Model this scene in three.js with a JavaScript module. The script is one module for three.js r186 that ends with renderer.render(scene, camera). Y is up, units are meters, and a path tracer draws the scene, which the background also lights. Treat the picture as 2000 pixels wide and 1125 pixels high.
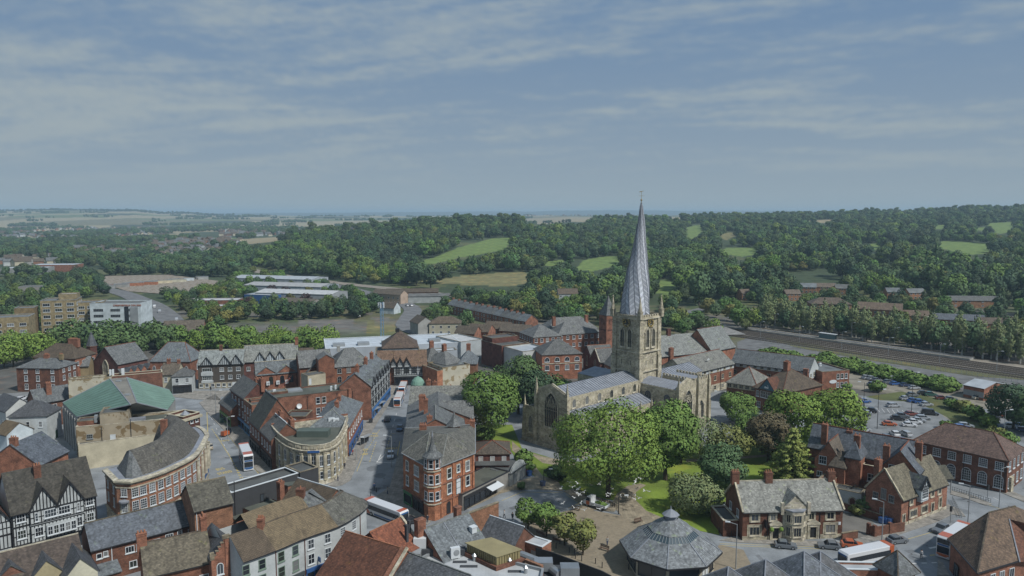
import * as THREE from 'three';
import {mergeGeometries} from 'three/addons/utils/BufferGeometryUtils.js';
import {ImprovedNoise} from 'three/addons/math/ImprovedNoise.js';
import {FontLoader} from 'three/addons/loaders/FontLoader.js';
import {TextGeometry} from 'three/addons/geometries/TextGeometry.js';
// camera, sky, sun, exposure
const scene=new THREE.Scene();
const CAM_H=65,FPX=1430,PITCH=Math.atan2(562.5 - 418,FPX);
const camera=new THREE.PerspectiveCamera(2*Math.atan2(562.5,FPX)* 180/Math.PI,16/9,1,60000);
camera.position.set(0,CAM_H,0);
camera.lookAt(0,CAM_H - Math.tan(PITCH)* 100,-100);
const renderer=new THREE.WebGLRenderer({antialias: true});
renderer.toneMapping=THREE.LinearToneMapping;
renderer.toneMappingExposure=0.78;
renderer.shadowMap.enabled=true;
const SUN=new THREE.Vector3(Math.sin(2.18)* Math.cos(0.84),Math.sin(0.84),-Math.cos(2.18)* Math.cos(0.84));
const sun=new THREE.DirectionalLight(new THREE.Color(1,0.985,0.95),5);
sun.position.copy(SUN).multiplyScalar(900).add(new THREE.Vector3(0,0,-250));
sun.target.position.set(0,0,-250);scene.add(sun.target);
sun.castShadow=true;sun.shadow.radius=6;
Object.assign(sun.shadow.camera,{left: -500,right: 500,top: 400,bottom: -400,near: 10,far: 2000});
sun.shadow.mapSize.set(4096,4096);
scene.add(sun);
scene.fog=new THREE.FogExp2(new THREE.Color(0.60,0.83,1.0),0.00013);
const SKY_GAIN=0.60;
const noise=new ImprovedNoise();
function fbm(x,y,z,o=4){let s=0,a=0.5,f=1;for(let i=0;i<o;i++){s+=a*noise.noise(x*f,y*f,z*f);a *= 0.5;f *= 2.03;}return s;}
const smooth =(a,b,x)=>{const t=Math.min(1,Math.max(0,(x - a)/(b - a)));return t*t *(3 - 2*t);};
const lerp =(a,b,t)=> a +(b - a)* t;
(function makeSky(){
const W=2048,H=1024,d=new Float32Array(W*H*4);
for(let j=0;j<H;j++){
const el =(j + 0.5)/ H*Math.PI - Math.PI/2;
const se=Math.sin(el),ce=Math.cos(el);
for(let i=0;i<W;i++){
const k =(j*W + i)* 4,az =((i + 0.5)/ W - 0.5)* 2*Math.PI;
const x=Math.cos(az)* ce,z=Math.sin(az)* ce,up=Math.max(se,0);
let r,g,b;
const t=Math.pow(Math.min(1,up/0.42),0.6);
r=lerp(0.76,0.20,t);g=lerp(0.90,0.43,t);b=lerp(0.94,0.83,t);
if(se>0.005){
const q=1 /(se + 0.06),px=x*q,pz=z*q;
const w=fbm(px*0.3 + 3.1,pz*0.3,1.7,4)* 1.3;
const u=px*0.96 + pz*0.28,v=pz*0.96 - px*0.28;
let c=fbm(u*0.22 + w*0.5,v*0.55 + w*0.8,5.2,6)* 1.5 + 0.36;
c+=fbm(u*0.9 + w,v*2.4 + w*2,9.4,6)* 0.75;
c+=fbm(u*3.5 + w*3,v*7 + w*4,2.2,5)* 0.42 + fbm(u*12,v*26,7.7,4)* 0.3;
c=smooth(0.1,0.88,c)* smooth(0.0,0.10,se)* 0.92;
r=lerp(r,0.75,c);g=lerp(g,0.88,c);b=lerp(b,0.94,c);
}
if(se<0){const m=smooth(0,-0.2,se);r=lerp(r,0.14,m);g=lerp(g,0.16,m);b=lerp(b,0.15,m);}
d[k]= r*SKY_GAIN;d[k + 1]= g*SKY_GAIN;d[k + 2]= b*SKY_GAIN;d[k + 3]= 1;
}
}
const tex=new THREE.DataTexture(d,W,H,THREE.RGBAFormat,THREE.FloatType);
tex.mapping=THREE.EquirectangularReflectionMapping;tex.magFilter=THREE.LinearFilter;tex.needsUpdate=true;
scene.background=tex;scene.environment=tex;
})();
// small tools
function rng(seed){let a=seed >>> 0;return()=>{a =(a + 0x6D2B79F5)| 0;let t=Math.imul(a ^(a >>> 15),1 | a);t =(t + Math.imul(t ^(t >>> 7),61 | t))^ t;return((t ^(t >>> 14))>>> 0)/ 4294967296;};}
const R=rng(20240611),rr =(a,b)=> a +(b - a)* R(),pick=a=>a[Math.floor(R()* a.length)];
const CP=Math.cos(PITCH),SP=Math.sin(PITCH);
function ray(px,py){
const u =(px - 1000)/ FPX,v =(562.5 - py)/ FPX;
return new THREE.Vector3(u,v*CP - SP,-(CP + v*SP));
}
function at(px,py,h=0){
const r=ray(px,py),t =(h - CAM_H)/ r.y;
return new THREE.Vector3(r.x*t,h,r.z*t);
}
function toPx(p){const z=-(p.z),y=p.y - CAM_H;const f=z*CP - y*SP,v=y*CP + z*SP;return[1000 + FPX*p.x/f,562.5 - FPX*v/f];}
const taken ={};
function numbered(n){if(!(n in taken)){taken[n]= 0;return n;}taken[n]++;return n + '_' + String(taken[n]).padStart(3,'0');}
function tag(o,label,category,group,kind){
if(label)o.userData.label=label;if(category)o.userData.category=category;
if(group)o.userData.group=group;if(kind)o.userData.kind=kind;return o;
}
function sh(m){m.castShadow=true;m.receiveShadow=true;return m;}
function base(name,label,category,pos =[0,0,0],turn=0,group){
const o=new THREE.Group();o.name=numbered(name);o.position.set(...pos);o.rotation.y=turn;scene.add(o);
return tag(o,label,category,group);
}
function copyOf(o,name,label,pos,turn=0,s=1,group){
const c=o.clone();c.name=numbered(name);c.position.set(...pos);c.rotation.y=turn;c.scale.setScalar(s);scene.add(c);
c.userData ={...o.userData};tag(c,label,null,group);return c;
}
class Geo{
constructor(){this.p =[];this.n =[];this.u =[];}
tri(a,b,c){
const ux=b[0]- a[0],uy=b[1]- a[1],uz=b[2]- a[2],vx=c[0]- a[0],vy=c[1]- a[1],vz=c[2]- a[2];
let nx=uy*vz - uz*vy,ny=uz*vx - ux*vz,nz=ux*vy - uy*vx;const l=Math.hypot(nx,ny,nz)|| 1;nx /= l;ny /= l;nz /= l;
let t,bt;
if(Math.abs(ny)> 0.985){t =[1,0,0];bt =[0,0,-1];}
else{const m=Math.hypot(nz,nx);t =[nz/m,0,-nx/m];bt =[ny*t[2],nz*t[0]- nx*t[2],-ny*t[0]];if(bt[1]< 0)bt=bt.map(q=>-q);}
for(const q of[a,b,c]){
this.p.push(q[0],q[1],q[2]);this.n.push(nx,ny,nz);
this.u.push(q[0]* t[0]+ q[1]* t[1]+ q[2]* t[2],q[0]* bt[0]+ q[1]* bt[1]+ q[2]* bt[2]);
}
return this;
}
poly(...v){for(let i=1;i<v.length - 1;i++)this.tri(v[0],v[i],v[i + 1]);return this;}
both(...v){this.poly(...v);this.poly(...v.slice().reverse());return this;}
box(x0,y0,z0,x1,y1,z1){
const a =[x0,y0,z0],b =[x1,y0,z0],c =[x1,y1,z0],d =[x0,y1,z0],e =[x0,y0,z1],f =[x1,y0,z1],g =[x1,y1,z1],h =[x0,y1,z1];
return this.poly(e,f,g,h).poly(b,a,d,c).poly(f,b,c,g).poly(a,e,h,d).poly(h,g,c,d).poly(a,b,f,e);
}
cbox(cx,y0,cz,w,h,d){return this.box(cx - w/2,y0,cz - d/2,cx + w/2,y0 + h,cz + d/2);}
bar(a,b,r,sides=4,r2=r){
const A=new THREE.Vector3(...a),B=new THREE.Vector3(...b),D=B.clone().sub(A).normalize();
const U=Math.abs(D.y)> 0.9?new THREE.Vector3(1,0,0): new THREE.Vector3(0,1,0);const S=new THREE.Vector3().crossVectors(D,U).normalize(),T=new THREE.Vector3().crossVectors(S,D);
const ring =(P,q)=> Array.from({length: sides},(_,i)=>{const an =(i + 0.5)/ sides*2*Math.PI;return P.clone().addScaledVector(S,q*Math.cos(an)).addScaledVector(T,q*Math.sin(an)).toArray();});
const p=ring(A,r),q=ring(B,r2);
for(let i=0;i<sides;i++){const j =(i + 1)% sides;this.poly(p[j],p[i],q[i],q[j]);}
this.poly(...p);this.poly(...q.slice().reverse());return this;
}
prism(pts,y0,y1,cap=true){
pts=ccw(pts);const n=pts.length;
for(let i=0;i<n;i++){const[ax,az]= pts[i],[bx,bz]= pts[(i + 1)% n];this.poly([ax,y0,az],[bx,y0,bz],[bx,y1,bz],[ax,y1,az]);}
if(cap){this.cap(pts,y1,true);this.cap(pts,y0,false);}return this;
}
cap(pts,y,up=true){
const v=pts.map(q=>new THREE.Vector2(q[0],q[1]));const f=THREE.ShapeUtils.triangulateShape(v,[]);
for(const[a,b,c]of f){
const A =[pts[a][0],y,pts[a][1]],B =[pts[b][0],y,pts[b][1]],C =[pts[c][0],y,pts[c][1]];
const s =(B[0]- A[0])*(C[2]- A[2])-(B[2]- A[2])*(C[0]- A[0]);
(s<0)=== up?this.tri(A,B,C): this.tri(A,C,B);
}
return this;
}
lathe(prof,n,cx=0,cz=0,rot=0){
for(let k=0;k<prof.length - 1;k++)for(let i=0;i<n;i++){
const a=rot + i/n*2*Math.PI,b=rot +(i + 1)/ n*2*Math.PI,[r0,y0]= prof[k],[r1,y1]= prof[k + 1];
const P =(r,y,t)=>[cx + r*Math.sin(t),y,cz + r*Math.cos(t)];
if(r0>1e-4)this.tri(P(r0,y0,a),P(r0,y0,b),P(r1,y1,b));if(r1>1e-4)this.tri(P(r0,y0,a),P(r1,y1,b),P(r1,y1,a));
}
return this;
}
geometry(){
const g=new THREE.BufferGeometry();
g.setAttribute('position',new THREE.Float32BufferAttribute(this.p,3));g.setAttribute('normal',new THREE.Float32BufferAttribute(this.n,3));g.setAttribute('uv',new THREE.Float32BufferAttribute(this.u,2));
return g;
}
build(name,mat,parent){const m=sh(new THREE.Mesh(this.geometry(),mat));m.name=parent?name:numbered(name);(parent||scene).add(m);return m;}
}
function area2(pts){let s=0;for(let i=0;i<pts.length;i++){const a=pts[i],b=pts[(i + 1)% pts.length];s+=a[0]* b[1]- b[0]* a[1];}return s;}
function ccw(pts){return area2(pts)> 0?pts.slice().reverse(): pts;}
function inPoly(x,z,P){let c=false;for(let i=0,j=P.length - 1;i<P.length;j=i++){const[xi,zi]= P[i],[xj,zj]= P[j];if((zi>z)!==(zj>z)&& x <(xj - xi)*(z - zi)/(zj - zi)+ xi)c=!c;}return c;}
// materials
function tex(size,metres,fn,srgb=true){
const d=new Uint8Array(size*size*4);
for(let j=0;j<size;j++)for(let i=0;i<size;i++){
const c=fn(i/size,j/size,i,j),k =(j*size + i)* 4;
d[k]= Math.max(0,Math.min(255,c[0]* 255));d[k + 1]= Math.max(0,Math.min(255,c[1]* 255));d[k + 2]= Math.max(0,Math.min(255,c[2]* 255));d[k + 3]= 255;
}
const t=new THREE.DataTexture(d,size,size);t.wrapS=t.wrapT=THREE.RepeatWrapping;t.magFilter=THREE.LinearFilter;t.minFilter=THREE.LinearMipmapLinearFilter;t.generateMipmaps=true;
t.repeat.set(1/metres,1/metres);if(srgb)t.colorSpace=THREE.SRGBColorSpace;t.needsUpdate=true;return t;
}
function pf(u,v,f,o=4,s=0){
let r=0,a=0.5;
for(let i=0;i<o;i++){
const n =(x,y)=> noise.noise(x*f + s*7.3,y*f + s*3.1,s + i*5.7);
r+=a *((n(u,v)*(1 - u)+ n(u - 1,v)* u)*(1 - v)+(n(u,v - 1)*(1 - u)+ n(u - 1,v - 1)* u)* v);a *= 0.55;f *= 2;
}
return r;
}
const h2 =(i,j,s=0)=>{const x=Math.sin(i*127.1 + j*311.7 + s*74.7)* 43758.5453;return x - Math.floor(x);};
const T ={
brick: tex(512,9,(u,v,i,j)=>{
const row=Math.floor(v*120),col=Math.floor(u*40 +(row % 2)* 0.5),t=0.82 + 0.22 *(h2(row,col)- 0.5)+ 0.5*pf(u,v,5,4,1)+ 0.22*pf(u,v,24,3,2);
const lime=smooth(0.16,0.42,pf(u,v,4,4,9))* 0.12;
return[t + lime,t*0.99 + lime*1.2,t*0.98 + lime*1.4];
}),
slate: tex(512,10,(u,v,i,j)=>{
const row=Math.floor(v*40),f=v*40 - row,col=Math.floor(u*32 +(row % 2)* 0.5);
let t=0.80 + 0.22 *(h2(row,col,3)- 0.5)+(h2(row,col,13)> 0.985?0.25:0)+ 0.34*pf(u,v,5,4,3)+ 0.18*pf(u,v,18,3,4)+ 0.22*pf(u,v*0.12,26,2,15);if(f<0.2)t *= 0.76;
const moss=smooth(0.14,0.4,pf(u,v,7,4,6))* 0.13;
return[t + moss*0.6,t + moss,t - moss*0.4];
}),
pantile: tex(512,6,(u,v,i,j)=>{
const row=Math.floor(v*18),f=v*18 - row,cu=u*24 - Math.floor(u*24);
let t=0.84 + 0.14 *(h2(row,Math.floor(u*24),5)- 0.5)+ 0.35*pf(u,v,4,4,5);if(f<0.2)t *= 0.72;t *= 0.9 + 0.12*Math.sin(cu*6.283);
return[t,t*0.99,t*0.97];
}),
stone: tex(512,10,(u,v,i,j)=>{
const row=Math.floor(v*28),f=v*28 - row,cu=u*16 +(row % 2)* 0.5,col=Math.floor(cu),g=cu - col;
let t=0.84 + 0.2 *(h2(row,col,8)- 0.5)+ 0.45*pf(u,v,4,4,11)+ 0.2*pf(u,v,20,3,12);if(f<0.09||g<0.05)t *= 0.85;
const soot=smooth(0.1,0.4,pf(u,v,6,4,14))* 0.28;t *= 1 - soot;
return[t,t *(1 - 0.02*h2(row,col,2)),t *(0.97 - 0.05*h2(row,col,4))];
}),
render: tex(512,12,(u,v)=>{const t=0.9 + 0.28*pf(u,v,4,5,21)+ 0.12*pf(u,v,30,2,22);return[t,t,t*0.985];}),
peel: tex(512,14,(u,v)=>{
const t=0.86 + 0.2*pf(u,v,5,4,31),m=smooth(0.06,0.11,pf(u,v,5,5,33)),b=smooth(0.2,0.26,pf(u,v,4,5,36));
return[lerp(lerp(t,t*0.78,m),0.62,b),lerp(lerp(t,t*0.72,m),0.42,b),lerp(lerp(t,t*0.62,m),0.33,b)];
}),
asphalt: tex(512,22,(u,v,i,j)=>{const patch=smooth(0.10,0.12,pf(u,v,3,2,44))* 0.12,t=0.86 - patch + 0.34*pf(u,v,4,5,41)+ 0.14 *(h2(i,j)- 0.5)+ 0.1*pf(u,v,40,2,42);return[t,t,t];}),
paving: tex(512,9,(u,v,i,j)=>{const a=Math.floor(u*15),b=Math.floor(v*15),fx=u*15 - a,fy=v*15 - b;let t=0.86 + 0.14 *(h2(a,b,6)- 0.5)+ 0.26*pf(u,v,4,4,51);if(fx<0.07||fy<0.07)t *= 0.84;return[t,t*0.99,t*0.97];}),
sett: tex(512,8,(u,v,i,j)=>{const b=Math.floor(v*40),a=Math.floor(u*20 +(b % 2)* 0.5),t=0.88 + 0.1 *(h2(a,b,7)- 0.5)+ 0.14*pf(u,v,4,4,55);return[t,t*0.98,t*0.95];}),
grass: tex(512,40,(u,v,i,j)=>{const t=0.82 + 0.4*pf(u,v,5,5,61)+ 0.2 *(h2(i,j,2)- 0.5),d=smooth(0.05,0.4,pf(u,v,6,4,63));return[t *(1 + d*0.5),t *(1 + d*0.12),t];}),
metal: tex(256,12,(u,v)=>{const t=0.9 + 0.2*pf(u,v,4,4,71)+ 0.06*pf(u,0.3,40,2,72);return[t,t,t];}),
lead: tex(256,10,(u,v)=>{const t=0.86 + 0.3*pf(u,v,5,4,75)+ 0.15*pf(u,v,20,2,76);return[t,t,t*1.01];}),
};
const lin =(r,g,b)=> new THREE.Color().setRGB(r,g,b);
const mcache ={};
function mat(kind,r,g,b,rough=0.9,extra ={}){
const key=kind +[r,g,b,rough].join()+ JSON.stringify(extra);
return mcache[key]||= new THREE.MeshStandardMaterial({color: lin(r,g,b),roughness: rough,metalness: 0,map: T[kind]|| null,...extra});
}
const M ={
redBrick: mat('brick',0.33,0.148,0.092),brownBrick: mat('brick',0.21,0.095,0.06),darkBrick: mat('brick',0.15,0.06,0.045),paleBrick: mat('brick',0.33,0.17,0.10),orangeBrick: mat('brick',0.45,0.19,0.10),tanBrick: mat('brick',0.32,0.25,0.135),
slate: mat('slate',0.19,0.20,0.20,0.75),darkSlate: mat('slate',0.13,0.14,0.155,0.7),paleSlate: mat('slate',0.31,0.32,0.295,0.8),brownTile: mat('slate',0.16,0.125,0.09,0.85),redTile: mat('slate',0.30,0.105,0.055,0.85),rustTile: mat('slate',0.20,0.085,0.05,0.85),pantile: mat('pantile',0.27,0.21,0.13,0.85),brownPan: mat('pantile',0.17,0.13,0.09,0.85),
stone: mat('stone',0.53,0.485,0.395),paleStone: mat('stone',0.57,0.53,0.45),darkStone: mat('stone',0.28,0.24,0.18),
white: mat('render',0.50,0.53,0.545),cream: mat('render',0.54,0.49,0.37),tan: mat('render',0.36,0.29,0.17),greyRender: mat('render',0.36,0.36,0.35),peel: mat('peel',0.52,0.46,0.34),black: mat('render',0.035,0.036,0.04),charcoal: mat('render',0.06,0.065,0.075),
lead: mat('lead',0.30,0.32,0.35,0.55),felt: mat('asphalt',0.11,0.115,0.11),greenFelt: mat('asphalt',0.115,0.125,0.10),greyRoof: mat('asphalt',0.19,0.20,0.20),whiteRoof: mat('metal',0.50,0.52,0.53,0.6),greenSheet: mat('metal',0.16,0.27,0.21,0.6),
whitePaint: mat('',0.56,0.59,0.60,0.5),blackPaint: mat('',0.02,0.02,0.022,0.5),bluePaint: mat('',0.03,0.09,0.24,0.5),greyMetal: mat('metal',0.30,0.32,0.33,0.5),steel: mat('metal',0.45,0.47,0.48,0.4,{metalness: 0.6}),
glass: new THREE.MeshPhysicalMaterial({color: lin(0.018,0.022,0.028),roughness: 0.12,metalness: 0,ior: 1.55,specularIntensity: 1}),copper: mat('lead',0.20,0.36,0.27,0.7),bark: mat('stone',0.09,0.07,0.05),pot: mat('',0.34,0.15,0.08,0.9),rubber: mat('',0.018,0.018,0.018,0.8),
};
// terrain
function table(xs,ys){return x =>{if(x<=xs[0])return ys[0];for(let i=1;i<xs.length;i++)if(x<=xs[i]){const t =(x - xs[i - 1])/(xs[i]- xs[i - 1]),s=t*t *(3 - 2*t);return lerp(ys[i - 1],ys[i],s);}return ys[ys.length - 1];};}
const hillTop=table([330,450,600,760,900,1000,1100,1250,1400,1600,1750,1900,2000,2300],[0,9,22,35,45,47,39,44,50,57,61,69,72,74]);
const hillDist=table([450,700,1000,1250,1600,2000],[1100,1350,1500,1850,2000,2050]);
const hillFoot=table([450,700,900,1200,1500,2000],[820,700,640,560,520,500]);
const farTop=table([-200,150,260,330,450,600,900,1400,2000],[86,92,88,68,52,46,46,52,60]);
const rimTop=table([-200,300,600,800,1000,1200,1500,1700,2000],[60,66,88,104,112,128,126,110,118]);
const colOf =(x,d)=> 1000 + FPX*x/Math.max(d,30)* 1.0;
function terr(x,z){
const d=-z;if(d<440)return 0;
const u=Math.max(-300,Math.min(2300,colOf(x,d))),hd=hillDist(u),hf=hillFoot(u),ht=hillTop(u);
let h=0;
const s=Math.min(1,Math.max(0,(d - hf)/(hd - hf)));
h=ht*Math.pow(s,1.12)*(1 - 0.08*Math.sin(s*Math.PI));
if(d>hd)h=lerp(h,Math.min(h,lerp(6,58,smooth(900,1250,u))),smooth(hd,hd + 900,d));
const f=smooth(2600,6200,d),far=lerp(h,farTop(u),f);
h=d>2600?far:h;
if(d>6200)h=lerp(h,farTop(u)- 25,smooth(6200,8500,d));
if(d>9000)h=lerp(h,rimTop(u),smooth(9000,13500,d));
const w=smooth(600,1100,d);h+=w *(fbm(x*0.0022,z*0.0022,4.4,3)* lerp(7,16,smooth(2500,7000,d)));
h+=smooth(10500,13500,d)* fbm(x*0.0004,2.2,7,3)* 30;
return h;
}
function hit(px,py){
const r=ray(px,py);let t=300;
for(let i=0;i<4000;i++){const y=CAM_H + r.y*t;if(y<terr(r.x*t,r.z*t))break;t+=Math.max(1.5,t*0.003);if(t>15000)break;}
return[r.x*t,r.z*t];
}
const FIELDS =[
[[[788,519],[850,503],[895,484],[960,466],[997,464],[990,486],[955,494],[900,503],[840,518]],'meadow'],
[[[1122,528],[1140,508],[1175,502],[1214,500],[1208,516],[1160,530]],'meadow'],[[[1060,512],[1100,508],[1098,518],[1062,520]],'meadow'],
[[[1282,572],[1286,548],[1318,548],[1330,558],[1300,578]],'meadow'],[[[1400,494],[1420,484],[1476,483],[1476,497],[1450,502]],'meadow'],
[[[1338,446],[1350,441],[1374,440],[1370,456],[1352,468],[1342,462]],'meadow'],[[[1400,458],[1440,452],[1442,458],[1418,470]],'dry'],
[[[1670,483],[1722,474],[1720,487],[1690,489]],'meadow'],[[[1812,474],[1850,471],[1945,477],[1925,495],[1900,498],[1850,489]],'meadow'],[[[1812,447],[1830,440],[1862,439],[1840,448]],'meadow'],
[[[1925,436],[1985,433],[1972,453],[1950,458]],'meadow'],[[[1985,450],[2010,445],[2010,458]],'meadow'],[[[1900,446],[1925,443],[1920,452]],'meadow'],
[[[790,552],[860,546],[900,539],[960,534],[1020,530],[1050,548],[1000,560],[900,556]],'dry'],
[[[1015,430],[1050,426],[1160,424],[1140,434],[1030,436]],'straw'],[[[1280,424],[1340,424],[1330,429]],'straw'],[[[1550,432],[1640,428],[1610,436]],'straw'],
[[[318,474],[440,463],[470,466],[380,480]],'meadow'],[[[205,466],[350,455],[352,460],[230,472]],'straw'],[[[445,470],[560,462],[540,472],[460,478]],'straw'],
[[[440,640],[480,632],[600,625],[680,622],[720,640],[600,652],[480,655]],'gravel'],[[[600,655],[700,640],[760,630],[790,640],[800,655]],'dry'],
].map(([p,k])=>[p.map(q=>hit(...q)),k,p]);
const HILLF=FIELDS.slice(0,-2),SHOWN =[];
const hidesField =(x,z,h)=>{const y=terr(x,z);for(const[dx,f]of[[0,0.25],[0,0.6],[0,0.97],[-5,0.6],[5,0.6]]){const[u,v]= toPx(new THREE.Vector3(x + dx,y + h*f,z));for(const[,,P]of HILLF)if(inPoly(u,v,P))return true;for(const b of SHOWN)if(-z<b[0]- 6&&u>b[1]&& u<b[2]&& v>b[3]&& v<b[4])return true;}return false;};
const fieldAt =(x,z)=>{for(const[P,k]of FIELDS)if(inPoly(x,z,P))return k;return null;};
const FCOL ={meadow:[0.19,0.28,0.065],dry:[0.26,0.24,0.10],straw:[0.40,0.34,0.20],gravel:[0.20,0.19,0.17]};
function voronoi(x,z,s){const i=Math.floor(x/s),j=Math.floor(z/s);let b=1e9,r=0;for(let a=-1;a<2;a++)for(let c=-1;c<2;c++){const dx =(i + a + h2(i + a,j + c))* s - x,dz =(j + c + h2(i + a,j + c,5))* s - z,q=dx*dx + dz*dz;if(q<b){b=q;r=h2(i + a,j + c,9);}}return r;}
(function ground(){
const az =[];for(let i=0;i<=520;i++)az.push(-0.72 + 1.44*i/520);for(let i=1;i<24;i++)az.push(0.72 +(2*Math.PI - 1.44)* i/24);az.push(-0.72 + 2*Math.PI);
const ds =[0];for(let i=0;i<12;i++)ds.push(20 + i*36);for(let d=445;d<2600;d+=10)ds.push(d);for(let d=2640;d<17000;d *= 1.016)ds.push(d);
const nA=az.length,nD=ds.length,p=new Float32Array(nA*nD*3),c=new Float32Array(nA*nD*3),uv=new Float32Array(nA*nD*2),idx =[];
for(let j=0;j<nD;j++)for(let i=0;i<nA;i++){
const k=j*nA + i,ahead=az[i]< 0.75,d=ds[j]/(ahead?Math.max(0.6,Math.cos(az[i])): 0.75),x=Math.sin(az[i])* d,z=-Math.cos(az[i])* d;
const h=terr(x,z);p.set([x,h,z],k*3);uv.set([x,z],k*2);
let col;const f=fieldAt(x,z),dd=-z;
if(f)col=FCOL[f];
else if(dd<345)col =[0.14,0.135,0.12];else if(dd<520){const v=fbm(x*0.02,z*0.02,6,3);col=v>0.1 ?[0.19,0.18,0.15]: v>-0.05 ?[0.15,0.15,0.07]:[0.085,0.12,0.04];}
else if(dd>2500){const v=voronoi(x + 60*fbm(x*0.004,z*0.004,1,2),z,420);col=v<0.48 ?[0.42,0.37,0.22]: v<0.7 ?[0.16,0.21,0.07]: v<0.85 ?[0.22,0.21,0.11]:[0.05,0.075,0.03];if(dd>9500)col =[0.09,0.11,0.07];}
else col=fbm(x*0.008,z*0.008,3,3)> 0.12 ?[0.12,0.14,0.05]:[0.055,0.085,0.03];
c.set(col,k*3);
}
for(let j=0;j<nD - 1;j++)for(let i=0;i<nA - 1;i++){const a=j*nA + i,b=a + 1,e=a + nA,f=e + 1;idx.push(a,b,f,a,f,e);}
const g=new THREE.BufferGeometry();g.setAttribute('position',new THREE.BufferAttribute(p,3));g.setAttribute('color',new THREE.BufferAttribute(c,3));g.setAttribute('uv',new THREE.BufferAttribute(uv,2));g.setIndex(idx);g.computeVertexNormals();
const m=sh(new THREE.Mesh(g,new THREE.MeshStandardMaterial({vertexColors: true,roughness: 1,map: T.grass})));m.name='terrain';scene.add(m);
tag(m,'rolling green land with meadows and far straw fields',null,null,'structure');
})();
// trees
function leafCloud(lobes,count,size,rnd,opt ={}){
const p =[],c =[],N =[],area=lobes.map(l=>Math.pow(l[3]* l[4]* l[5],2/3)),tot=area.reduce((a,b)=> a + b,0);
let CW=0,y0=1e9,y1=-1e9;for(const l of lobes){CW=Math.max(CW,Math.abs(l[0])+ l[3],Math.abs(l[2])+ l[5]);y0=Math.min(y0,l[1]- l[4]);y1=Math.max(y1,l[1]+ l[4]);}const CY=y0*0.6 + y1*0.4,CH =(y1 - y0)/ 2;
const up=new THREE.Vector3(0,1,0),q=new THREE.Quaternion(),n=new THREE.Vector3(),e=new THREE.Vector3(),f=new THREE.Vector3();
lobes.forEach((l,li)=>{
const m=Math.round(count*area[li]/ tot),lt=0.9 + 0.22*rnd();
for(let i=0;i<m;i++){
const y=rnd()* 2 - 1,a=rnd()* 6.2832,s=Math.sqrt(1 - y*y);n.set(s*Math.cos(a),y,s*Math.sin(a));
const deep=1 - Math.pow(rnd(),2.2)* 0.42 +(rnd()< 0.12?rnd()* 0.14:0),X=l[0]+ n.x*l[3]* deep,Y=l[1]+ n.y*l[4]* deep,Z=l[2]+ n.z*l[5]* deep;
let inside=false;for(let k=0;k<lobes.length;k++)if(k!==li){const o=lobes[k],t =((X - o[0])/ o[3])** 2 +((Y - o[1])/ o[4])** 2 +((Z - o[2])/ o[5])** 2;if(t<0.45){inside=true;break;}}
if(inside)continue;
const ox=n.x,oy=n.y,oz=n.z;n.x +=(rnd()- 0.5)* 1.2;n.y +=(rnd()- 0.5)* 1.2 + 0.2;n.z +=(rnd()- 0.5)* 1.2;n.normalize();
q.setFromUnitVectors(up,n);const ang=rnd()* 6.2832,sz=size *(0.55 + 0.9*rnd()),asp=0.55 + 0.4*rnd();
e.set(Math.cos(ang),0,Math.sin(ang)).applyQuaternion(q).multiplyScalar(sz*0.62);f.set(-Math.sin(ang),0,Math.cos(ang)).applyQuaternion(q).multiplyScalar(sz*0.62*asp);
const dz=size*0.18 *(rnd()- 0.3),t=lt *(0.78 + 0.44*rnd()),w=rnd()* 0.16 - 0.05;
const A =[X + e.x,Y + e.y,Z + e.z],B =[X + f.x + n.x*dz,Y + f.y + n.y*dz,Z + f.z + n.z*dz],C =[X - e.x,Y - e.y,Z - e.z],D =[X - f.x + n.x*dz,Y - f.y + n.y*dz,Z - f.z + n.z*dz];
p.push(...A,...C,...B,...A,...D,...C);const tx=X/CW,ty =(Y - CY)/ CH,tz=Z/CW,mx=ox*0.75 + n.x*0.6 + tx*0.8,my=oy*0.75 + n.y*0.6 + ty*0.8 + 0.1,mz=oz*0.75 + n.z*0.6 + tz*0.8,ml=Math.hypot(mx,my,mz)|| 1;for(let k=0;k<6;k++){c.push(t *(1 + w),t,t *(1 - w));N.push(mx/ml,my/ml,mz/ml);}
}
});
const g=new THREE.BufferGeometry();g.setAttribute('position',new THREE.Float32BufferAttribute(p,3));g.setAttribute('color',new THREE.Float32BufferAttribute(c,3));g.setAttribute('normal',new THREE.Float32BufferAttribute(N,3));return g;
}
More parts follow.
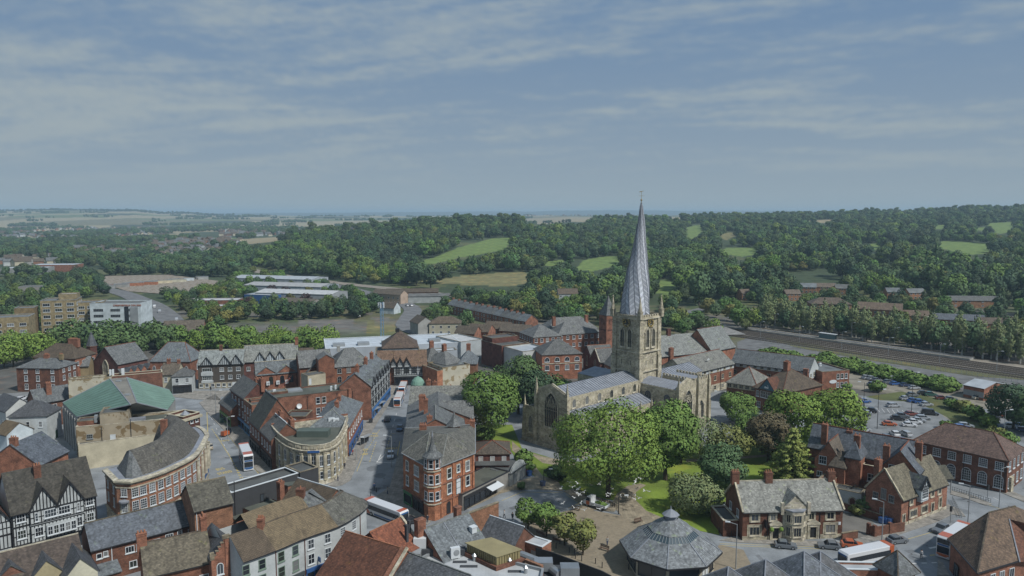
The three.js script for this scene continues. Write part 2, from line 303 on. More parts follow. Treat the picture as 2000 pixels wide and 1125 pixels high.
function lobesFor(kind,rnd,H,W,n){
const L =[],r=W/2;
if(kind==='cone'){for(let i=0;i<n;i++){const t=i /(n - 1),y=H *(0.1 + 0.85*t),q=r *(1 - t)* 0.9 + 0.25;const k=Math.max(1,Math.round(5 *(1 - t)));for(let j=0;j<k;j++){const a=rnd()* 6.28;L.push([Math.cos(a)* q*0.5,y +(rnd()- 0.5)* 0.5,Math.sin(a)* q*0.5,q*0.62,H/n*0.85,q*0.62]);}}return L;}
if(kind==='tall'){for(let i=0;i<n;i++){const t=i /(n - 1),y=H *(0.18 + 0.74*t),q=r *(0.55 + 0.45*Math.sin(Math.PI*Math.pow(t,0.8)))*(t>0.85?0.6:1),a=rnd()* 6.28;L.push([Math.cos(a)* q*0.35,y,Math.sin(a)* q*0.35,q*0.72,H/n*0.95,q*0.72]);}return L;}
const y0=kind==='bush'?0.42:0.53,hh=kind==='bush'?0.46:0.44;
L.push([0,H*y0,0,r*0.72,H*hh*0.86,r*0.72]);
for(let i=0;i<n;i++){
const y=Math.pow(rnd(),0.8)* 1.75 - 0.82,a=i*2.4 + rnd()* 0.9,s=Math.sqrt(Math.max(0,1 - y*y*0.86)),k=0.5 + 0.22*rnd();
const q=r *(0.30 + 0.18*rnd());L.push([Math.cos(a)* s*r*k*1.12,H*y0 + y*H*hh*0.66,Math.sin(a)* s*r*k*1.12,q,q *(0.62 + 0.25*rnd()),q]);
}
return L;
}
function trunkGeo(rnd,H,W,kind){
const g=new Geo(),r=Math.max(0.12,H*0.022),top=kind==='birch'||kind==='tall'||kind==='cone'?0.9:0.62;
let a =[0,-0.3,0];for(let i=1;i<=4;i++){const b =[(rnd()- 0.5)* H*0.03,H*top*i/4,(rnd()- 0.5)* H*0.03];g.bar(a,b,r *(1.25 - 0.27 *(i - 1)),7,r *(1.25 - 0.27*i));a=b;}
const nb=kind==='cone'?0:6;for(let i=0;i<nb;i++){const an=i*1.05 + rnd(),y=H *(0.26 + 0.07*i),L=W *(0.30 + 0.1*rnd());g.bar([0,y,0],[Math.cos(an)* L,y + H*0.16,Math.sin(an)* L],r*0.42,5,r*0.12);}
return g.geometry();
}
const leafMats ={};
function leafMat(r,g,b){return leafMats[[r,g,b]]||= new THREE.MeshStandardMaterial({color: lin(r,g,b),vertexColors: true,roughness: 0.85,side: THREE.DoubleSide});}
const GREENS ={bright:[0.13,0.205,0.034],mid:[0.105,0.18,0.036],dark:[0.07,0.122,0.038],deep:[0.045,0.085,0.04],olive:[0.15,0.17,0.045],blue:[0.075,0.135,0.055],purple:[0.055,0.028,0.03],brown:[0.10,0.085,0.045],grey:[0.15,0.19,0.08]};
function treeGroup(name,kind,H,W,n,count,size,green,seed,bark=M.bark){
const rnd=rng(seed),o=new THREE.Group(),L=lobesFor(kind,rnd,H,W,n);
const t=sh(new THREE.Mesh(trunkGeo(rnd,H,W,kind),bark));t.name='trunk';o.add(t);
const c=sh(new THREE.Mesh(leafCloud(L,count,size,rnd),leafMat(...GREENS[green])));c.name='crown';o.add(c);
o.name=name;return o;
}
function plant(proto,name,label,x,z,turn,s=1,group,cat='tree',y=null){
const c=proto.clone();c.name=numbered(name);c.position.set(x,y ?? terr(x,z),z);c.rotation.y=turn;if(Array.isArray(s))c.scale.set(...s);else c.scale.setScalar(s);
c.userData ={};scene.add(c);return tag(c,label,cat,group);
}
// woods: the nearest trees one by one, the rest as one mass
const birchBark=mat('render',0.42,0.41,0.38);
const PROTO ={
round1:[treeGroup('t','round',15,12,10,1100,1.05,'mid',11),'mid'],round2:[treeGroup('t','round',14,13,11,1150,1.05,'dark',12),'dark'],round3:[treeGroup('t','round',17,12,10,1150,1.05,'deep',13),'deep'],
round4:[treeGroup('t','round',13,12,9,1050,1.05,'olive',14),'olive'],round5:[treeGroup('t','round',15,11,9,1050,1.05,'blue',15),'blue'],tall1:[treeGroup('t','tall',17,8,11,1000,0.9,'dark',16),'dark'],
birch:[treeGroup('t','tall',17,6.2,12,1000,0.62,'grey',17,birchBark),'grey'],pine:[treeGroup('t','cone',17,8,8,560,1.1,'deep',18),'deep'],bright:[treeGroup('t','round',13,12,16,1900,0.7,'bright',19),'bright'],bush:[treeGroup('t','bush',4.5,6,8,380,0.7,'mid',20),'mid'],
copper:[treeGroup('t','round',13,11,12,560,1.25,'purple',21),'purple'],far:[treeGroup('t','round',14,13,9,640,1.35,'dark',22),'dark'],far2:[treeGroup('t','round',17,11,10,640,1.3,'dark',23),'dark'],far3:[treeGroup('t','bush',11,15,10,640,1.35,'dark',24),'dark'],
};
const TREES =[];
const CLEAR =[];
function clearPx(pts){CLEAR.push(pts.map(q=>hit(...q)));}
const ROADS =[];
const nearLine =(x,z,L,w)=>{for(let i=1;i<L.length;i++){const[ax,az]= L[i - 1],[bx,bz]= L[i],dx=bx - ax,dz=bz - az,t=Math.max(0,Math.min(1,((x - ax)* dx +(z - az)* dz)/(dx*dx + dz*dz)));if(Math.hypot(x - ax - t*dx,z - az - t*dz)< w)return true;}return false;};
const isFree =(x,z)=> !CLEAR.some(P=>inPoly(x,z,P))&& !fieldAt(x,z)&& !ROADS.some(([L,w])=> nearLine(x,z,L,w));
// building kit
function slab(g,pts,th){
const lo=pts.map(q =>[q[0],q[1]- th,q[2]]),n=pts.length;g.poly(...pts);g.poly(...lo.slice().reverse());
for(let i=0;i<n;i++){const j =(i + 1)% n;g.poly(lo[i],lo[j],pts[j],pts[i]);}return g;
}
function site(name,label,cat,A,B,h,group){
const a=at(A[0],A[1],h),b=at(B[0],B[1],h),o=base(name,label,cat,[a.x,0,a.z],Math.atan2(-(b.z - a.z),b.x - a.x),group);
o.L=Math.hypot(b.x - a.x,b.z - a.z);return o;
}
function localOf(o,px,py,h){const p=at(px,py,h),c=Math.cos(o.rotation.y),s=Math.sin(o.rotation.y),x=p.x - o.position.x,z=p.z - o.position.z;return[x*c - z*s,x*s + z*c];}
const varied ={};
function vary(m,o,s=0){let h=s*17 + 7;for(const c of o.name)h =(h*31 + c.charCodeAt(0))>>> 0;const k=h % 5;if(k===2)return m;return varied[m.uuid + k]||=(()=>{const c=m.clone(),t =[0.82,0.92,1,1.08,1.17][k],w =[1.04,0.97,1,1.03,0.95][k];c.color.setRGB(m.color.r*t*w,m.color.g*t,m.color.b*t/w);return c;})();}
function block(o,{x=0,z=0,L,d,h,y0=0,wall=M.redBrick,roof='gable',rise=3,rmat=M.slate,over=0.35,verge=0.2,inset=null,par=0.6,coping=null,ridge=null,gut=true,fmat=M.felt,noWall=false}){
const flatDefault=rmat===M.slate;wall=vary(wall,o);rmat=vary(rmat,o,1);const X0=x,X1=x + L,Z0=z - d,Z1=z,xm =(X0 + X1)/ 2,zm =(Z0 + Z1)/ 2,w=new Geo(),r=new Geo(),th=0.16;
if(!noWall)w.prism([[X0,Z1],[X1,Z1],[X1,Z0],[X0,Z0]],y0,roof==='flat'?h + par:h,roof!=='flat'?true:false);
const tl =[];
if(roof==='gable'){
const k=rise /(d/2),e=over,yE=h - e*k + 0.12,yR=h + rise + 0.12;
if(!noWall)w.tri([X1,h,Z1],[X1,h,Z0],[X1,h + rise,zm]).tri([X0,h,Z0],[X0,h,Z1],[X0,h + rise,zm]);
slab(r,[[X0 - verge,yE,Z1 + e],[X1 + verge,yE,Z1 + e],[X1 + verge,yR,zm],[X0 - verge,yR,zm]],th);slab(r,[[X1 + verge,yE,Z0 - e],[X0 - verge,yE,Z0 - e],[X0 - verge,yR,zm],[X1 + verge,yR,zm]],th);
tl.push([[X0 - verge,yR + 0.03,zm],[X1 + verge,yR + 0.03,zm]]);
}else if(roof==='gablez'){
const k=rise /(L/2),e=over,yE=h - e*k + 0.12,yR=h + rise + 0.12;
if(!noWall)w.tri([X0,h,Z1],[X1,h,Z1],[xm,h + rise,Z1]).tri([X1,h,Z0],[X0,h,Z0],[xm,h + rise,Z0]);
slab(r,[[X0 - e,yE,Z0 - verge],[X0 - e,yE,Z1 + verge],[xm,yR,Z1 + verge],[xm,yR,Z0 - verge]],th);slab(r,[[X1 + e,yE,Z1 + verge],[X1 + e,yE,Z0 - verge],[xm,yR,Z0 - verge],[xm,yR,Z1 + verge]],th);
tl.push([[xm,yR + 0.03,Z0 - verge],[xm,yR + 0.03,Z1 + verge]]);
}else if(roof==='hip'||roof==='hipz'){
const e=over,al=roof==='hip'?'x':'z',half =(al==='x'?d:L)/ 2,len=al==='x'?L:d,ins=Math.min(inset ?? half,len/2),k=rise/half,yE=h - e*k + 0.12,yR=h + rise + 0.12;
const c =[[X0 - e,yE,Z1 + e],[X1 + e,yE,Z1 + e],[X1 + e,yE,Z0 - e],[X0 - e,yE,Z0 - e]];
const a=al==='x' ?[X0 + ins,yR,zm]:[xm,yR,Z1 - ins],b=al==='x' ?[X1 - ins,yR,zm]:[xm,yR,Z0 + ins];
const same=Math.hypot(a[0]- b[0],a[2]- b[2])< 0.02,P =(...v)=> r.poly(...v);
if(al==='x'){same?P(c[0],c[1],a): P(c[0],c[1],b,a);P(c[1],c[2],b);same?P(c[2],c[3],a): P(c[2],c[3],a,b);P(c[3],c[0],a);tl.push([c[0],a],[c[3],a],[c[1],b],[c[2],b]);}
else{P(c[0],c[1],a);same?P(c[1],c[2],a): P(c[1],c[2],b,a);P(c[2],c[3],b);same?P(c[3],c[0],a): P(c[3],c[0],a,b);tl.push([c[0],a],[c[1],a],[c[2],b],[c[3],b]);}
if(!same)tl.push([a,b]);r.poly(...c.map(q =>[q[0],q[1]- 0.02,q[2]]).reverse());r.prism(c.map(q =>[q[0],q[2]]),yE - 0.18,yE,false);
}else if(roof==='lean'||roof==='leanf'){
const f=roof==='leanf',e=over,hf=f?h + rise:h,hb=f?h:h + rise,k =(hb - hf)/ d;
if(!noWall){w.poly([X1,h,Z1],[X1,h,Z0],f ?[X1,hf,Z1]:[X1,hb,Z0]);w.poly([X0,h,Z0],[X0,h,Z1],f ?[X0,hf,Z1]:[X0,hb,Z0]);f?w.poly([X0,h,Z1],[X1,h,Z1],[X1,hf,Z1],[X0,hf,Z1]): w.poly([X1,h,Z0],[X0,h,Z0],[X0,hb,Z0],[X1,hb,Z0]);}
slab(r,[[X0 - verge,hf - e*k + 0.12,Z1 + e],[X1 + verge,hf - e*k + 0.12,Z1 + e],[X1 + verge,hb + e*k*0 + 0.12,Z0],[X0 - verge,hb + 0.12,Z0]],th);
}else if(roof==='leanx'||roof==='leanxl'){
const f=roof==='leanx',hl=f?h:h + rise,hr=f?h + rise:h;
if(!noWall){w.poly([X0,h,Z1],[X1,h,Z1],f ?[X1,hr,Z1]:[X0,hl,Z1]);w.poly([X1,h,Z0],[X0,h,Z0],f ?[X1,hr,Z0]:[X0,hl,Z0]);f?w.poly([X1,h,Z1],[X1,h,Z0],[X1,hr,Z0],[X1,hr,Z1]): w.poly([X0,h,Z0],[X0,h,Z1],[X0,hl,Z1],[X0,hl,Z0]);}
slab(r,[[X0 - 0.2,hl + 0.12,Z1 + verge],[X1 + 0.2,hr + 0.12,Z1 + verge],[X1 + 0.2,hr + 0.12,Z0 - verge],[X0 - 0.2,hl + 0.12,Z0 - verge]],th);
}else if(roof==='flat'){
r.box(X0 + 0.25,h - 0.3,Z0 + 0.25,X1 - 0.25,h,Z1 - 0.25);
if(par>0.05){const c=new Geo(),t=0.3,y=h + par;const ringIn =[[X0 + t,Z1 - t],[X1 - t,Z1 - t],[X1 - t,Z0 + t],[X0 + t,Z0 + t]],ro =[[X0,Z1],[X1,Z1],[X1,Z0],[X0,Z0]];
for(let i=0;i<4;i++){const j =(i + 1)% 4;w.poly([ringIn[j][0],h - 0.3,ringIn[j][1]],[ringIn[i][0],h - 0.3,ringIn[i][1]],[ringIn[i][0],y,ringIn[i][1]],[ringIn[j][0],y,ringIn[j][1]]);}
const q=0.06,O =[[X0 - q,Z1 + q],[X1 + q,Z1 + q],[X1 + q,Z0 - q],[X0 - q,Z0 - q]],I =[[X0 + t + q,Z1 - t - q],[X1 - t - q,Z1 - t - q],[X1 - t - q,Z0 + t + q],[X0 + t + q,Z0 + t + q]];
for(let i=0;i<4;i++){const j =(i + 1)% 4;slab(c,[[O[i][0],y + 0.1,O[i][1]],[O[j][0],y + 0.1,O[j][1]],[I[j][0],y + 0.1,I[j][1]],[I[i][0],y + 0.1,I[i][1]]],0.12);}
c.build('coping',coping||M.darkStone,o);}
}
if(!noWall)w.build('wall',wall,o);const rm=r.build('roof',roof==='flat' ?(flatDefault?fmat:rmat): rmat,o);
if(ridge&&tl.length){const g=new Geo();for(const[a,b]of tl)g.bar(a,b,0.14,4);g.build('ridge',ridge,rm);}
if(gut &&(roof==='gable'||roof==='gablez')){const g=new Geo(),e=over,k=rise /((roof==='gable'?d:L)/ 2),y=h - e*k + 0.02;if(roof==='gable')for(const zz of[Z1 + e + 0.06,Z0 - e - 0.06])g.box(X0 - verge,y - 0.1,zz - 0.07,X1 + verge,y + 0.04,zz + 0.07);else for(const xx of[X0 - e - 0.06,X1 + e + 0.06])g.box(xx - 0.07,y - 0.1,Z0 - verge,xx + 0.07,y + 0.04,Z1 + verge);g.build('gutter',M.blackPaint,o);}
return{X0,X1,Z0,Z1,front:[[X0,Z1],[X1,Z1]],right:[[X1,Z1],[X1,Z0]],back:[[X1,Z0],[X0,Z0]],left:[[X0,Z0],[X0,Z1]],h};
}
function polyBlock(o,pts,h,wall,{y0=0,par=0.7,rmat=M.felt,coping=M.darkStone,roofY=null}={}){
pts=ccw(pts);new Geo().prism(pts,y0,h,false).build('wall',wall,o);const ins=offset(pts,0.32),ry=roofY ?? h - par;
new Geo().cap(ins,ry).build('roof',rmat,o);const g=new Geo(),n=pts.length,ou=offset(pts,-0.08);
for(let i=0;i<n;i++){const j =(i + 1)% n;g.poly([ins[j][0],ry,ins[j][1]],[ins[i][0],ry,ins[i][1]],[ins[i][0],h,ins[i][1]],[ins[j][0],h,ins[j][1]]);slab(g,[[ou[i][0],h + 0.1,ou[i][1]],[ou[j][0],h + 0.1,ou[j][1]],[ins[j][0],h + 0.1,ins[j][1]],[ins[i][0],h + 0.1,ins[i][1]]],0.14);}
g.build('parapet',coping,o);return pts;
}
function offset(pts,t){
const n=pts.length;return pts.map((p,i)=>{const a=pts[(i + n - 1)% n],b=pts[(i + 1)% n];const d1 =[p[0]- a[0],p[1]- a[1]],d2 =[b[0]- p[0],b[1]- p[1]],l1=Math.hypot(...d1),l2=Math.hypot(...d2);const n1 =[d1[1]/ l1,-d1[0]/ l1],n2 =[d2[1]/ l2,-d2[0]/ l2];let m =[n1[0]+ n2[0],n1[1]+ n2[1]];const k=t/Math.max(0.35,(m[0]* n1[0]+ m[1]* n1[1]));return[p[0]+ m[0]* k,p[1]+ m[1]* k];});
}
function arcPts(cx,cz,r,a0,a1,n){return Array.from({length: n + 1},(_,i)=>{const a=a0 +(a1 - a0)* i/n;return[cx + r*Math.cos(a),cz + r*Math.sin(a)];});}
const wcache ={};
function winGeo(w,h,nx,ny,fw,dep,sill,arch){
const key =[w,h,nx,ny,fw,dep,sill,arch].map(q=>typeof q==='number'?q.toFixed(2): q).join();if(wcache[key])return wcache[key];
const g=new Geo(),p=new Geo(),bw=Math.min(0.055,fw*0.6);
if(!arch){
g.box(-w/2,0,0.004,-w/2 + fw,h,dep).box(w/2 - fw,0,0.004,w/2,h,dep).box(-w/2 + fw,h - fw,0.004,w/2 - fw,h,dep).box(-w/2 + fw,0,0.004,w/2 - fw,fw,dep);
p.poly([-w/2 + fw,fw,0.02],[w/2 - fw,fw,0.02],[w/2 - fw,h - fw,0.02],[-w/2 + fw,h - fw,0.02]);
}else{
const pts =[[-w/2,0],[w/2,0]],inn =[[-w/2 + fw,fw],[w/2 - fw,fw]],hs=h - w *(arch==='point'?0.8:0.5),n=8;
for(let i=0;i<=n;i++){const t=i/n*Math.PI;let X=Math.cos(t),Y=Math.sin(t);if(arch==='point'){const s=i<=n/2?i /(n/2): 2 - i /(n/2);Y=Math.sin(s*Math.PI/3)/ Math.sin(Math.PI/3);X =(i<=n/2?1:-1)*(2*Math.cos(s*Math.PI/3)- 1);}pts.push([X*w/2,hs + Y *(h - hs)]);inn.push([X *(w/2 - fw),hs + Y *(h - hs - fw)]);}
const m=pts.length;for(let i=0;i<m;i++){const j =(i + 1)% m;g.poly([pts[i][0],pts[i][1],dep],[pts[j][0],pts[j][1],dep],[inn[j][0],inn[j][1],dep],[inn[i][0],inn[i][1],dep]);g.poly([pts[i][0],pts[i][1],0],[pts[j][0],pts[j][1],0],[pts[j][0],pts[j][1],dep],[pts[i][0],pts[i][1],dep]);g.poly([inn[j][0],inn[j][1],0.02],[inn[i][0],inn[i][1],0.02],[inn[i][0],inn[i][1],dep],[inn[j][0],inn[j][1],dep]);}
for(let i=1;i<m - 1;i++)p.tri([inn[0][0],inn[0][1],0.02],[inn[i][0],inn[i][1],0.02],[inn[i + 1][0],inn[i + 1][1],0.02]);
}
const top=arch?h - w*0.3:h - fw;
for(let i=1;i<nx;i++){const x=-w/2 + fw +(w - 2*fw)* i/nx;g.box(x - bw/2,fw,0.022,x + bw/2,top,dep*0.8);}
for(let i=1;i<ny;i++){const y=fw +(h - 2*fw)* i/ny;g.box(-w/2 + fw,y - bw/2,0.022,w/2 - fw,y + bw/2,dep*0.7);}
if(sill)g.box(-w/2 - 0.1,-0.14,0.004,w/2 + 0.1,-0.002,dep + 0.1);
return wcache[key]=[g.geometry(),p.geometry()];
}
const glass2=M.glass.clone(),glass3=M.glass.clone(),glass4=M.glass.clone();glass2.color.setRGB(0.05,0.06,0.07);glass3.color.setRGB(0.16,0.165,0.165);glass3.roughness=0.25;glass4.color.setRGB(0.03,0.035,0.03);const PANES =[M.glass,M.glass,glass2,glass4,M.glass,glass2,glass3];
const WS ={frame: M.whitePaint,nx: 2,ny: 2,fw: 0.1,dep: 0.09,sill: true};
function win(o,face,u,y,w,h,st ={}){
const s ={...WS,...st},[p,q]= face,dx=q[0]- p[0],dz=q[1]- p[1],l=Math.hypot(dx,dz),[fg,pg]= winGeo(w,h,s.nx,s.ny,s.fw,s.dep,s.sill,s.arch);
const m=sh(new THREE.Mesh(fg,s.frame));m.name=s.name||'window';m.position.set(p[0]+ dx*u/l,y,p[1]+ dz*u/l);m.rotation.y=Math.atan2(-dz,dx);o.add(m);
const g=sh(new THREE.Mesh(pg,s.glass||PANES[Math.floor(h2(o.children.length,u*7 + y*3,21)* PANES.length)]));g.name='pane';m.add(g);
if(s.sur){const t=s.surw||0.22,e=new Geo().box(-w/2 - t,-t,-0.05,-w/2,h + t,0.06).box(w/2,-t,-0.05,w/2 + t,h + t,0.06).box(-w/2,h,-0.05,w/2,h + t,0.06).box(-w/2,-t,-0.05,w/2,0,0.08).build('surround',s.sur,m);}
return m;
}
const spread =(n,a,b)=> Array.from({length: n},(_,i)=> n===1 ?(a + b)/ 2:a +(b - a)* i /(n - 1));
const flen=f=>Math.hypot(f[1][0]- f[0][0],f[1][1]- f[0][1]);
function wins(o,face,n,ys,w,h,st ={},a=null,b=null){const l=flen(face),e=l/n/2;for(const y of ys)for(const u of spread(n,a ?? e,b ?? l - e))win(o,face,u,y,w,h,st);}
function chimney(o,x,z,y0,w,d,h,m=M.redBrick,pots=2,along='x'){
const g=new Geo();g.cbox(x,y0,z,w,h,d).cbox(x,y0 + h - 0.28,z,w + 0.16,0.14,d + 0.16).cbox(x,y0 + h,z,w + 0.1,0.08,d + 0.1);const c=g.build('chimney',m,o);
for(let i=0;i<pots;i++){const t=pots>1 ?(i /(pots - 1)- 0.5)* 0.66:0;new Geo().lathe([[0.14,y0 + h + 0.08],[0.12,y0 + h + 0.5],[0.16,y0 + h + 0.55],[0.0,y0 + h + 0.55]],6,x +(along==='x'?t*w:0),z +(along==='z'?t*d:0)).build('chimney_pot',M.pot,c);}
return c;
}
function onFace(o,face,u,y,g,name,m,out=0){const[p,q]= face,dx=q[0]- p[0],dz=q[1]- p[1],l=Math.hypot(dx,dz),b=g.build(name,m,o);b.position.set(p[0]+ dx*u/l - dz/l*out,y,p[1]+ dz*u/l + dx/l*out);b.rotation.y=Math.atan2(-dz,dx);return b;}
function shop(o,face,u0,u1,m,{h=3.1,bays=2,door=true}={}){
const w=u1 - u0,g=new Geo().box(0.05,h - 0.7,0.01,w - 0.05,h,0.3),f=onFace(o,face,u0,0,g,'shop_fascia',m);
const fr=new Geo();for(let i=0;i<=bays;i++){const x=lerp(0.12,w - 0.12,i/bays);fr.box(x - 0.1,0.02,0.01,x + 0.1,h - 0.7,0.2);}fr.box(0.1,0.02,0.01,w - 0.1,0.5,0.15);onFace(o,face,u0,0,fr,'shop_front',m);
onFace(o,face,u0,0,new Geo().poly([0.1,0.5,0.06],[w - 0.1,0.5,0.06],[w - 0.1,h - 0.7,0.06],[0.1,h - 0.7,0.06]),'shop_window',M.glass);return f;
}
function downpipe(o,face,u,h,m=M.blackPaint){onFace(o,face,u,0,new Geo().box(-0.06,0.1,0.02,0.06,h,0.14),'downpipe',m);}
function timbers(o,face,u0,u1,y0,y1,nv,nh=0,m=M.blackPaint,t=0.16){
const one =(g)=> onFace(o,face,u0,0,g,'timber',m);const w=u1 - u0;
for(let i=0;i<=nv;i++){const x=w*i/nv;one(new Geo().box(x - t/2,y0,0.004,x + t/2,y1,0.07));}
one(new Geo().box(0,y0 - t,0.004,w,y0,0.09));one(new Geo().box(0,y1,0.004,w,y1 + t,0.09));
for(let i=1;i<=nh;i++){const y=lerp(y0,y1,i /(nh + 1));one(new Geo().box(0,y - t/2,0.004,w,y + t/2,0.08));}
}
function gableTimbers(o,face,u,w,y0,rise,nv,m=M.blackPaint){
const t=0.18;for(let i=1;i<nv;i++){const x =(i/nv - 0.5)* w,y=rise *(1 - Math.abs(x)/(w/2));if(y>0.3)onFace(o,face,u,0,new Geo().box(x - t/2,y0,0.004,x + t/2,y0 + y - 0.1,0.07),'timber',m);}
for(const s of[-1,1])onFace(o,face,u,0,new Geo().bar([s *(w/2 + 0.3),y0 - 0.35,0.2],[0,y0 + rise,0.2],0.2,4),'bargeboard',m);
}
// the church with the crooked spire
(function church(){
const o=base('church','large stone church with tall tower and twisted leaning lead spire','church',[38.3,0,-217],0.745);
const st=M.stone,cap=M.paleStone;
const put =(g,n,m,p=o)=> g.build(n,m,p);
const H=34.6,g=new Geo();g.box(0,0,-10,10,H - 1.1,0);
for(const[x,z]of[[0,0],[10,0],[0,-10],[10,-10]]){for(const[k,y]of[[0.95,14],[0.7,22],[0.4,H - 1]]){const sx=x?1:-1,sz=z?-1:1;g.box(Math.min(x - sx*1.3,x + sx*k*0.8),0,Math.min(z,z + sz*0.001)-(sz<0?k*0.8:1.3),Math.max(x - sx*1.3,x + sx*k*0.8),y,Math.max(z,z)+(sz>0?k*0.8:1.3));}}
const tw=put(g,'tower',st);
for(const y of[11.5,17.3,23.2,H - 1.25])put(new Geo().box(-0.5,y,-10.5,10.5,y + 0.3,0.5),'string_course',cap,tw);
const bt=new Geo();for(const[a,b]of[[[-0.5,-0.2],[10.5,-0.2]],[[-0.5,-9.8],[10.5,-9.8]],[[-0.2,-9.6],[-0.2,-0.4]],[[10.2,-9.6],[10.2,-0.4]]]){const n=9,hx=a[1]=== b[1];for(let i=0;i<n;i++){const t =(i + 0.5)/ n,x=lerp(a[0],b[0],t),z=lerp(a[1],b[1],t);bt.cbox(x,H - 0.95,z,hx?0.8:0.62,1.0,hx?0.62:0.8);}bt.box(Math.min(a[0],b[0])- 0.3,H - 1.0,Math.min(a[1],b[1])- 0.3,Math.max(a[0],b[0])+ 0.3,H - 0.55,Math.max(a[1],b[1])+ 0.3);}put(bt,'battlement',st,tw);
for(const[x,z,k]of[[-0.25,0.25,1],[10.25,0.25,1],[-0.25,-10.25,1],[10.25,-10.25,1]]){const p=new Geo().cbox(x,H - 1,z,1.2,2.2,1.2).cbox(x,H + 1.2,z,1.4,0.2,1.4).lathe([[0.7,H + 1.4],[0.4,H + 3.2],[0.1,H + 5.2],[0.2,H + 5.35],[0.0,H + 5.7]],8,x,z,0.39);put(p,'pinnacle',st,tw);}
const FR =[[[0,0],[10,0]],[[0,-10],[0,0]],[[10,0],[10,-10]]];
const louvre=mat('slate',0.10,0.10,0.095,0.9);
for(const f of FR){
for(const u of[3.55,6.45])win(o,f,u,24.4,2.1,6.4,{frame: cap,arch: 'point',fw: 0.34,dep: 0.34,nx: 2,ny: 1,sill: true,glass: louvre,name: 'belfry_window'});
onFace(o,f,5,0,new Geo().bar([-2.7,29.2,0.16],[-0.2,31.7,0.16],0.2).bar([2.7,29.2,0.16],[0.2,31.7,0.16],0.2),'hood_mould',cap);
for(const u of[3.3,6.7])win(o,f,u,19,0.5,1.7,{frame: cap,fw: 0.12,nx: 1,ny: 1,sill: false,name: 'slit_window'});
const c=onFace(o,f,5,32.2,new Geo().lathe([[0,-0.2],[1.45,-0.2],[1.45,0.25],[1.3,0.3],[0,0.3]],28),'clock_face',M.blackPaint,0);c.rotation.order='YXZ';c.rotation.x=Math.PI/2;
const gold=mat('',0.55,0.40,0.10,0.5),r=new Geo();for(let i=0;i<12;i++){const a=i*Math.PI/6;r.bar([Math.sin(a)* 0.85,0.33,Math.cos(a)* 0.85],[Math.sin(a)* 1.2,0.33,Math.cos(a)* 1.2],0.075);}for(let i=0;i<36;i++){const a=i*Math.PI/18,b=a + Math.PI/18;r.bar([Math.sin(a)* 1.35,0.33,Math.cos(a)* 1.35],[Math.sin(b)* 1.35,0.33,Math.cos(b)* 1.35],0.05);}r.build('numeral_ring',gold,c);
new Geo().bar([0,0.36,0],[-0.35,0.36,-0.62],0.07).bar([0,0.38,0],[-1.0,0.38,0.2],0.055).build('clock_hand',gold,c);
}
win(o,FR[0],6.5,12.6,0.9,2.1,{frame: cap,arch: 'round',fw: 0.14,nx: 1,ny: 1});
const S0=H - 0.6,S1=68.4,N=72,side=8,lead=mat('lead',0.38,0.40,0.43,0.6),sp=new Geo(),ribs=new Geo(),panels=new Geo();
const camX =[0.735,-0.678];
const cx=t =>{const lean=table([0,0.35,0.62,0.85,1],[-0.75,-0.1,0.5,0.85,0.75])(t);return[5 + lean*0.735,-5 + lean*0.678];};
const rad=t=>4.55*Math.pow(1 - t,0.93)+ 0.10 + 0.35*Math.sin(Math.PI*Math.min(1,t*1.6))*(1 - t);
const P =(t,k,f=0,out=0)=>{const a=k/side*2*Math.PI + 0.785 + 0.39 - t*1.35,b =(k + 1)/ side*2*Math.PI + 0.785 + 0.39 - t*1.35,c=cx(t),r=rad(t)+ out;return[c[0]+ lerp(Math.sin(a),Math.sin(b),f)* r,lerp(S0,S1,t),c[1]+ lerp(Math.cos(a),Math.cos(b),f)* r];};
for(let i=0;i<N;i++){const t0=i/N,t1 =(i + 1)/ N;for(let k=0;k<side;k++){sp.poly(P(t0,k),P(t0,k,1),P(t1,k,1),P(t1,k));ribs.bar(P(t0,k,0,0.05),P(t1,k,0,0.05),0.2 *(1 - t0*0.7));ribs.bar(P(t0,k,0.5,0.04),P(t1,k,0.5,0.04),0.08 *(1 - t0*0.7));}}
const spire=put(sp,'spire',lead);put(ribs,'lead_roll',mat('lead',0.24,0.26,0.29,0.6),spire);
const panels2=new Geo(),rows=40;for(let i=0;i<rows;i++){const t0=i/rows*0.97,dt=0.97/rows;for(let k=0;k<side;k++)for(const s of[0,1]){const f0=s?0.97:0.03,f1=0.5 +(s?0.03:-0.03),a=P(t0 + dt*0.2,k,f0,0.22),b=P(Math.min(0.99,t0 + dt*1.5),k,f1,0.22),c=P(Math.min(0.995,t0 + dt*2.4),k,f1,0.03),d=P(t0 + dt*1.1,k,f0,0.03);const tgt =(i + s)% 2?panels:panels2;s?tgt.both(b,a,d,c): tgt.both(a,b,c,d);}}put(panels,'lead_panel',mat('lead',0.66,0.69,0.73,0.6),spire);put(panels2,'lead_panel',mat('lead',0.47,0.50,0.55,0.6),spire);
const tip=cx(1),v=new Geo().lathe([[0.16,S1 - 0.6],[0.1,S1 + 0.5],[0.32,S1 + 0.7],[0.32,S1 + 0.95],[0.06,S1 + 1.2],[0.05,S1 + 3.4],[0,S1 + 3.4]],8,...tip).bar([tip[0]- 0.7,S1 + 2.1,tip[1]- 0.6],[tip[0]+ 0.7,S1 + 2.1,tip[1]+ 0.6],0.05).bar([tip[0]- 0.45,S1 + 3.3,tip[1]- 0.4],[tip[0]+ 0.5,S1 + 3.55,tip[1]+ 0.45],0.16,5,0.05);put(v,'weathercock',mat('',0.28,0.24,0.14,0.5),spire);
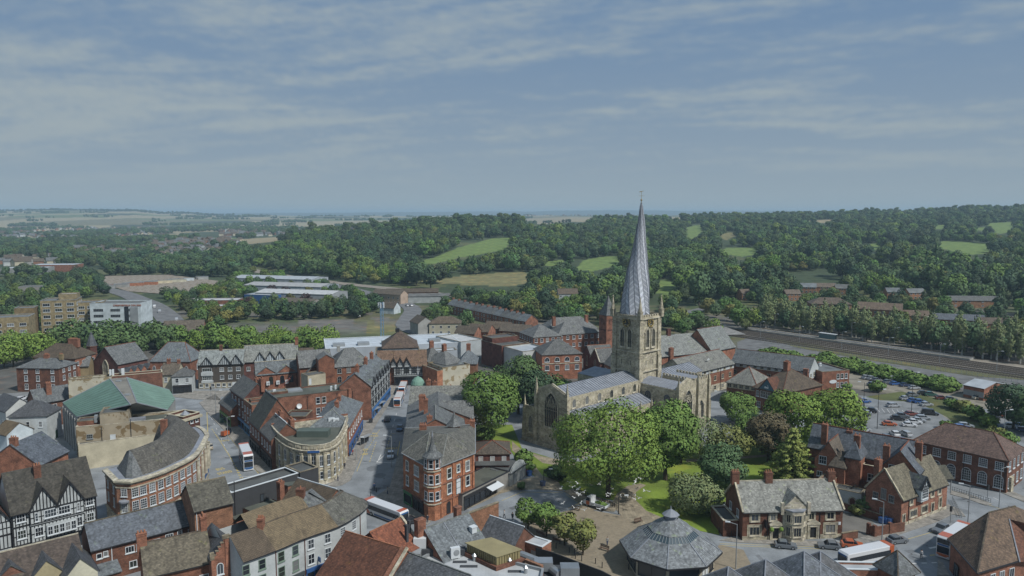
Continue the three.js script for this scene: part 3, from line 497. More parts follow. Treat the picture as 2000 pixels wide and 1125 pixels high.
const sheet =(pts,n)=>{const r=put(slab(new Geo(),pts,0.15),'roof',M.lead);const gg=new Geo();for(let i=0;i<=n;i++){const t=i/n,A=pts[0].map((q,j)=> lerp(q,pts[1][j],t)),B=pts[3].map((q,j)=> lerp(q,pts[2][j],t));A[1]+= 0.06;B[1]+= 0.06;new Geo().bar(A,B,0.1).build('standing_seam',M.lead,r);}return r;};
put(new Geo().box(-32,0,-10.4,0,15.2,0.4),'nave_wall',st);
sheet([[-32,15.3,0.2],[0,15.3,0.2],[0,17.3,-5],[-32,17.3,-5]],30);sheet([[0,15.3,-10.2],[-32,15.3,-10.2],[-32,17.3,-5],[0,17.3,-5]],30);
const wf=new Geo(),gp =[[-10.4,0],[0.4,0],[0.4,15.9],[-5,18.1],[-10.4,15.9]],G3 =(x)=> gp.map(q =>[x,q[1],q[0]]);
wf.poly(...G3(-32.6).reverse());wf.poly(...G3(-31.8));for(let i=0;i<5;i++){const j =(i + 1)% 5,a=gp[i],b=gp[j];wf.poly([-31.8,a[1],a[0]],[-32.6,a[1],a[0]],[-32.6,b[1],b[0]],[-31.8,b[1],b[0]]);}put(wf,'west_gable',st);
const cp=new Geo().bar([-32.2,15.95,0.7],[-32.2,18.2,-5],0.28).bar([-32.2,15.95,-10.7],[-32.2,18.2,-5],0.28);put(cp,'coping',cap);
const W =[[-32.6,-10.4],[-32.6,0.4]];
win(o,W,5.4,5.6,5.6,10.6,{frame: cap,arch: 'point',fw: 0.4,dep: 0.3,nx: 7,ny: 2,name: 'west_window'});
const tr=new Geo();for(let i=-2;i<=2;i++)tr.bar([i*0.75,11.6,0.14],[i*0.75 + 0.37,13.2,0.14],0.09).bar([i*0.75,11.6,0.14],[i*0.75 - 0.37,13.2,0.14],0.09);for(const s of[-1,1])tr.bar([s*1.4,12.2,0.15],[0,14.9,0.15],0.12);onFace(o,W,5.4,0,tr,'tracery',cap);
win(o,W,8.6,0,2.3,4.1,{frame: cap,arch: 'point',fw: 0.4,dep: 0.5,nx: 1,ny: 1,sill: false,name: 'west_door',glass: M.blackPaint});
const pin =(x,z,y0,y1,w=1.0)=> put(new Geo().cbox(x,0,z,w*1.3,y0*0.55,w*1.3).cbox(x,0,z,w,y0,w).lathe([[w*0.62,y0],[w*0.3,y0 +(y1 - y0)* 0.5],[0.06,y1],[0,y1 + 0.1]],4,x,z,0.785),'buttress',st);
pin(-32.6,0.9,15.4,19.3);pin(-32.6,-10.9,15.4,19.3);
put(new Geo().box(-32,0,-15.9,0,9.8,-10.4).box(-32.4,0,-15.9,-31.9,10.4,-10.4),'aisle_wall',st);sheet([[0,9.9,-15.8],[-32,9.9,-15.8],[-32,11.6,-10.4],[0,11.6,-10.4]],20);
put(new Geo().box(-32,0,0.4,-0.2,9.6,6),'aisle_wall',st);sheet([[-32,9.8,5.8],[-0.2,9.8,5.8],[-0.2,11.5,0.4],[-32,11.5,0.4]],20);
win(o,[[-32.4,-15.9],[-32.4,-10.4]],2.6,2.6,2.2,5.4,{frame: cap,arch: 'point',fw: 0.3,dep: 0.3,nx: 3,ny: 1});pin(-32.2,-16.1,9.6,13.2,0.9);pin(-32.2,6.2,9.6,13.2,0.9);
wins(o,[[-32,0.4],[0,0.4]],6,[11.9],1.7,2.7,{frame: cap,arch: 'round',fw: 0.24,nx: 2,ny: 1});wins(o,[[-32,6],[0,6]],6,[3],2.2,5,{frame: cap,arch: 'point',fw: 0.25,nx: 3,ny: 1});
for(let i=0;i<6;i++)pin(-28 + i*5.2,6.3,8.6,11.2,0.8);
put(new Geo().box(0,0,0,10,14.3,13.7),'transept_wall',st);sheet([[0.2,14.4,13.5],[0.2,14.4,0],[5,15.6,0],[5,15.6,13.5]],12);sheet([[9.8,14.4,0],[9.8,14.4,13.5],[5,15.6,13.5],[5,15.6,0]],12);
const tg=new Geo(),tp =[[0,0],[10,0],[10,15.1],[5,17.1],[0,15.1]];tg.poly(...tp.map(q =>[q[0],q[1],14.0]));tg.poly(...tp.map(q =>[q[0],q[1],13.3]).reverse());for(let i=0;i<5;i++){const j =(i + 1)% 5,a=tp[i],b=tp[j];tg.poly([a[0],a[1],13.3],[b[0],b[1],13.3],[b[0],b[1],14.0],[a[0],a[1],14.0].slice());}put(tg,'transept_gable',st);
put(new Geo().bar([-0.2,15.1,13.65],[5,17.25,13.65],0.24).bar([10.2,15.1,13.65],[5,17.25,13.65],0.24),'coping',cap);
const SF =[[0,14.0],[10,14.0]];win(o,SF,5,4.2,4.6,10,{frame: cap,arch: 'point',fw: 0.4,dep: 0.3,nx: 5,ny: 1,name: 'transept_window'});
const t2=new Geo();for(let i=-1;i<=1;i++)t2.lathe([[0.55,-0.1],[0.55,0.1],[0.42,0.1],[0.42,-0.1]],12,i*1.15,0).lathe([[0.5,-0.1],[0.5,0.1],[0.38,0.1],[0.38,-0.1]],12,i*0.6,-1.2);const tm=onFace(o,SF,5,10.6,t2,'tracery',cap,0.18);tm.rotation.order='YXZ';tm.rotation.x=Math.PI/2;
wins(o,[[0,0],[0,13.7]],2,[10.2],2.6,2.6,{frame: cap,arch: 'round',fw: 0.2,nx: 3,ny: 1});pin(0,14.2,14.8,18.2,0.9);pin(10,14.2,15.2,18.6,1.1);
put(new Geo().box(10.4,0,1,18,15.2,12.6),'chapel_wall',st);put(new Geo().box(10.7,15.2,1.3,17.7,15.32,12.3),'roof',M.lead);const cb=new Geo();for(let i=0;i<8;i++)cb.box(10.5 + i*0.95,15.2,12.2,11.1 + i*0.95,16,12.6);for(let i=0;i<10;i++)cb.box(17.6,15.2,1.2 + i*1.15,18,16,1.9 + i*1.15).box(10.4,15.2,1.2 + i*1.15,10.8,16,1.9 + i*1.15);put(cb,'battlement',st);pin(18,12.8,15,17.4,0.9);
win(o,[[10.4,12.6],[18,12.6]],4,3.2,3.2,6,{frame: cap,arch: 'point',fw: 0.3,nx: 4,ny: 1});
put(new Geo().box(-2,0,-23,10,13.8,-10.4),'transept_wall',st);{const c =[[-2,-10.4],[10,-10.4],[10,-23],[-2,-23]];put(new Geo().poly([-2.2,13.9,-10],[-2.2,13.9,-23.2],[4,15.6,-21],[4,15.6,-10]).poly([10.2,13.9,-23.2],[10.2,13.9,-10],[4,15.6,-10],[4,15.6,-21]).poly([-2.2,13.9,-23.2],[10.2,13.9,-23.2],[4,15.6,-21]).poly([-2.2,13.9,-10],[10.2,13.9,-10],[4,15.6,-10]),'roof',M.lead);}
put(new Geo().box(10,0,-10,34,13,0),'chancel_wall',st);sheet([[10,13.1,0.2],[34,13.1,0.2],[34,15.2,-5],[10,15.2,-5]],20);sheet([[34,13.1,-10.2],[10,13.1,-10.2],[10,15.2,-5],[34,15.2,-5]],20);
put(new Geo().box(-33.4,0,-16.6,-32.3,0.5,1.6).box(-33.1,0.5,-16.3,-32.3,1.0,1.4),'plinth',st);
})();
// buildings at the lower left and along the left street
const zm =(ox,oy)=>(x,y)=>[ox + x/4.5925,oy + y/4.5925];
const zA=zm(0,640),zB=zm(0,880),zC=zm(380,640),zD=zm(380,880),zE=zm(700,640),zF=zm(700,880),zG=zm(1000,640),zH=zm(1080,880),zI=zm(1300,640),zJ=zm(1400,880),zK=zm(1600,640),zL=zm(1600,880);
const stoneWin ={frame: M.paleStone,nx: 3,ny: 1,fw: 0.16,dep: 0.12},sash ={nx: 1,ny: 2},geoWin ={nx: 3,ny: 4,fw: 0.1},sur ={sur: M.paleStone};
function sweep(pts,prof){const n=pts.length,nor=pts.map((p,i)=>{const a=pts[Math.max(0,i - 1)],b=pts[Math.min(n - 1,i + 1)],dx=b[0]- a[0],dz=b[1]- a[1],l=Math.hypot(dx,dz);return[dz/l,-dx/l];});return prof.map(([d,h])=> pts.map((p,i)=>[p[0]+ nor[i][0]* d,h,p[1]+ nor[i][1]* d]));}
function sweepGeo(rows,i0=0,i1=null){const g=new Geo();for(let k=0;k<rows.length - 1;k++)for(let i=i0;i <(i1 ?? rows[k].length - 1);i++)g.poly(rows[k][i],rows[k][i + 1],rows[k + 1][i + 1],rows[k + 1][i]);return g;}
const px2 =(P,h)=> P.map(q =>{const w=at(q[0],q[1],h);return[w.x,w.z];});
function subdiv(P,k){const o =[];for(let i=0;i<P.length - 1;i++)for(let j=0;j<k;j++){const a=P[Math.max(0,i - 1)],b=P[i],c=P[i + 1],d=P[Math.min(P.length - 1,i + 2)],t=j/k;o.push([0,1].map(m=>0.5 *((2*b[m])+(-a[m]+ c[m])* t +(2*a[m]- 5*b[m]+ 4*c[m]- d[m])* t*t +(-a[m]+ 3*b[m]- 3*c[m]+ d[m])* t*t*t)));}o.push(P[P.length - 1]);return o;}
(function timberedHall(){
const o=site('timbered_building','tall black and white timbered building with twin gables and steep stone slate roof','building',zB(100,560),zB(855,380),9.8),L=o.L,rm=mat('slate',0.105,0.10,0.085,0.9);
block(o,{L,d: 12,h: 9.8,wall: M.white,rise: 6,rmat: rm,over: 0.5});
const bl=4.5,x0=L*0.2;for(const x of[x0,x0 + bl]){block(o,{x,z: 0.55,L: bl,d: 5,h: 9.3,y0: 9.1,wall: M.white,roof: 'gablez',rise: 4.3,rmat: rm,over: 0.25,gut: false});gableTimbers(o,[[x,0.55],[x + bl,0.55]],bl/2,bl,9.4,4.1,8);}
new Geo().box(x0,3.2,0,x0 + 2*bl,9.3,0.55).build('jetty',M.white,o);
const F0 =[[0,0.0],[L,0.0]],F1 =[[0,0.55],[L,0.55]],fr ={nx: 3,ny: 2,fw: 0.13};
timbers(o,F0,0,x0,6.9,9.4,5,1);timbers(o,F0,x0 + 2*bl,L,6.9,9.4,5,1);timbers(o,F0,0,x0,3.3,6.6,5,1);timbers(o,F0,x0 + 2*bl,L,3.3,6.6,5,1);
timbers(o,F1,x0,x0 + 2*bl,6.9,9.1,15,1);timbers(o,F1,x0,x0 + 2*bl,3.3,6.4,15,1);
win(o,[[0,0.08],[L,0.08]],x0/2,7.6,1.5,1.6,fr);win(o,[[0,0.08],[L,0.08]],(L + x0 + 2*bl)/ 2,7.6,1.4,1.6,fr);win(o,[[0,0.08],[L,0.08]],x0/2,4.4,1.5,1.7,fr);win(o,[[0,0.08],[L,0.08]],(L + x0 + 2*bl)/ 2,4.4,1.4,1.7,fr);
for(const u of[x0 + 3.3,x0 + 5.6])win(o,[[0,0.64],[L,0.64]],u,7.4,2.1,1.6,{nx: 4,ny: 2,fw: 0.13});for(const u of[x0 + 1.0,x0 + 8.0])win(o,[[0,0.64],[L,0.64]],u,7.2,0.6,1.7,{nx: 1,ny: 3});
new Geo().box(x0 + 2.4,3.9,0.5,x0 + 7.4,6.1,1.35).build('bay',M.white,o);for(let i=0;i<5;i++)win(o,[[0,1.36],[L,1.36]],x0 + 2.95 + i*0.98,4.2,0.9,1.7,{nx: 2,ny: 2});win(o,F1,x0 + 1.3,4.2,1.5,1.8,fr);win(o,F1,x0 + 8.1,4.2,1.0,1.8,{nx: 2,ny: 2});
shop(o,F0,0.3,L - 0.3,M.blackPaint,{h: 3.2,bays: 6});onFace(o,F0,L*0.33,2.55,new Geo().box(0,0,0.32,4.2,0.65,0.4),'shop_sign',M.bluePaint);
chimney(o,L*0.38,-4.6,13.2,1.2,1.0,3.2,M.brownBrick,3);downpipe(o,F0,0.15,9.6);downpipe(o,F0,L - 0.15,9.6);
const b2=block(o,{x: -5.6,z: -0.4,L: 5.4,d: 11,h: 8.6,wall: M.white,roof: 'gablez',rise: 4.4,rmat: M.rustTile,over: 0.4});timbers(o,b2.front,0,5.4,3.3,5.6,9,0);timbers(o,b2.front,0,5.4,5.9,8.2,9,1);gableTimbers(o,b2.front,2.7,5.4,8.4,4.2,8);
})();
(function brownRow(){
const o=site('tiled_row','low brown tiled row with two cream rendered gables at the bottom edge','building',zB(140,885),zB(690,750),9.2),L=o.L;
block(o,{x: -9,z: 5,L: L + 9,d: 10,h: 6.2,wall: M.brownBrick,rise: 3,rmat: mat('slate',0.15,0.12,0.10,0.85),ridge: M.paleStone});
for(const[p,W,wl]of[[zB(415,985),5.2,M.tan],[zB(720,965),4.8,M.cream],[zB(95,1030),6.2,M.brownBrick]]){const[lx,lz]= localOf(o,p[0],p[1],8.4);const b=block(o,{x: lx - W/2,z: lz,L: W,d: lz - 0.5,h: 5.6,wall: wl,roof: 'gablez',rise: 2.8,rmat: M.darkSlate,over: 0.2});win(o,b.front,W/2,2.6,1.7,1.4,{nx: 3,ny: 1});}
})();
(function longSlate(){
const o=site('slate_roofed_range','long brick range under a blue grey slate roof with small white windows','building',zB(820,890),zB(1740,650),6.4),L=o.L;
const b=block(o,{L,d: 8.6,h: 6.4,wall: M.brownBrick,rise: 3.3,rmat: M.darkSlate,ridge: mat('slate',0.19,0.16,0.11)});
for(const[u,w,h,y]of[[0.065,0.9,1.0,4.4],[0.125,0.8,1.0,4.5],[0.35,1.5,1.25,4.0],[0.455,1.5,1.25,4.0],[0.605,1.5,1.25,4.0],[0.74,1.4,1.3,4.3],[0.845,0.8,1.2,4.5],[0.95,0.6,0.9,4.6]])win(o,b.front,u*L,y,w,h,{nx: w>1?3:1,ny: 1});
for(const u of[0.18,0.5,0.87])downpipe(o,b.front,u*L,6.3,M.whitePaint);wins(o,b.front,4,[1.1],1.3,1.3,{nx: 2,ny: 1});block(o,{x: L*0.02,z: 3.2,L: 3.4,d: 3.15,h: 2.6,wall: M.brownBrick,roof: 'lean',rise: 0.8,rmat: M.slate});
})();
(function tallBrick(){
const o=site('brick_warehouse','tall blank sided brick block with mossy grey slope of roof','building',zB(1745,540),zD(340,460),10.6),L=o.L;
const b=block(o,{L,d: 9.5,h: 10.6,wall: M.paleBrick,rise: 3.4,rmat: mat('slate',0.17,0.165,0.135,0.9),ridge: M.darkStone});downpipe(o,b.front,0.3,10.4,M.whitePaint);onFace(o,b.front,0,0,new Geo().box(0,5.2,0.01,L,5.32,0.06),'string_course',M.brownBrick);
})();
(function chimneyHouse(){
const o=site('chimneyed_house','brick house with mottled tiled roof between two brick chimney stacks at bottom edge','building',zB(1300,1128),zD(150,990),7.2),L=o.L;
const b=block(o,{L,d: 9,h: 7.2,wall: M.redBrick,rise: 3.6,rmat: mat('slate',0.175,0.155,0.115,0.9),ridge: M.brownTile});chimney(o,0.1,-4.5,7.2,1.5,1.0,5.4,M.redBrick,3);chimney(o,L - 0.3,-5.2,7.6,1.0,1.7,5.6,M.redBrick,4,'z');wins(o,b.front,4,[3.4],1.5,1.8,{nx: 2,ny: 2});downpipe(o,b.front,L - 0.3,7);
})();
(function steppedGable(){
const o=site('stepped_gable_house','narrow orange brick house with stepped gable beside the white crescent','building',zD(150,985),zD(425,915),8.4),L=o.L;
block(o,{x: 0.1,z: -0.3,L: L - 0.2,d: 10,h: 7.8,wall: M.redBrick,roof: 'gablez',rise: 2.6,rmat: M.darkSlate,over: 0.1,gut: false});
const g=new Geo(),n=5;g.box(0,0,-0.3,L,8.4,0);for(let i=0;i<n;i++){const w=L *(0.86 - i*0.17);g.box(L/2 - w/2,8.4 + i*0.62,-0.3,L/2 + w/2,9.02 + i*0.62,0);}g.build('gable_wall',M.redBrick,o);
const c=new Geo();for(let i=0;i<n;i++){const w=L *(0.86 - i*0.17),w2=L *(0.86 -(i + 1)* 0.17);for(const s of[-1,1])c.box(L/2 + Math.min(s*w,s*w2)/ 2 - 0.08,9.02 + i*0.62,-0.38,L/2 + Math.max(s*w,s*w2)/ 2 + 0.08,9.16 + i*0.62,0.08);}c.box(L/2 - 0.6,11.5,-0.4,L/2 + 0.6,12.1,0.1).box(-0.2,8.4,-0.4,0.5,9.6,0.1).box(L - 0.5,8.4,-0.4,L + 0.2,9.9,0.1);c.build('coping',M.darkStone,o);
const f =[[0,0],[L,0]];onFace(o,f,L/2,0,new Geo().box(-0.22,3.5,0.01,0.22,11.4,0.16),'pilaster',M.redBrick);for(const u of[L*0.27,L*0.73]){win(o,f,u,5.6,1.1,2.0,{arch: 'round',nx: 2,ny: 1,sur: null});win(o,f,u,2.4,1.3,2.1,{arch: 'round',nx: 2,ny: 1});}shop(o,f,0.3,L - 0.3,M.bluePaint,{h: 2.3});
})();
(function whiteCrescent(){
const P=subdiv(px2([zD(430,990),zD(720,885),zD(980,775),zD(1280,670),zD(1450,572),zD(1532,502),zD(1532,455),zD(1480,425)],9),4),n=P.length,o=base('white_crescent','curving white rendered terrace with tan tiled roof and shops below','building',[P[0][0],0,P[0][1]]);
const Q=P.map(q =>[q[0]- P[0][0],q[1]- P[0][1]]),w=sweep(Q,[[0,0],[0,9]]),last=n - 1;
const cut=17,front=sweep(Q,[[-0.35,8.85],[4.4,11.9],[7.6,10.0]]),back=sweep(Q,[[7.6,10.0],[10.6,12.2],[14,9.4]]);
const wl=sweepGeo(w);const b0=sweep(Q,[[0,0],[4.4,11.8],[7.6,9.9],[10.6,12.1],[13.6,9.4]]).map(r=>r[0]);wl.poly([b0[4][0],0,b0[4][2]],b0[0],[0,8.9,0],b0[1],b0[2],b0[3],b0[4]);const bk=sweep(Q,[[13.6,0],[13.6,9.4]]);for(let i=0;i<cut;i++)wl.poly(bk[0][i + 1],bk[0][i],bk[1][i],bk[1][i + 1]);wl.build('wall',M.white,o);
sweepGeo(front,0,4).build('roof',M.brownPan,o);sweepGeo(front,4,cut - 5).build('roof',M.pantile,o);sweepGeo(back,4,cut - 5).build('roof',M.pantile,o);sweepGeo(front,cut - 5).build('roof',mat('slate',0.17,0.165,0.14,0.9),o);sweepGeo(back,cut - 5,last - 6).build('roof',M.slate,o);
const gt=new Geo(),ed=sweep(Q,[[-0.4,8.8]])[0];for(let i=0;i<last;i++)gt.bar(ed[i],ed[i + 1],0.09);gt.build('gutter',M.blackPaint,o);const rg=new Geo(),rl=front[1];for(let i=0;i<last;i++)rg.bar(rl[i],rl[i + 1],0.13);rg.build('ridge',M.brownTile,o);
const seg=i =>[Q[i],Q[i + 1]],gw ={frame: mat('',0.16,0.22,0.17,0.6),nx: 1,ny: 2};
for(const[i,t,st]of[[0,0.5,gw],[2,0.5,gw],[4,0.8,gw],[6,0.8,gw],[8,0.8,{}],[10,0.7,{}],[12,0.9,{nx: 3,ny: 4}],[15,0.3,{nx: 3,ny: 4}]]){const f=seg(i),l=flen(f);win(o,f,l*t,6.4,1.25,1.75,st);win(o,f,l*t,3.6,1.3,1.9,st);}
for(const[a,b,m]of[[0,4,M.black],[4,8,mat('',0.06,0.07,0.075,0.6)],[8,12,M.bluePaint],[12,15,mat('',0.05,0.08,0.12,0.6)]])shop(o,[Q[a],Q[b]],0.15,flen([Q[a],Q[b]])- 0.15,m,{h: 3.0,bays: 4});
for(const i of[4,8,17])downpipe(o,seg(i),0.1,8.7,M.darkBrick);chimney(o,rl[4][0]+ 0.2,rl[4][2],10.6,1.0,1.2,2.6,M.redBrick,3);chimney(o,back[1][13][0],back[1][13][2],11.4,1.5,1.2,1.9,M.brownBrick,1);
const sn=new Geo().box(-0.05,0,0,0.05,0.9,0.8);onFace(o,seg(9),1,3.7,sn,'hanging_sign',M.bluePaint,0.1);
})();
(function courtyard(){
let o=site('black_clad_block','block with black clad side wall and pale coping above the back yards','building',zD(330,385),zD(935,205),9),L=o.L;
block(o,{L,d: 5.5,h: 8.6,wall: M.charcoal,roof: 'flat',par: 0.5,coping: M.whitePaint});win(o,[[0,0],[L,0]],L*0.43,5.4,0.9,1.6,{frame: M.blackPaint,nx: 1,ny: 1});onFace(o,[[0,0],[L,0]],L*0.04,0,new Geo().box(-0.06,0,0.02,0.06,11.4,0.14),'downpipe',M.blackPaint);
block(o,{x: L,z: 0.5,L: 4.6,d: 6,h: 9,wall: M.charcoal,roof: 'flat',par: 0.3});
o=site('pantiled_house','red brick house with brown pantiled roof behind the white crescent','building',zD(930,250),zD(1270,350),10.2);block(o,{z: 4.2,L: o.L,d: 8.4,h: 6.8,wall: M.redBrick,rise: 3.4,rmat: M.brownPan,ridge: M.whitePaint});chimney(o,-1.2,3.6,6,1.1,1.1,4.4,M.redBrick,2);
o=site('yard_outbuilding','small flat roofed brick outbuilding beside the black wall','outbuilding',zD(530,565),zD(790,475),5.2);block(o,{L: o.L,d: 6,h: 5.2,wall: M.redBrick,roof: 'flat',par: 0.05,fmat: M.greenFelt});wins(o,[[0,0],[o.L,0]],2,[3.2],1.4,1.0,{nx: 2,ny: 1});
o=site('yard_stair_block','low flat roofed brick stair block at the foot of the black wall','outbuilding',zD(375,640),zD(545,590),4.2);block(o,{L: o.L,d: 5,h: 4.2,wall: M.redBrick,roof: 'flat',par: 0.05,fmat: M.greenFelt});win(o,[[0,0],[o.L,0]],1.4,2.2,0.9,1.6,{frame: mat('',0.3,0.27,0.06,0.6),nx: 1,ny: 1});
o=site('brick_lean_to','tall narrow brick outhouse with gridded window in the back yard','outbuilding',zD(705,290),zD(840,320),8);block(o,{L: o.L,d: 4,h: 7.4,wall: M.redBrick,roof: 'leanf',rise: 0.7,rmat: M.greenFelt});win(o,[[0,0],[o.L,0]],o.L*0.4,4.6,2,1.6,{frame: M.greyMetal,nx: 4,ny: 3});
})();
(function curvedBank(){
const o0=at(...zB(1040,265),11.4),P0=px2([zB(940,165),zB(1040,265),zB(1175,270),zB(1400,205),zB(1600,120),zB(1760,25),zC(100,985),zC(108,950),zC(70,905),zC(20,880)],11.4),P =[P0[0],...subdiv(P0.slice(1,3),2),...subdiv(P0.slice(2),3).slice(1)];
const o=base('curved_brick_bank','curved brick bank building with white sash windows and sweeping mansard of grey slate','building',[o0.x,0,o0.z]),Q=P.map(q =>[q[0]- o0.x,q[1]- o0.z]),n=Q.length;
const core=ccw([...Q,[Q[n - 1][0]- 9,Q[n - 1][1]- 1],[Q[0][0]+ 9,Q[0][1]- 8]]);
sweepGeo(sweep(Q,[[0,0],[0,11]])).build('wall',mat('brick',0.36,0.18,0.11),o);
sweepGeo(sweep(Q,[[-0.05,10.5],[-0.55,11.0],[-0.55,11.35],[0.5,11.5],[0.5,11.2]])).build('cornice',M.paleStone,o);sweepGeo(sweep(Q,[[0,9.75],[-0.14,9.75],[-0.14,10.0],[0,10.0]])).build('string_course',M.paleStone,o);sweepGeo(sweep(Q,[[-0.06,0],[-0.06,3.4],[-0.3,3.5],[-0.3,3.8],[0,3.8]])).build('shop_storey',M.paleStone,o);
sweepGeo(sweep(Q,[[0.5,11.25],[1.6,11.3]]),1).build('gutter',M.lead,o);const rp=sweep(Q,[[1.6,11.3],[3.6,13.6],[5.4,15.2],[6.6,15.7],[7.8,15.2],[9.4,13.4],[10.8,10]]).map(r=>r.slice(5));const lowB=sweep(Q,[[1.6,11.3]])[0];sweepGeo(rp).build('roof',mat('slate',0.15,0.14,0.12,0.85),o);
const e0=rp.map(r=>r[0]),hip=new Geo();const A =[Q[1][0]+ 1.2,11.3,Q[1][1]- 1.4],B =[Q[0][0]+ 2.0,11.3,Q[0][1]- 1];hip.poly(lowB[3],lowB[4],e0[0],e0[1],e0[2],e0[3]).poly(A,lowB[3],e0[3]).poly(B,A,e0[3]).poly(e0[6],B,e0[3],e0[4],e0[5]);hip.build('roof',M.slate,o);
new Geo().cap(ccw([...Q.slice(0,3),[Q[2][0]+ 2,Q[2][1]- 8],[Q[0][0]+ 5,Q[0][1]- 6]]),11.22).build('lead_flat',M.lead,o);
new Geo().poly([Q[0][0],0,Q[0][1]],[Q[0][0],11,Q[0][1]],[Q[0][0]+ 6,11,Q[0][1]- 9],[Q[0][0]+ 6,0,Q[0][1]- 9]).build('wall',M.darkBrick,o);
const f01 =[Q[0],Q[1]],f12 =[Q[1],Q[3]];for(const y of[5.2,8.0]){wins(o,f01,2,[y],1.0,1.9,geoWin);}win(o,f12,flen(f12)/ 2,8.0,1.3,2,geoWin);win(o,f12,flen(f12)/ 2,4.6,1.3,2.3,{...geoWin,sur: M.paleStone,surw: 0.4});onFace(o,f12,flen(f12)/ 2,7.05,new Geo().lathe([[1.1,-0.15],[1.1,0.15],[0,0.4]],10),'door_hood',M.lead);
for(let i=3;i<n - 3;i++){const f =[Q[i],Q[i + 1]],l=flen(f);const k=1;for(const u of spread(k,l /(2*k),l - l /(2*k)))for(const y of[4.9,7.8])win(o,f,u,y,1.35,2.1,geoWin);}
for(let i=12;i<17;i+=1){const f =[Q[i],Q[i + 1]];onFace(o,f,0.1,0,new Geo().lathe([[0.42,3.8],[0.36,9.7],[0.5,9.75]],10),'column',M.paleStone,0.25);}
{const f =[Q[12],Q[15]];onFace(o,f,0.5,3.0,new Geo().box(0,0,0.32,flen(f)- 1,0.8,0.45),'shop_sign',M.bluePaint);}
chimney(o,rp[5][11][0],rp[5][11][2],9,1.3,1.0,7,M.redBrick,0);
})();
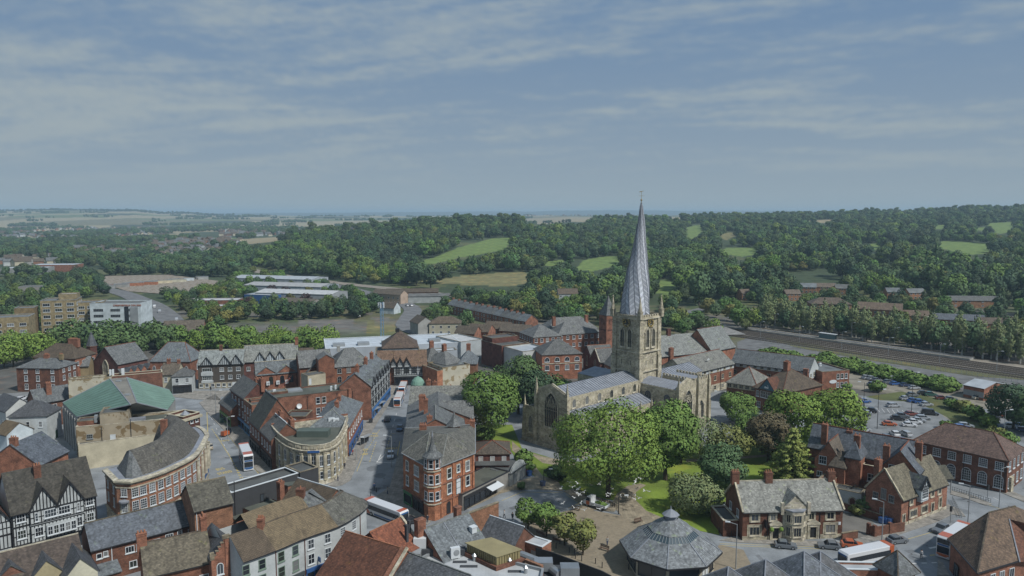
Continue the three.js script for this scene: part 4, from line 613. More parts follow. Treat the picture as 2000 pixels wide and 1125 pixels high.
// theatre, left street and the buildings behind it
const depthTo =(o,p,h)=> Math.max(3,-localOf(o,p[0],p[1],h)[1]);
function acUnit(parent,x,y,z,turn=0,s=1){const g=new Geo().cbox(0,0.12,0,1.1*s,1.25*s,0.5*s).cbox(-0.35*s,0,0,0.12,0.14,0.5*s).cbox(0.35*s,0,0,0.12,0.14,0.5*s),m=g.build('air_conditioner',M.whitePaint,parent);m.position.set(x,y,z);m.rotation.y=turn;const f=new Geo().lathe([[0.36*s,0],[0.36*s,0.03],[0,0.03]],12),q=f.build('fan_grille',M.greyMetal,m);q.rotation.x=Math.PI/2;q.position.set(0.1*s,0.75*s,0.26*s);return m;}
function dish(parent,x,y,z){const g=new Geo().lathe([[0,0],[0.4,0.05],[0.75,0.2],[0.8,0.24]],14),m=g.build('satellite_dish',M.whitePaint,parent);m.position.set(x,y,z);m.rotation.x=1.2;return m;}
(function theatre(){
const c0=at(...zA(690,800),10.5);let o=base('theatre','old theatre with broad green sheet roof and grey rendered side walls','theatre',[c0.x,0,c0.z]);
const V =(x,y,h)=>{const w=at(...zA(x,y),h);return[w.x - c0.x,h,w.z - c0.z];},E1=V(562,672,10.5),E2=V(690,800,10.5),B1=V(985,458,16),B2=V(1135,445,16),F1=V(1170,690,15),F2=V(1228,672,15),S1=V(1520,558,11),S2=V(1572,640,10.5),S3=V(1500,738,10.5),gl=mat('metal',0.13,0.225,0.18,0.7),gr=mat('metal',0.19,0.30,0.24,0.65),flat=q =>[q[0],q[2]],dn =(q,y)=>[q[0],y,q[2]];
new Geo().prism([E1,E2,S3,S2,S1,B1].map(flat),0,10.4,false).poly(dn(E2,10.4),dn(S3,10.4),S3,F2,F1,E2).poly(dn(S1,10.4),dn(B1,10.4),B1,B2,S1).poly(dn(B1,10.4),dn(E1,10.4),E1,B1).build('wall',M.greyRender,o);
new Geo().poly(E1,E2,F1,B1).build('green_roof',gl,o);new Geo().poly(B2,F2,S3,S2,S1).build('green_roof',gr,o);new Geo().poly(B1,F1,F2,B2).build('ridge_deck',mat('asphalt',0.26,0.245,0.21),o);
const mx =(a,b,t)=> a.map((q,i)=> lerp(q,b[i],t)+(i===1?0.05:0));for(let i=1;i<12;i++){const t=i/12;new Geo().bar(mx(E1,E2,t),mx(B1,F1,t),0.06).build('roof_seam',gl,o);new Geo().bar(mx(B2,F2,t),t<0.5?mx(S1,S2,t*2): mx(S2,S3,t*2 - 1),0.06).build('roof_seam',gr,o);}
for(const q of[[B1,F1],[B2,F2],[E2,F1],[E1,B1],[F2,S3],[B2,S1]])new Geo().bar(...q,0.16).build('flashing',M.lead,o);{const f =[flat(E1),flat(E2)],l=flen(f);for(let i=0;i<6;i++)onFace(o,f,l *(i + 0.5)/ 6,0,new Geo().box(-0.4,0,0.01,0.4,9.8,0.4),'pilaster',M.greyRender);}for(const t of[0.15,0.7]){const q=mx(mx(B1,F1,t),mx(B2,F2,t),0.4);new Geo().cbox(q[0],q[1]- 0.2,q[2],1.4,0.5,1).build('roof_hatch',M.greyMetal,o);}
o=site('theatre_stage_house','flaking cream block with flat roofs in front of the green roof','building',zA(680,892),zA(1640,805),10.6);const L2=o.L;block(o,{L: L2,d: 8,h: 10,wall: M.peel,roof: 'flat',par: 0.6,coping: M.paleStone,fmat: M.greenFelt});
block(o,{x: L2*0.22,z: 0.05,L: L2*0.26,d: 7,h: 13.2,wall: M.peel,roof: 'flat',par: 0.3,coping: M.darkStone});block(o,{x: L2*0.0,z: -1.5,L: L2*0.2,d: 4,h: 11.4,y0: 9.9,wall: M.redBrick,roof: 'flat',par: 0.2});
{const f =[[0,0.06],[L2,0.06]];win(o,f,L2*0.12,7.2,1.4,1.2,{frame: M.greyMetal,nx: 3,ny: 2});win(o,f,L2*0.33,5.2,1.3,2.6,{frame: M.whitePaint,nx: 1,ny: 1,sill: false,glass: M.whitePaint,name: 'door'});downpipe(o,f,L2*0.23,10);downpipe(o,f,L2*0.5,11.5);for(const u of[0.02,0.2,0.34])onFace(o,f,L2*u,0,new Geo().box(-0.3,4.2,0.5,0.3,6,1.2),'pier',M.paleStone);new Geo().box(L2*0.16,11.0,-2.6,L2*0.19,12.8,-1.2).build('flue_box',M.greyMetal,o);new Geo().cbox(L2*0.55,10.1,-3,4,0.8,1.4).build('skylight',M.lead,o);}
o=site('theatre_front_wall','big blank cream wall below the flaking theatre block','building',zA(700,1048),zA(1400,952),6.8);block(o,{L: o.L,d: 7,h: 6.4,wall: M.cream,roof: 'flat',par: 0.3,coping: M.paleStone});
o=site('theatre_corner_tower','brick corner block with heavy cream cornice facing the left street','building',zA(1640,795),zA(1790,750),11.8);block(o,{L: o.L,d: 6,h: 10.4,wall: M.darkBrick,roof: 'flat',par: 1.2,coping: M.cream});new Geo().box(-0.5,10.3,-6.4,o.L + 0.5,11.0,0.5).build('cornice',M.cream,o);for(let i=0;i<3;i++)win(o,[[0,0],[o.L,0]],o.L *(0.2 + 0.3*i),9.2,0.9,0.8,{nx: 1,ny: 1});new Geo().lathe([[1.3,11.2],[0,12.3]],6,o.L*0.6,-3).build('roof_lantern',M.lead,o);
o=site('theatre_rear_wall','long parapeted rear block of brick and stained render behind the green roof','building',zA(610,470),zA(1455,398),14.4);block(o,{L: o.L*0.45,d: 4,h: 13.8,wall: M.peel,roof: 'flat',par: 0.6});block(o,{x: o.L*0.45,L: o.L*0.55,d: 4,h: 13.6,wall: M.brownBrick,roof: 'flat',par: 0.8,coping: M.cream});for(const u of[0.44,0.46,0.57])new Geo().cbox(o.L*u,13.8,-2,0.8,2.4,0.8).build('vent_stack',M.whitePaint,o);
})();
(function leftLane(){
let o=site('gabled_brick_house','tall brown brick house with gable end over the left lane','house',zA(275,560),zA(605,508),11.5),b=block(o,{z: 4,L: o.L,d: 8,h: 8,wall: M.brownBrick,rise: 3.5,rmat: M.slate});wins(o,b.left,2,[2,5.2],1.1,1.8,sash);wins(o,b.front,3,[5.2],1.1,1.7,sash);chimney(o,o.L*0.42,1.6,9,1.4,1.4,4.2,M.redBrick,3);
o=site('pale_lane_house','narrow pale rendered house with dark hipped roof on the left lane','house',zA(415,785),zA(545,715),8.2);b=block(o,{L: o.L,d: 10,h: 8.2,wall: M.white,roof: 'hipz',rise: 3.4,rmat: M.darkSlate});wins(o,b.left,3,[1.6,4.8],1,1.7,sash);win(o,b.front,o.L*0.6,0.1,1.2,2.3,{frame: mat('',0.02,0.07,0.03,0.6),glass: mat('',0.02,0.07,0.03,0.6),nx: 1,ny: 1,sill: false,name: 'door'});
o=site('pale_gabled_cottage','pale rendered cottage with dark roof at the left edge by the car park','house',zA(-90,700),zA(50,752),5.6);b=block(o,{L: o.L,d: 8,h: 5.6,wall: M.white,rise: 3.2,rmat: M.darkSlate});wins(o,b.front,2,[1.2],1,1.5,sash);
for(const[p,q,k]of[[[55,888],[222,862],'farthest'],[[90,925],[262,900],'second'],[[130,968],[278,944],'third'],[[165,1020],[318,990],'nearest']]){o=site('storage_unit',k==='farthest'?'white ribbed storage unit farthest from the tiled corner roof':k==='nearest'?'white ribbed storage unit nearest the parked white car':k + ' white ribbed storage unit counting from the far end','storage unit',zA(...p),zA(...q),2.7,'white storage units by the lane');const g=new Geo().box(0,0,-5,o.L,2.7,0);g.build('body',M.whiteRoof,o);for(let i=1;i<7;i++)new Geo().box(o.L*i/7 - 0.04,0.1,0.003,o.L*i/7 + 0.04,2.6,0.06).build('rib',M.greyMetal,o);new Geo().box(-0.12,2.71,-5.1,o.L + 0.12,2.85,0.12).build('lid',M.whiteRoof,o);}
o=site('red_gable_building','red brick gabled building behind the timbered building at left edge','building',[-30,906],[76,908],8.6);b=block(o,{L: o.L,d: 10,h: 8.6,wall: M.redBrick,roof: 'gablez',rise: 4.6,rmat: M.darkSlate});chimney(o,o.L*0.52,-0.8,11.5,1.5,1,3,M.redBrick,3);
o=site('white_lane_cottage','white cottage wall with tan roof beside the storage units','house',zA(-60,935),zA(58,962),4.6);block(o,{L: o.L,d: 7,h: 4.6,wall: M.white,rise: 2.5,rmat: M.pantile});
})();
(function georgianAndChapel(){
let o=site('georgian_house','three storey brown brick house with white sash windows and hipped slate roof','house',zA(145,357),zA(525,363),9),d=depthTo(o,zA(690,312),9),b=block(o,{L: o.L,d,h: 9,wall: M.brownBrick,roof: 'hip',rise: 2.6,rmat: M.slate});
const tall ={nx: 2,ny: 2};for(const u of[0.22,0.5,0.85]){for(const[y,h]of[[0.9,2.1],[4.0,2.1],[7.0,1.4]])win(o,b.front,o.L*u,y,1.3,h,tall);}for(const u of[0.25,0.55,0.82])for(const[y,h]of[[4.0,1.9],[7,1.3]])win(o,b.right,d*u,y,1.2,h,tall);chimney(o,o.L*0.5,-d/2,11.2,1.8,0.9,1.8,M.redBrick,4);chimney(o,o.L*0.85,-d/2,11,1.3,0.9,2.1,M.tanBrick,3);
o=site('hipped_hall','broad hipped roof house with wide brick chimney behind the three storey house','house',zA(300,262),zA(672,274),10.5);d=depthTo(o,zA(830,225),10.5);b=block(o,{L: o.L,d,h: 10.5,wall: M.redBrick,roof: 'hip',rise: 4.4,rmat: M.brownTile,ridge: M.brownTile});chimney(o,o.L*0.72,-d*0.55,13.6,4.2,1.4,3.2,M.redBrick,6);wins(o,b.right,4,[7.4],1,1.6,sash);
o=site('brick_chapel','dark brick chapel with traceried window and small conical turret','chapel',zA(1055,328),zA(1322,275),7.6);d=depthTo(o,zA(888,290),7.6);b=block(o,{L: o.L,d,h: 7.6,wall: M.darkBrick,rise: 6,rmat: M.slate,ridge: M.redTile});win(o,b.left,d/2,2.4,3.4,6.4,{frame: M.paleStone,arch: 'point',fw: 0.4,dep: 0.3,nx: 4,ny: 1,sur: null});block(o,{z: 3.2,L: o.L,d: 3.2,h: 3.6,wall: M.darkBrick,roof: 'lean',rise: 2,rmat: M.slate});for(let i=0;i<4;i++)block(o,{x: o.L *(0.14 + 0.22*i),z: 3.5,L: 2.2,d: 3,h: 4.4,wall: M.redBrick,roof: 'gablez',rise: 1.6,rmat: M.darkSlate,over: 0.15,gut: false});
{const t=base('x',null,null);scene.remove(t);const s=at(...zA(838,420),1);const g=base('chapel_turret','slim brick turret with pointed slate cap beside the chapel','turret',[s.x,0,s.z],0.6);new Geo().cbox(0,0,0,3.1,9.5,3.1).lathe([[1.85,9.5],[1.85,12.6]],8,0,0,0.39).build('shaft',M.darkBrick,g);new Geo().cbox(0,9.4,0,3.4,0.25,3.4).lathe([[2.1,12.5],[2.1,12.75],[0,12.75]],8,0,0,0.39).build('string_course',M.redBrick,g);new Geo().lathe([[2.15,12.75],[1.0,16],[0.05,18.6]],8,0,0,0.39).build('spirelet',M.darkSlate,g);}
o=site('chapel_link','low stone link with slate roof left of the chapel turret','building',zA(690,345),zA(795,340),7);block(o,{L: o.L,d: 7,h: 7,wall: M.tan,rise: 3,rmat: M.slate});
o=site('brick_hall','orange brick hall with long grey hipped roof and pointed windows','building',zA(1345,295),zA(1705,297),8.6);d=depthTo(o,zA(1800,245),8.6);b=block(o,{L: o.L,d,h: 8.6,wall: M.redBrick,roof: 'hip',inset: 4.5,rise: 6.2,rmat: M.slate,ridge: M.redTile});wins(o,b.front,5,[3],1.2,3.6,{arch: 'point',nx: 2,ny: 1});win(o,b.right,d/2,4,1.1,2.4,{nx: 2,ny: 2});
o=site('tan_cottage','tan rendered cottage with brown roof beside the white shop','house',zA(1440,420),zA(1592,416),6.6);b=block(o,{L: o.L,d: 8,h: 6.6,wall: M.cream,rise: 3.4,rmat: M.brownTile});win(o,b.front,o.L*0.3,3.8,1.1,1.7,sash);chimney(o,o.L*0.3,-4,9.4,1.2,0.9,2,M.redBrick,2);chimney(o,o.L*0.9,-4,8.6,1,0.9,2.4,M.redBrick,2);
o=site('white_corner_shop','small white two storey shop with dark shopfront at the far corner','shop',zA(1540,438),zA(1722,428),6.4);b=block(o,{L: o.L,d: 8,h: 6.4,wall: M.white,roof: 'hip',rise: 2.2,rmat: M.slate});wins(o,b.front,2,[3.9],1.2,1.7,sash);shop(o,b.front,0.2,o.L - 0.2,M.blackPaint,{bays: 5});onFace(o,b.front,o.L*0.3,3.05,new Geo().box(0,0,0.02,o.L*0.5,0.4,0.1),'sign_board',M.whitePaint);
o=site('low_brick_store','low brown brick store beside the theatre rear wall','building',zA(1450,330),zA(1540,340),7);block(o,{L: o.L,d: 4,h: 7,wall: M.brownBrick,roof: 'flat',par: 0.3});
})();
(function timberRow(){
let o=site('timbered_shop_row','long row of dark timbered shops with white gables facing the junction','shops',zC(28,332),zC(430,318),9.2),L=o.L,b=block(o,{L,d: 10,h: 9.2,wall: mat('render',0.10,0.08,0.065),rise: 4.4,rmat: M.paleSlate,ridge: M.paleStone});
const gb =(x,w,r,m=M.white)=>{block(o,{x: x - w/2,z: 0.35,L: w,d: 5,h: 9,y0: 8.9,wall: m,roof: 'gablez',rise: r,rmat: M.paleSlate,over: 0.3,gut: false});gableTimbers(o,[[x - w/2,0.35],[x + w/2,0.35]],w/2,w,9,r - 0.1,6);};
gb(L*0.2,4.2,3);gb(L*0.60,4.6,3.6);gb(L*0.86,4.6,3.6);
for(const y of[6.4]){win(o,b.front,L*0.2,y,3.4,1.4,{nx: 5,ny: 1});wins(o,b.front,3,[y],1.5,1.4,{nx: 2,ny: 2},L*0.53,L*0.9);}win(o,b.front,L*0.2,3.2,3.4,1.5,{nx: 5,ny: 2});onFace(o,b.front,L*0.2,0,new Geo().box(-2.1,4.9,0.01,2.1,6.2,0.3).box(-2.1,2.2,0.01,2.1,3.1,0.3),'white_panel',M.white);wins(o,b.front,3,[3.4],1.4,1.5,{nx: 2,ny: 2},L*0.53,L*0.9);onFace(o,b.front,0,0,new Geo().box(0.1,0,0.01,L - 0.1,2.2,0.15),'stone_base',M.stone);wins(o,[[0,0.16],[L,0.16]],6,[0.6],1.2,1.3,{nx: 2,ny: 1},1,L*0.7);win(o,[[0,0.16],[L,0.16]],L*0.8,0.05,1.4,2.1,{nx: 1,ny: 1,glass: M.whitePaint,sill: false,name: 'door'});chimney(o,L*0.47,-5,13,1,1,2.2,M.brownBrick,2);
o=site('gabled_shop_row','grey slate row with three white dormer gables behind the brick works','shops',zC(440,305),zC(925,282),9.2);L=o.L;b=block(o,{L,d: 10,h: 9.2,wall: M.darkBrick,rise: 5.2,rmat: M.paleSlate,ridge: M.paleStone});for(const u of[0.3,0.49,0.67]){const x=L*u;block(o,{x: x - 2,z: 0.3,L: 4,d: 5,h: 9.4,y0: 8.6,wall: M.white,roof: 'gablez',rise: 3.4,rmat: M.paleSlate,over: 0.3,gut: false});gableTimbers(o,[[x - 2,0.3],[x + 2,0.3]],2,4,9.3,3.2,5);}chimney(o,L*0.98,-5,13.4,1.2,1.2,3.2,M.redBrick,3);wins(o,b.front,6,[5.6],1.3,1.5,{});
o=site('timbered_end_house','small timber gabled house at the end of the slate row','house',zC(935,285),zC(1060,280),9);b=block(o,{L: o.L,d: 9,h: 9,wall: M.white,rise: 3.6,rmat: M.brownTile});block(o,{x: o.L*0.2,z: 0.3,L: 3.6,d: 4,h: 9,y0: 8.6,wall: M.white,roof: 'gablez',rise: 3,rmat: M.brownTile,over: 0.3,gut: false});gableTimbers(o,[[o.L*0.2,0.3],[o.L*0.2 + 3.6,0.3]],1.8,3.6,9,2.9,6);
})();
// the central island between the two streets
(function brickWorks(){
let o=site('gabled_brick_works','red brick works with two small front gables and long slate roof','building',zC(550,412),zC(915,380),10),L=o.L,d=depthTo(o,zC(222,440),10),b=block(o,{L,d,h: 10,wall: M.redBrick,rise: 3.6,rmat: M.slate,ridge: M.paleStone});
for(let i=0;i<2;i++){const x=L*i/2;block(o,{x: x + 0.1,z: 0.2,L: L/2 - 0.2,d: 6,h: 9.6,wall: M.redBrick,roof: 'gablez',rise: 2.4,rmat: M.slate,over: 0.2,gut: false,ridge: M.paleStone});const f =[[x,0.2],[x + L/2,0.2]];for(const u of[0.27,0.72])win(o,f,L/2*u,6.0,1.4,2.6,{arch: 'round',nx: 2,ny: 2,frame: M.blackPaint});}
for(const u of[0.28,0.52,0.74])acUnit(o,L*u,5.6,0.7);
o=site('skylit_brick_wing','narrow brick wing with two rooflights beside the brick works','building',zC(918,345),zC(1020,385),11.2);b=block(o,{L: o.L,d: 6,h: 11,wall: M.redBrick,rise: 2.6,rmat: M.slate});wins(o,b.front,2,[7.5],0.9,1.5,sash);for(const u of[0.3,0.7]){const g=new Geo();slab(g,[[o.L*u - 0.5,12.05,-0.9],[o.L*u + 0.5,12.05,-0.9],[o.L*u + 0.5,13.0,-2.0],[o.L*u - 0.5,13.0,-2.0]],0.06);g.build('rooflight',M.lead,o);}
o=site('tall_brick_mill','tall brick block with great hipped slate roof and plain brick tower','building',zC(1255,352),zC(1590,325),12.6);L=o.L;b=block(o,{L,d: 13,h: 12.6,wall: M.redBrick,roof: 'hip',inset: 5,rise: 5,rmat: M.slate,ridge: M.paleSlate});block(o,{x: -11,z: -5,L: 11,d: 10,h: 12.4,wall: M.redBrick,rise: 4.8,rmat: M.slate});block(o,{x: -5.4,z: 0.5,L: 5.3,d: 6,h: 15.6,wall: M.redBrick,roof: 'gablez',rise: 1.6,rmat: M.slate,over: 0.15,gut: false});for(const y of[6.8,10.2])wins(o,b.front,4,[y],1.5,y>8?1.7:2.4,{nx: 2,ny: 2,arch: y>8?undefined:'round',frame: M.greyRender});chimney(o,L*0.2,-6.5,16.6,1,1,2,M.greyRender,0);
o=site('yellow_lift_house','small pale yellow rendered rooftop block with flat roof','rooftop block',zC(1015,430),zC(1175,405),11.6);block(o,{L: o.L,d: 5,h: 11.4,wall: M.cream,roof: 'flat',par: 0.1});win(o,[[0,0],[o.L,0]],o.L*0.12,8.4,0.9,2.1,{glass: M.whitePaint,nx: 1,ny: 1,sill: false,name: 'door'});
o=site('long_brick_block','long brick block with green felt flat roof and white sash windows','building',zC(505,655),zC(1480,545),10);L=o.L;b=block(o,{L,d: 11,h: 9.6,wall: M.redBrick,roof: 'flat',par: 0.35,fmat: M.greenFelt,coping: M.brownTile});for(const u of[0.60,0.655])for(const y of[3.4,6.7])win(o,b.front,L*u,y,1.3,2.0,{nx: 1,ny: 2});dish(o,L*0.42,6.8,0.8);for(const u of[0.18,0.5,0.78,0.93])downpipe(o,b.front,L*u,9.5);onFace(o,b.front,L*0.9,0,new Geo().box(-0.4,0,0.01,0.4,10.4,0.5).box(3.0,0,0.01,3.8,10.6,0.5),'pier',M.redBrick);for(const y of[4.2,7])wins(o,b.right,4,[y],1.2,1.9,{nx: 1,ny: 2});shop(o,b.right,0.2,10.8,M.bluePaint,{bays: 4});
for(const[u,z]of[[0.1,-9],[0.16,-8],[0.24,-7],[0.75,-3],[0.8,-4]])acUnit(o,L*u,9.6,z,0.4 + u);block(o,{x: L*0.18,z: -6,L: 6,d: 4,h: 10.2,y0: 9.5,wall: M.brownBrick,roof: 'flat',par: 0.1,fmat: M.greyRoof});new Geo().box(L*0.36,9.62,-10,L*0.5,10.1,-6).build('roof_vent_box',M.greyMetal,o);{const s=new Geo();for(let i=0;i<12;i++)s.cbox(L*0.3 + i*0.32,9.8 + i*0.3,-10.4,0.3,0.08,0.9);s.bar([L*0.3,10.5,-9.9],[L*0.3 + 4,14.2,-9.9],0.05).build('fire_escape',mat('',0.22,0.06,0.04,0.7),o);}
})();
(function leftStreetFronts(){
let o=site('low_slate_shop','low shop with slate roof at the far end of the left street','shop',zC(225,660),zC(325,735),5.6),b=block(o,{L: o.L,d: 7,h: 5.4,wall: M.redBrick,rise: 3,rmat: M.slate});shop(o,b.front,0.2,o.L - 0.2,mat('',0.10,0.2,0.05,0.6),{h: 2.9,bays: 3});
o=site('slate_roofed_shop','three storey brick shop with dark slate roof and row of chimneys on the left street','shop',zC(325,545),zC(445,630),10.4);b=block(o,{L: o.L,d: 8,h: 10.4,wall: M.darkBrick,rise: 3.8,rmat: M.slate});for(const y of[4,7.2])wins(o,b.front,4,[y],1.1,1.8,sash);shop(o,b.front,0.2,o.L - 0.2,mat('',0.08,0.16,0.3,0.6),{bays: 4});for(const[u,h]of[[0.62,3],[0.85,3.2],[1.0,4]])chimney(o,o.L*u,-5.4,11.6,1.6,1,h,M.redBrick,4);
onFace(o,b.front,o.L*0.22,3.2,new Geo().box(0,0,0.02,3,4.6,0.1),'mural_panel',mat('',0.10,0.2,0.32,0.7));
o=site('parapet_brick_shop','brick shop with stone trimmed parapet on the left street','shop',zC(440,645),zC(512,700),10);b=block(o,{L: o.L,d: 7,h: 9.4,wall: M.redBrick,roof: 'flat',par: 0.7,coping: M.darkStone});for(const y of[4,6.8])wins(o,b.front,3,[y],1,1.7,sash);shop(o,b.front,0.2,o.L - 0.2,mat('',0.1,0.25,0.4,0.6),{bays: 3});
o=site('steep_roofed_shop','shop under a very steep dark slate roof with brick gable end','shop',zC(490,805),zC(585,892),8.4);b=block(o,{L: o.L,d: 9.5,h: 8.2,wall: M.brownBrick,rise: 7,rmat: mat('slate',0.10,0.105,0.09,0.9),ridge: M.darkSlate});wins(o,b.front,4,[4.6],1.1,1.9,sash);shop(o,b.front,0.2,o.L - 0.2,M.blackPaint,{bays: 4});
o=site('small_slate_shop','small brick shop with slate roof next to the stone bank','shop',zC(592,905),zC(688,1000),8.2);b=block(o,{L: o.L,d: 8,h: 8,wall: M.brownBrick,rise: 3.6,rmat: M.slate,ridge: M.whitePaint});wins(o,b.front,4,[4.4],1.1,1.8,sash);shop(o,b.front,0.2,o.L - 0.2,M.blackPaint,{bays: 4});chimney(o,o.L*0.3,-4.6,10.4,1.8,1,2.6,M.redBrick,4);chimney(o,o.L*0.85,-5.6,9.6,2.4,1,2.6,M.redBrick,5);
o=site('flat_roofed_yard_block','low grey flat roofed block between the brick wall and the stone bank','building',zC(800,800),zC(1000,800),6.4);block(o,{L: o.L,d: 7,h: 6,wall: M.brownBrick,roof: 'flat',par: 0.5});
})();
(function stoneBank(){
const raw =[zC(690,880),zC(735,935),zC(840,1015),zC(960,1052),zC(1100,1055),zC(1225,1030),zC(1300,965),zC(1350,865),zC(1372,790)],W=px2(raw,9.8),o=base('stone_bank','rounded stone bank with balustraded parapet pilasters and arched corner door','bank',[W[0][0],0,W[0][1]]);
const Q0=W.map(q =>[q[0]- W[0][0],q[1]- W[0][1]]),Q=subdiv(Q0,2),n=Q.length,ring=ccw([...Q,[Q[n - 1][0]- 2,Q[n - 1][1]- 0.5]]);
const flip=area2(Q)> 0;polyBlock(o,Q,9.8,M.stone,{par: 1.5,rmat: M.greenFelt,coping: M.paleStone});
sweepGeo(sweep(Q,[[0,8.0],[-0.5,8.2],[-0.6,8.6],[0,8.7]])).build('cornice',M.paleStone,o);sweepGeo(sweep(Q,[[0,3.6],[-0.2,3.7],[-0.2,3.95],[0,4.0]])).build('string_course',M.paleStone,o);sweepGeo(sweep(Q,[[-0.25,0],[-0.25,1.0],[0,1.1]])).build('plinth',M.paleStone,o);
for(let i=0;i<n - 1;i++){const f =[Q[i],Q[i + 1]],l=flen(f);for(const u of[0.08,0.92])onFace(o,f,l*u,0,new Geo().lathe([[0.36,1.1],[0.32,7.6],[0.44,7.7],[0.44,8.0]],8),'pilaster',M.stone,0.12);if(l>1.7&&i!==7){win(o,f,l/2,4.5,Math.min(1.5,l - 0.9),2.6,{nx: 2,ny: 2});win(o,f,l/2,1.3,Math.min(1.4,l - 0.9),1.9,{nx: 1,ny: 2});}for(let k=0;k<4;k++)onFace(o,f,l *(0.2 + 0.2*k),0,new Geo().lathe([[0.1,8.7],[0.16,9.0],[0.08,9.6]],6),'baluster',M.paleStone,0.1);}
{const f =[Q[7],Q[8]],l=flen(f);win(o,f,l/2,0.1,2.0,3.6,{frame: M.paleStone,arch: 'round',fw: 0.4,dep: 0.5,nx: 2,ny: 1,sill: false,name: 'corner_door',glass: M.blackPaint});onFace(o,f,0,8.15,new Geo().box(-0.4,0,0.62,l + 0.6,0.55,0.68),'sign_lettering',M.bluePaint);win(o,f,l/2,4.7,1.5,2.5,{nx: 2,ny: 2});}
const c=o.position,loc =(p)=>{const w=at(p[0],p[1],8.4);return[w.x - c.x,w.z - c.z];};
for(const[x,y,k]of[[1120,850,1.3],[1190,850,1.6],[1230,870,1.5],[1270,870,1.4],[1190,830,1.2],[780,900,1.1]]){const[a,b]= loc(zC(x,y));acUnit(o,a,8.3,b,0.3,k);}{const[a,b]= loc(zC(850,930));new Geo().cbox(a,8.3,b,1.6,0.7,1).build('roof_vent_box',M.whitePaint,o);const[e,f]= loc(zC(1070,965));new Geo().cbox(e,8.3,f,8,1.6,3).build('plant_screen',mat('metal',0.10,0.13,0.11,0.7),o);}{const[a,b]= loc(zC(895,868));dish(o,a,9.4,b + 0.5);}
const bw=new Geo();const a=Q[0],e=Q[n - 1];bw.poly([e[0],8,e[1]],[a[0],8,a[1]],[a[0],10.4,a[1]],[e[0],10.4,e[1]]).poly([a[0],8,a[1]- 0.3],[e[0],8,e[1]- 0.3],[e[0],10.4,e[1]- 0.3],[a[0],10.4,a[1]- 0.3]);bw.poly([a[0],10.4,a[1]],[a[0],10.4,a[1]- 0.3],[e[0],10.4,e[1]- 0.3],[e[0],10.4,e[1]]).build('rear_parapet',M.redBrick,o);
})();
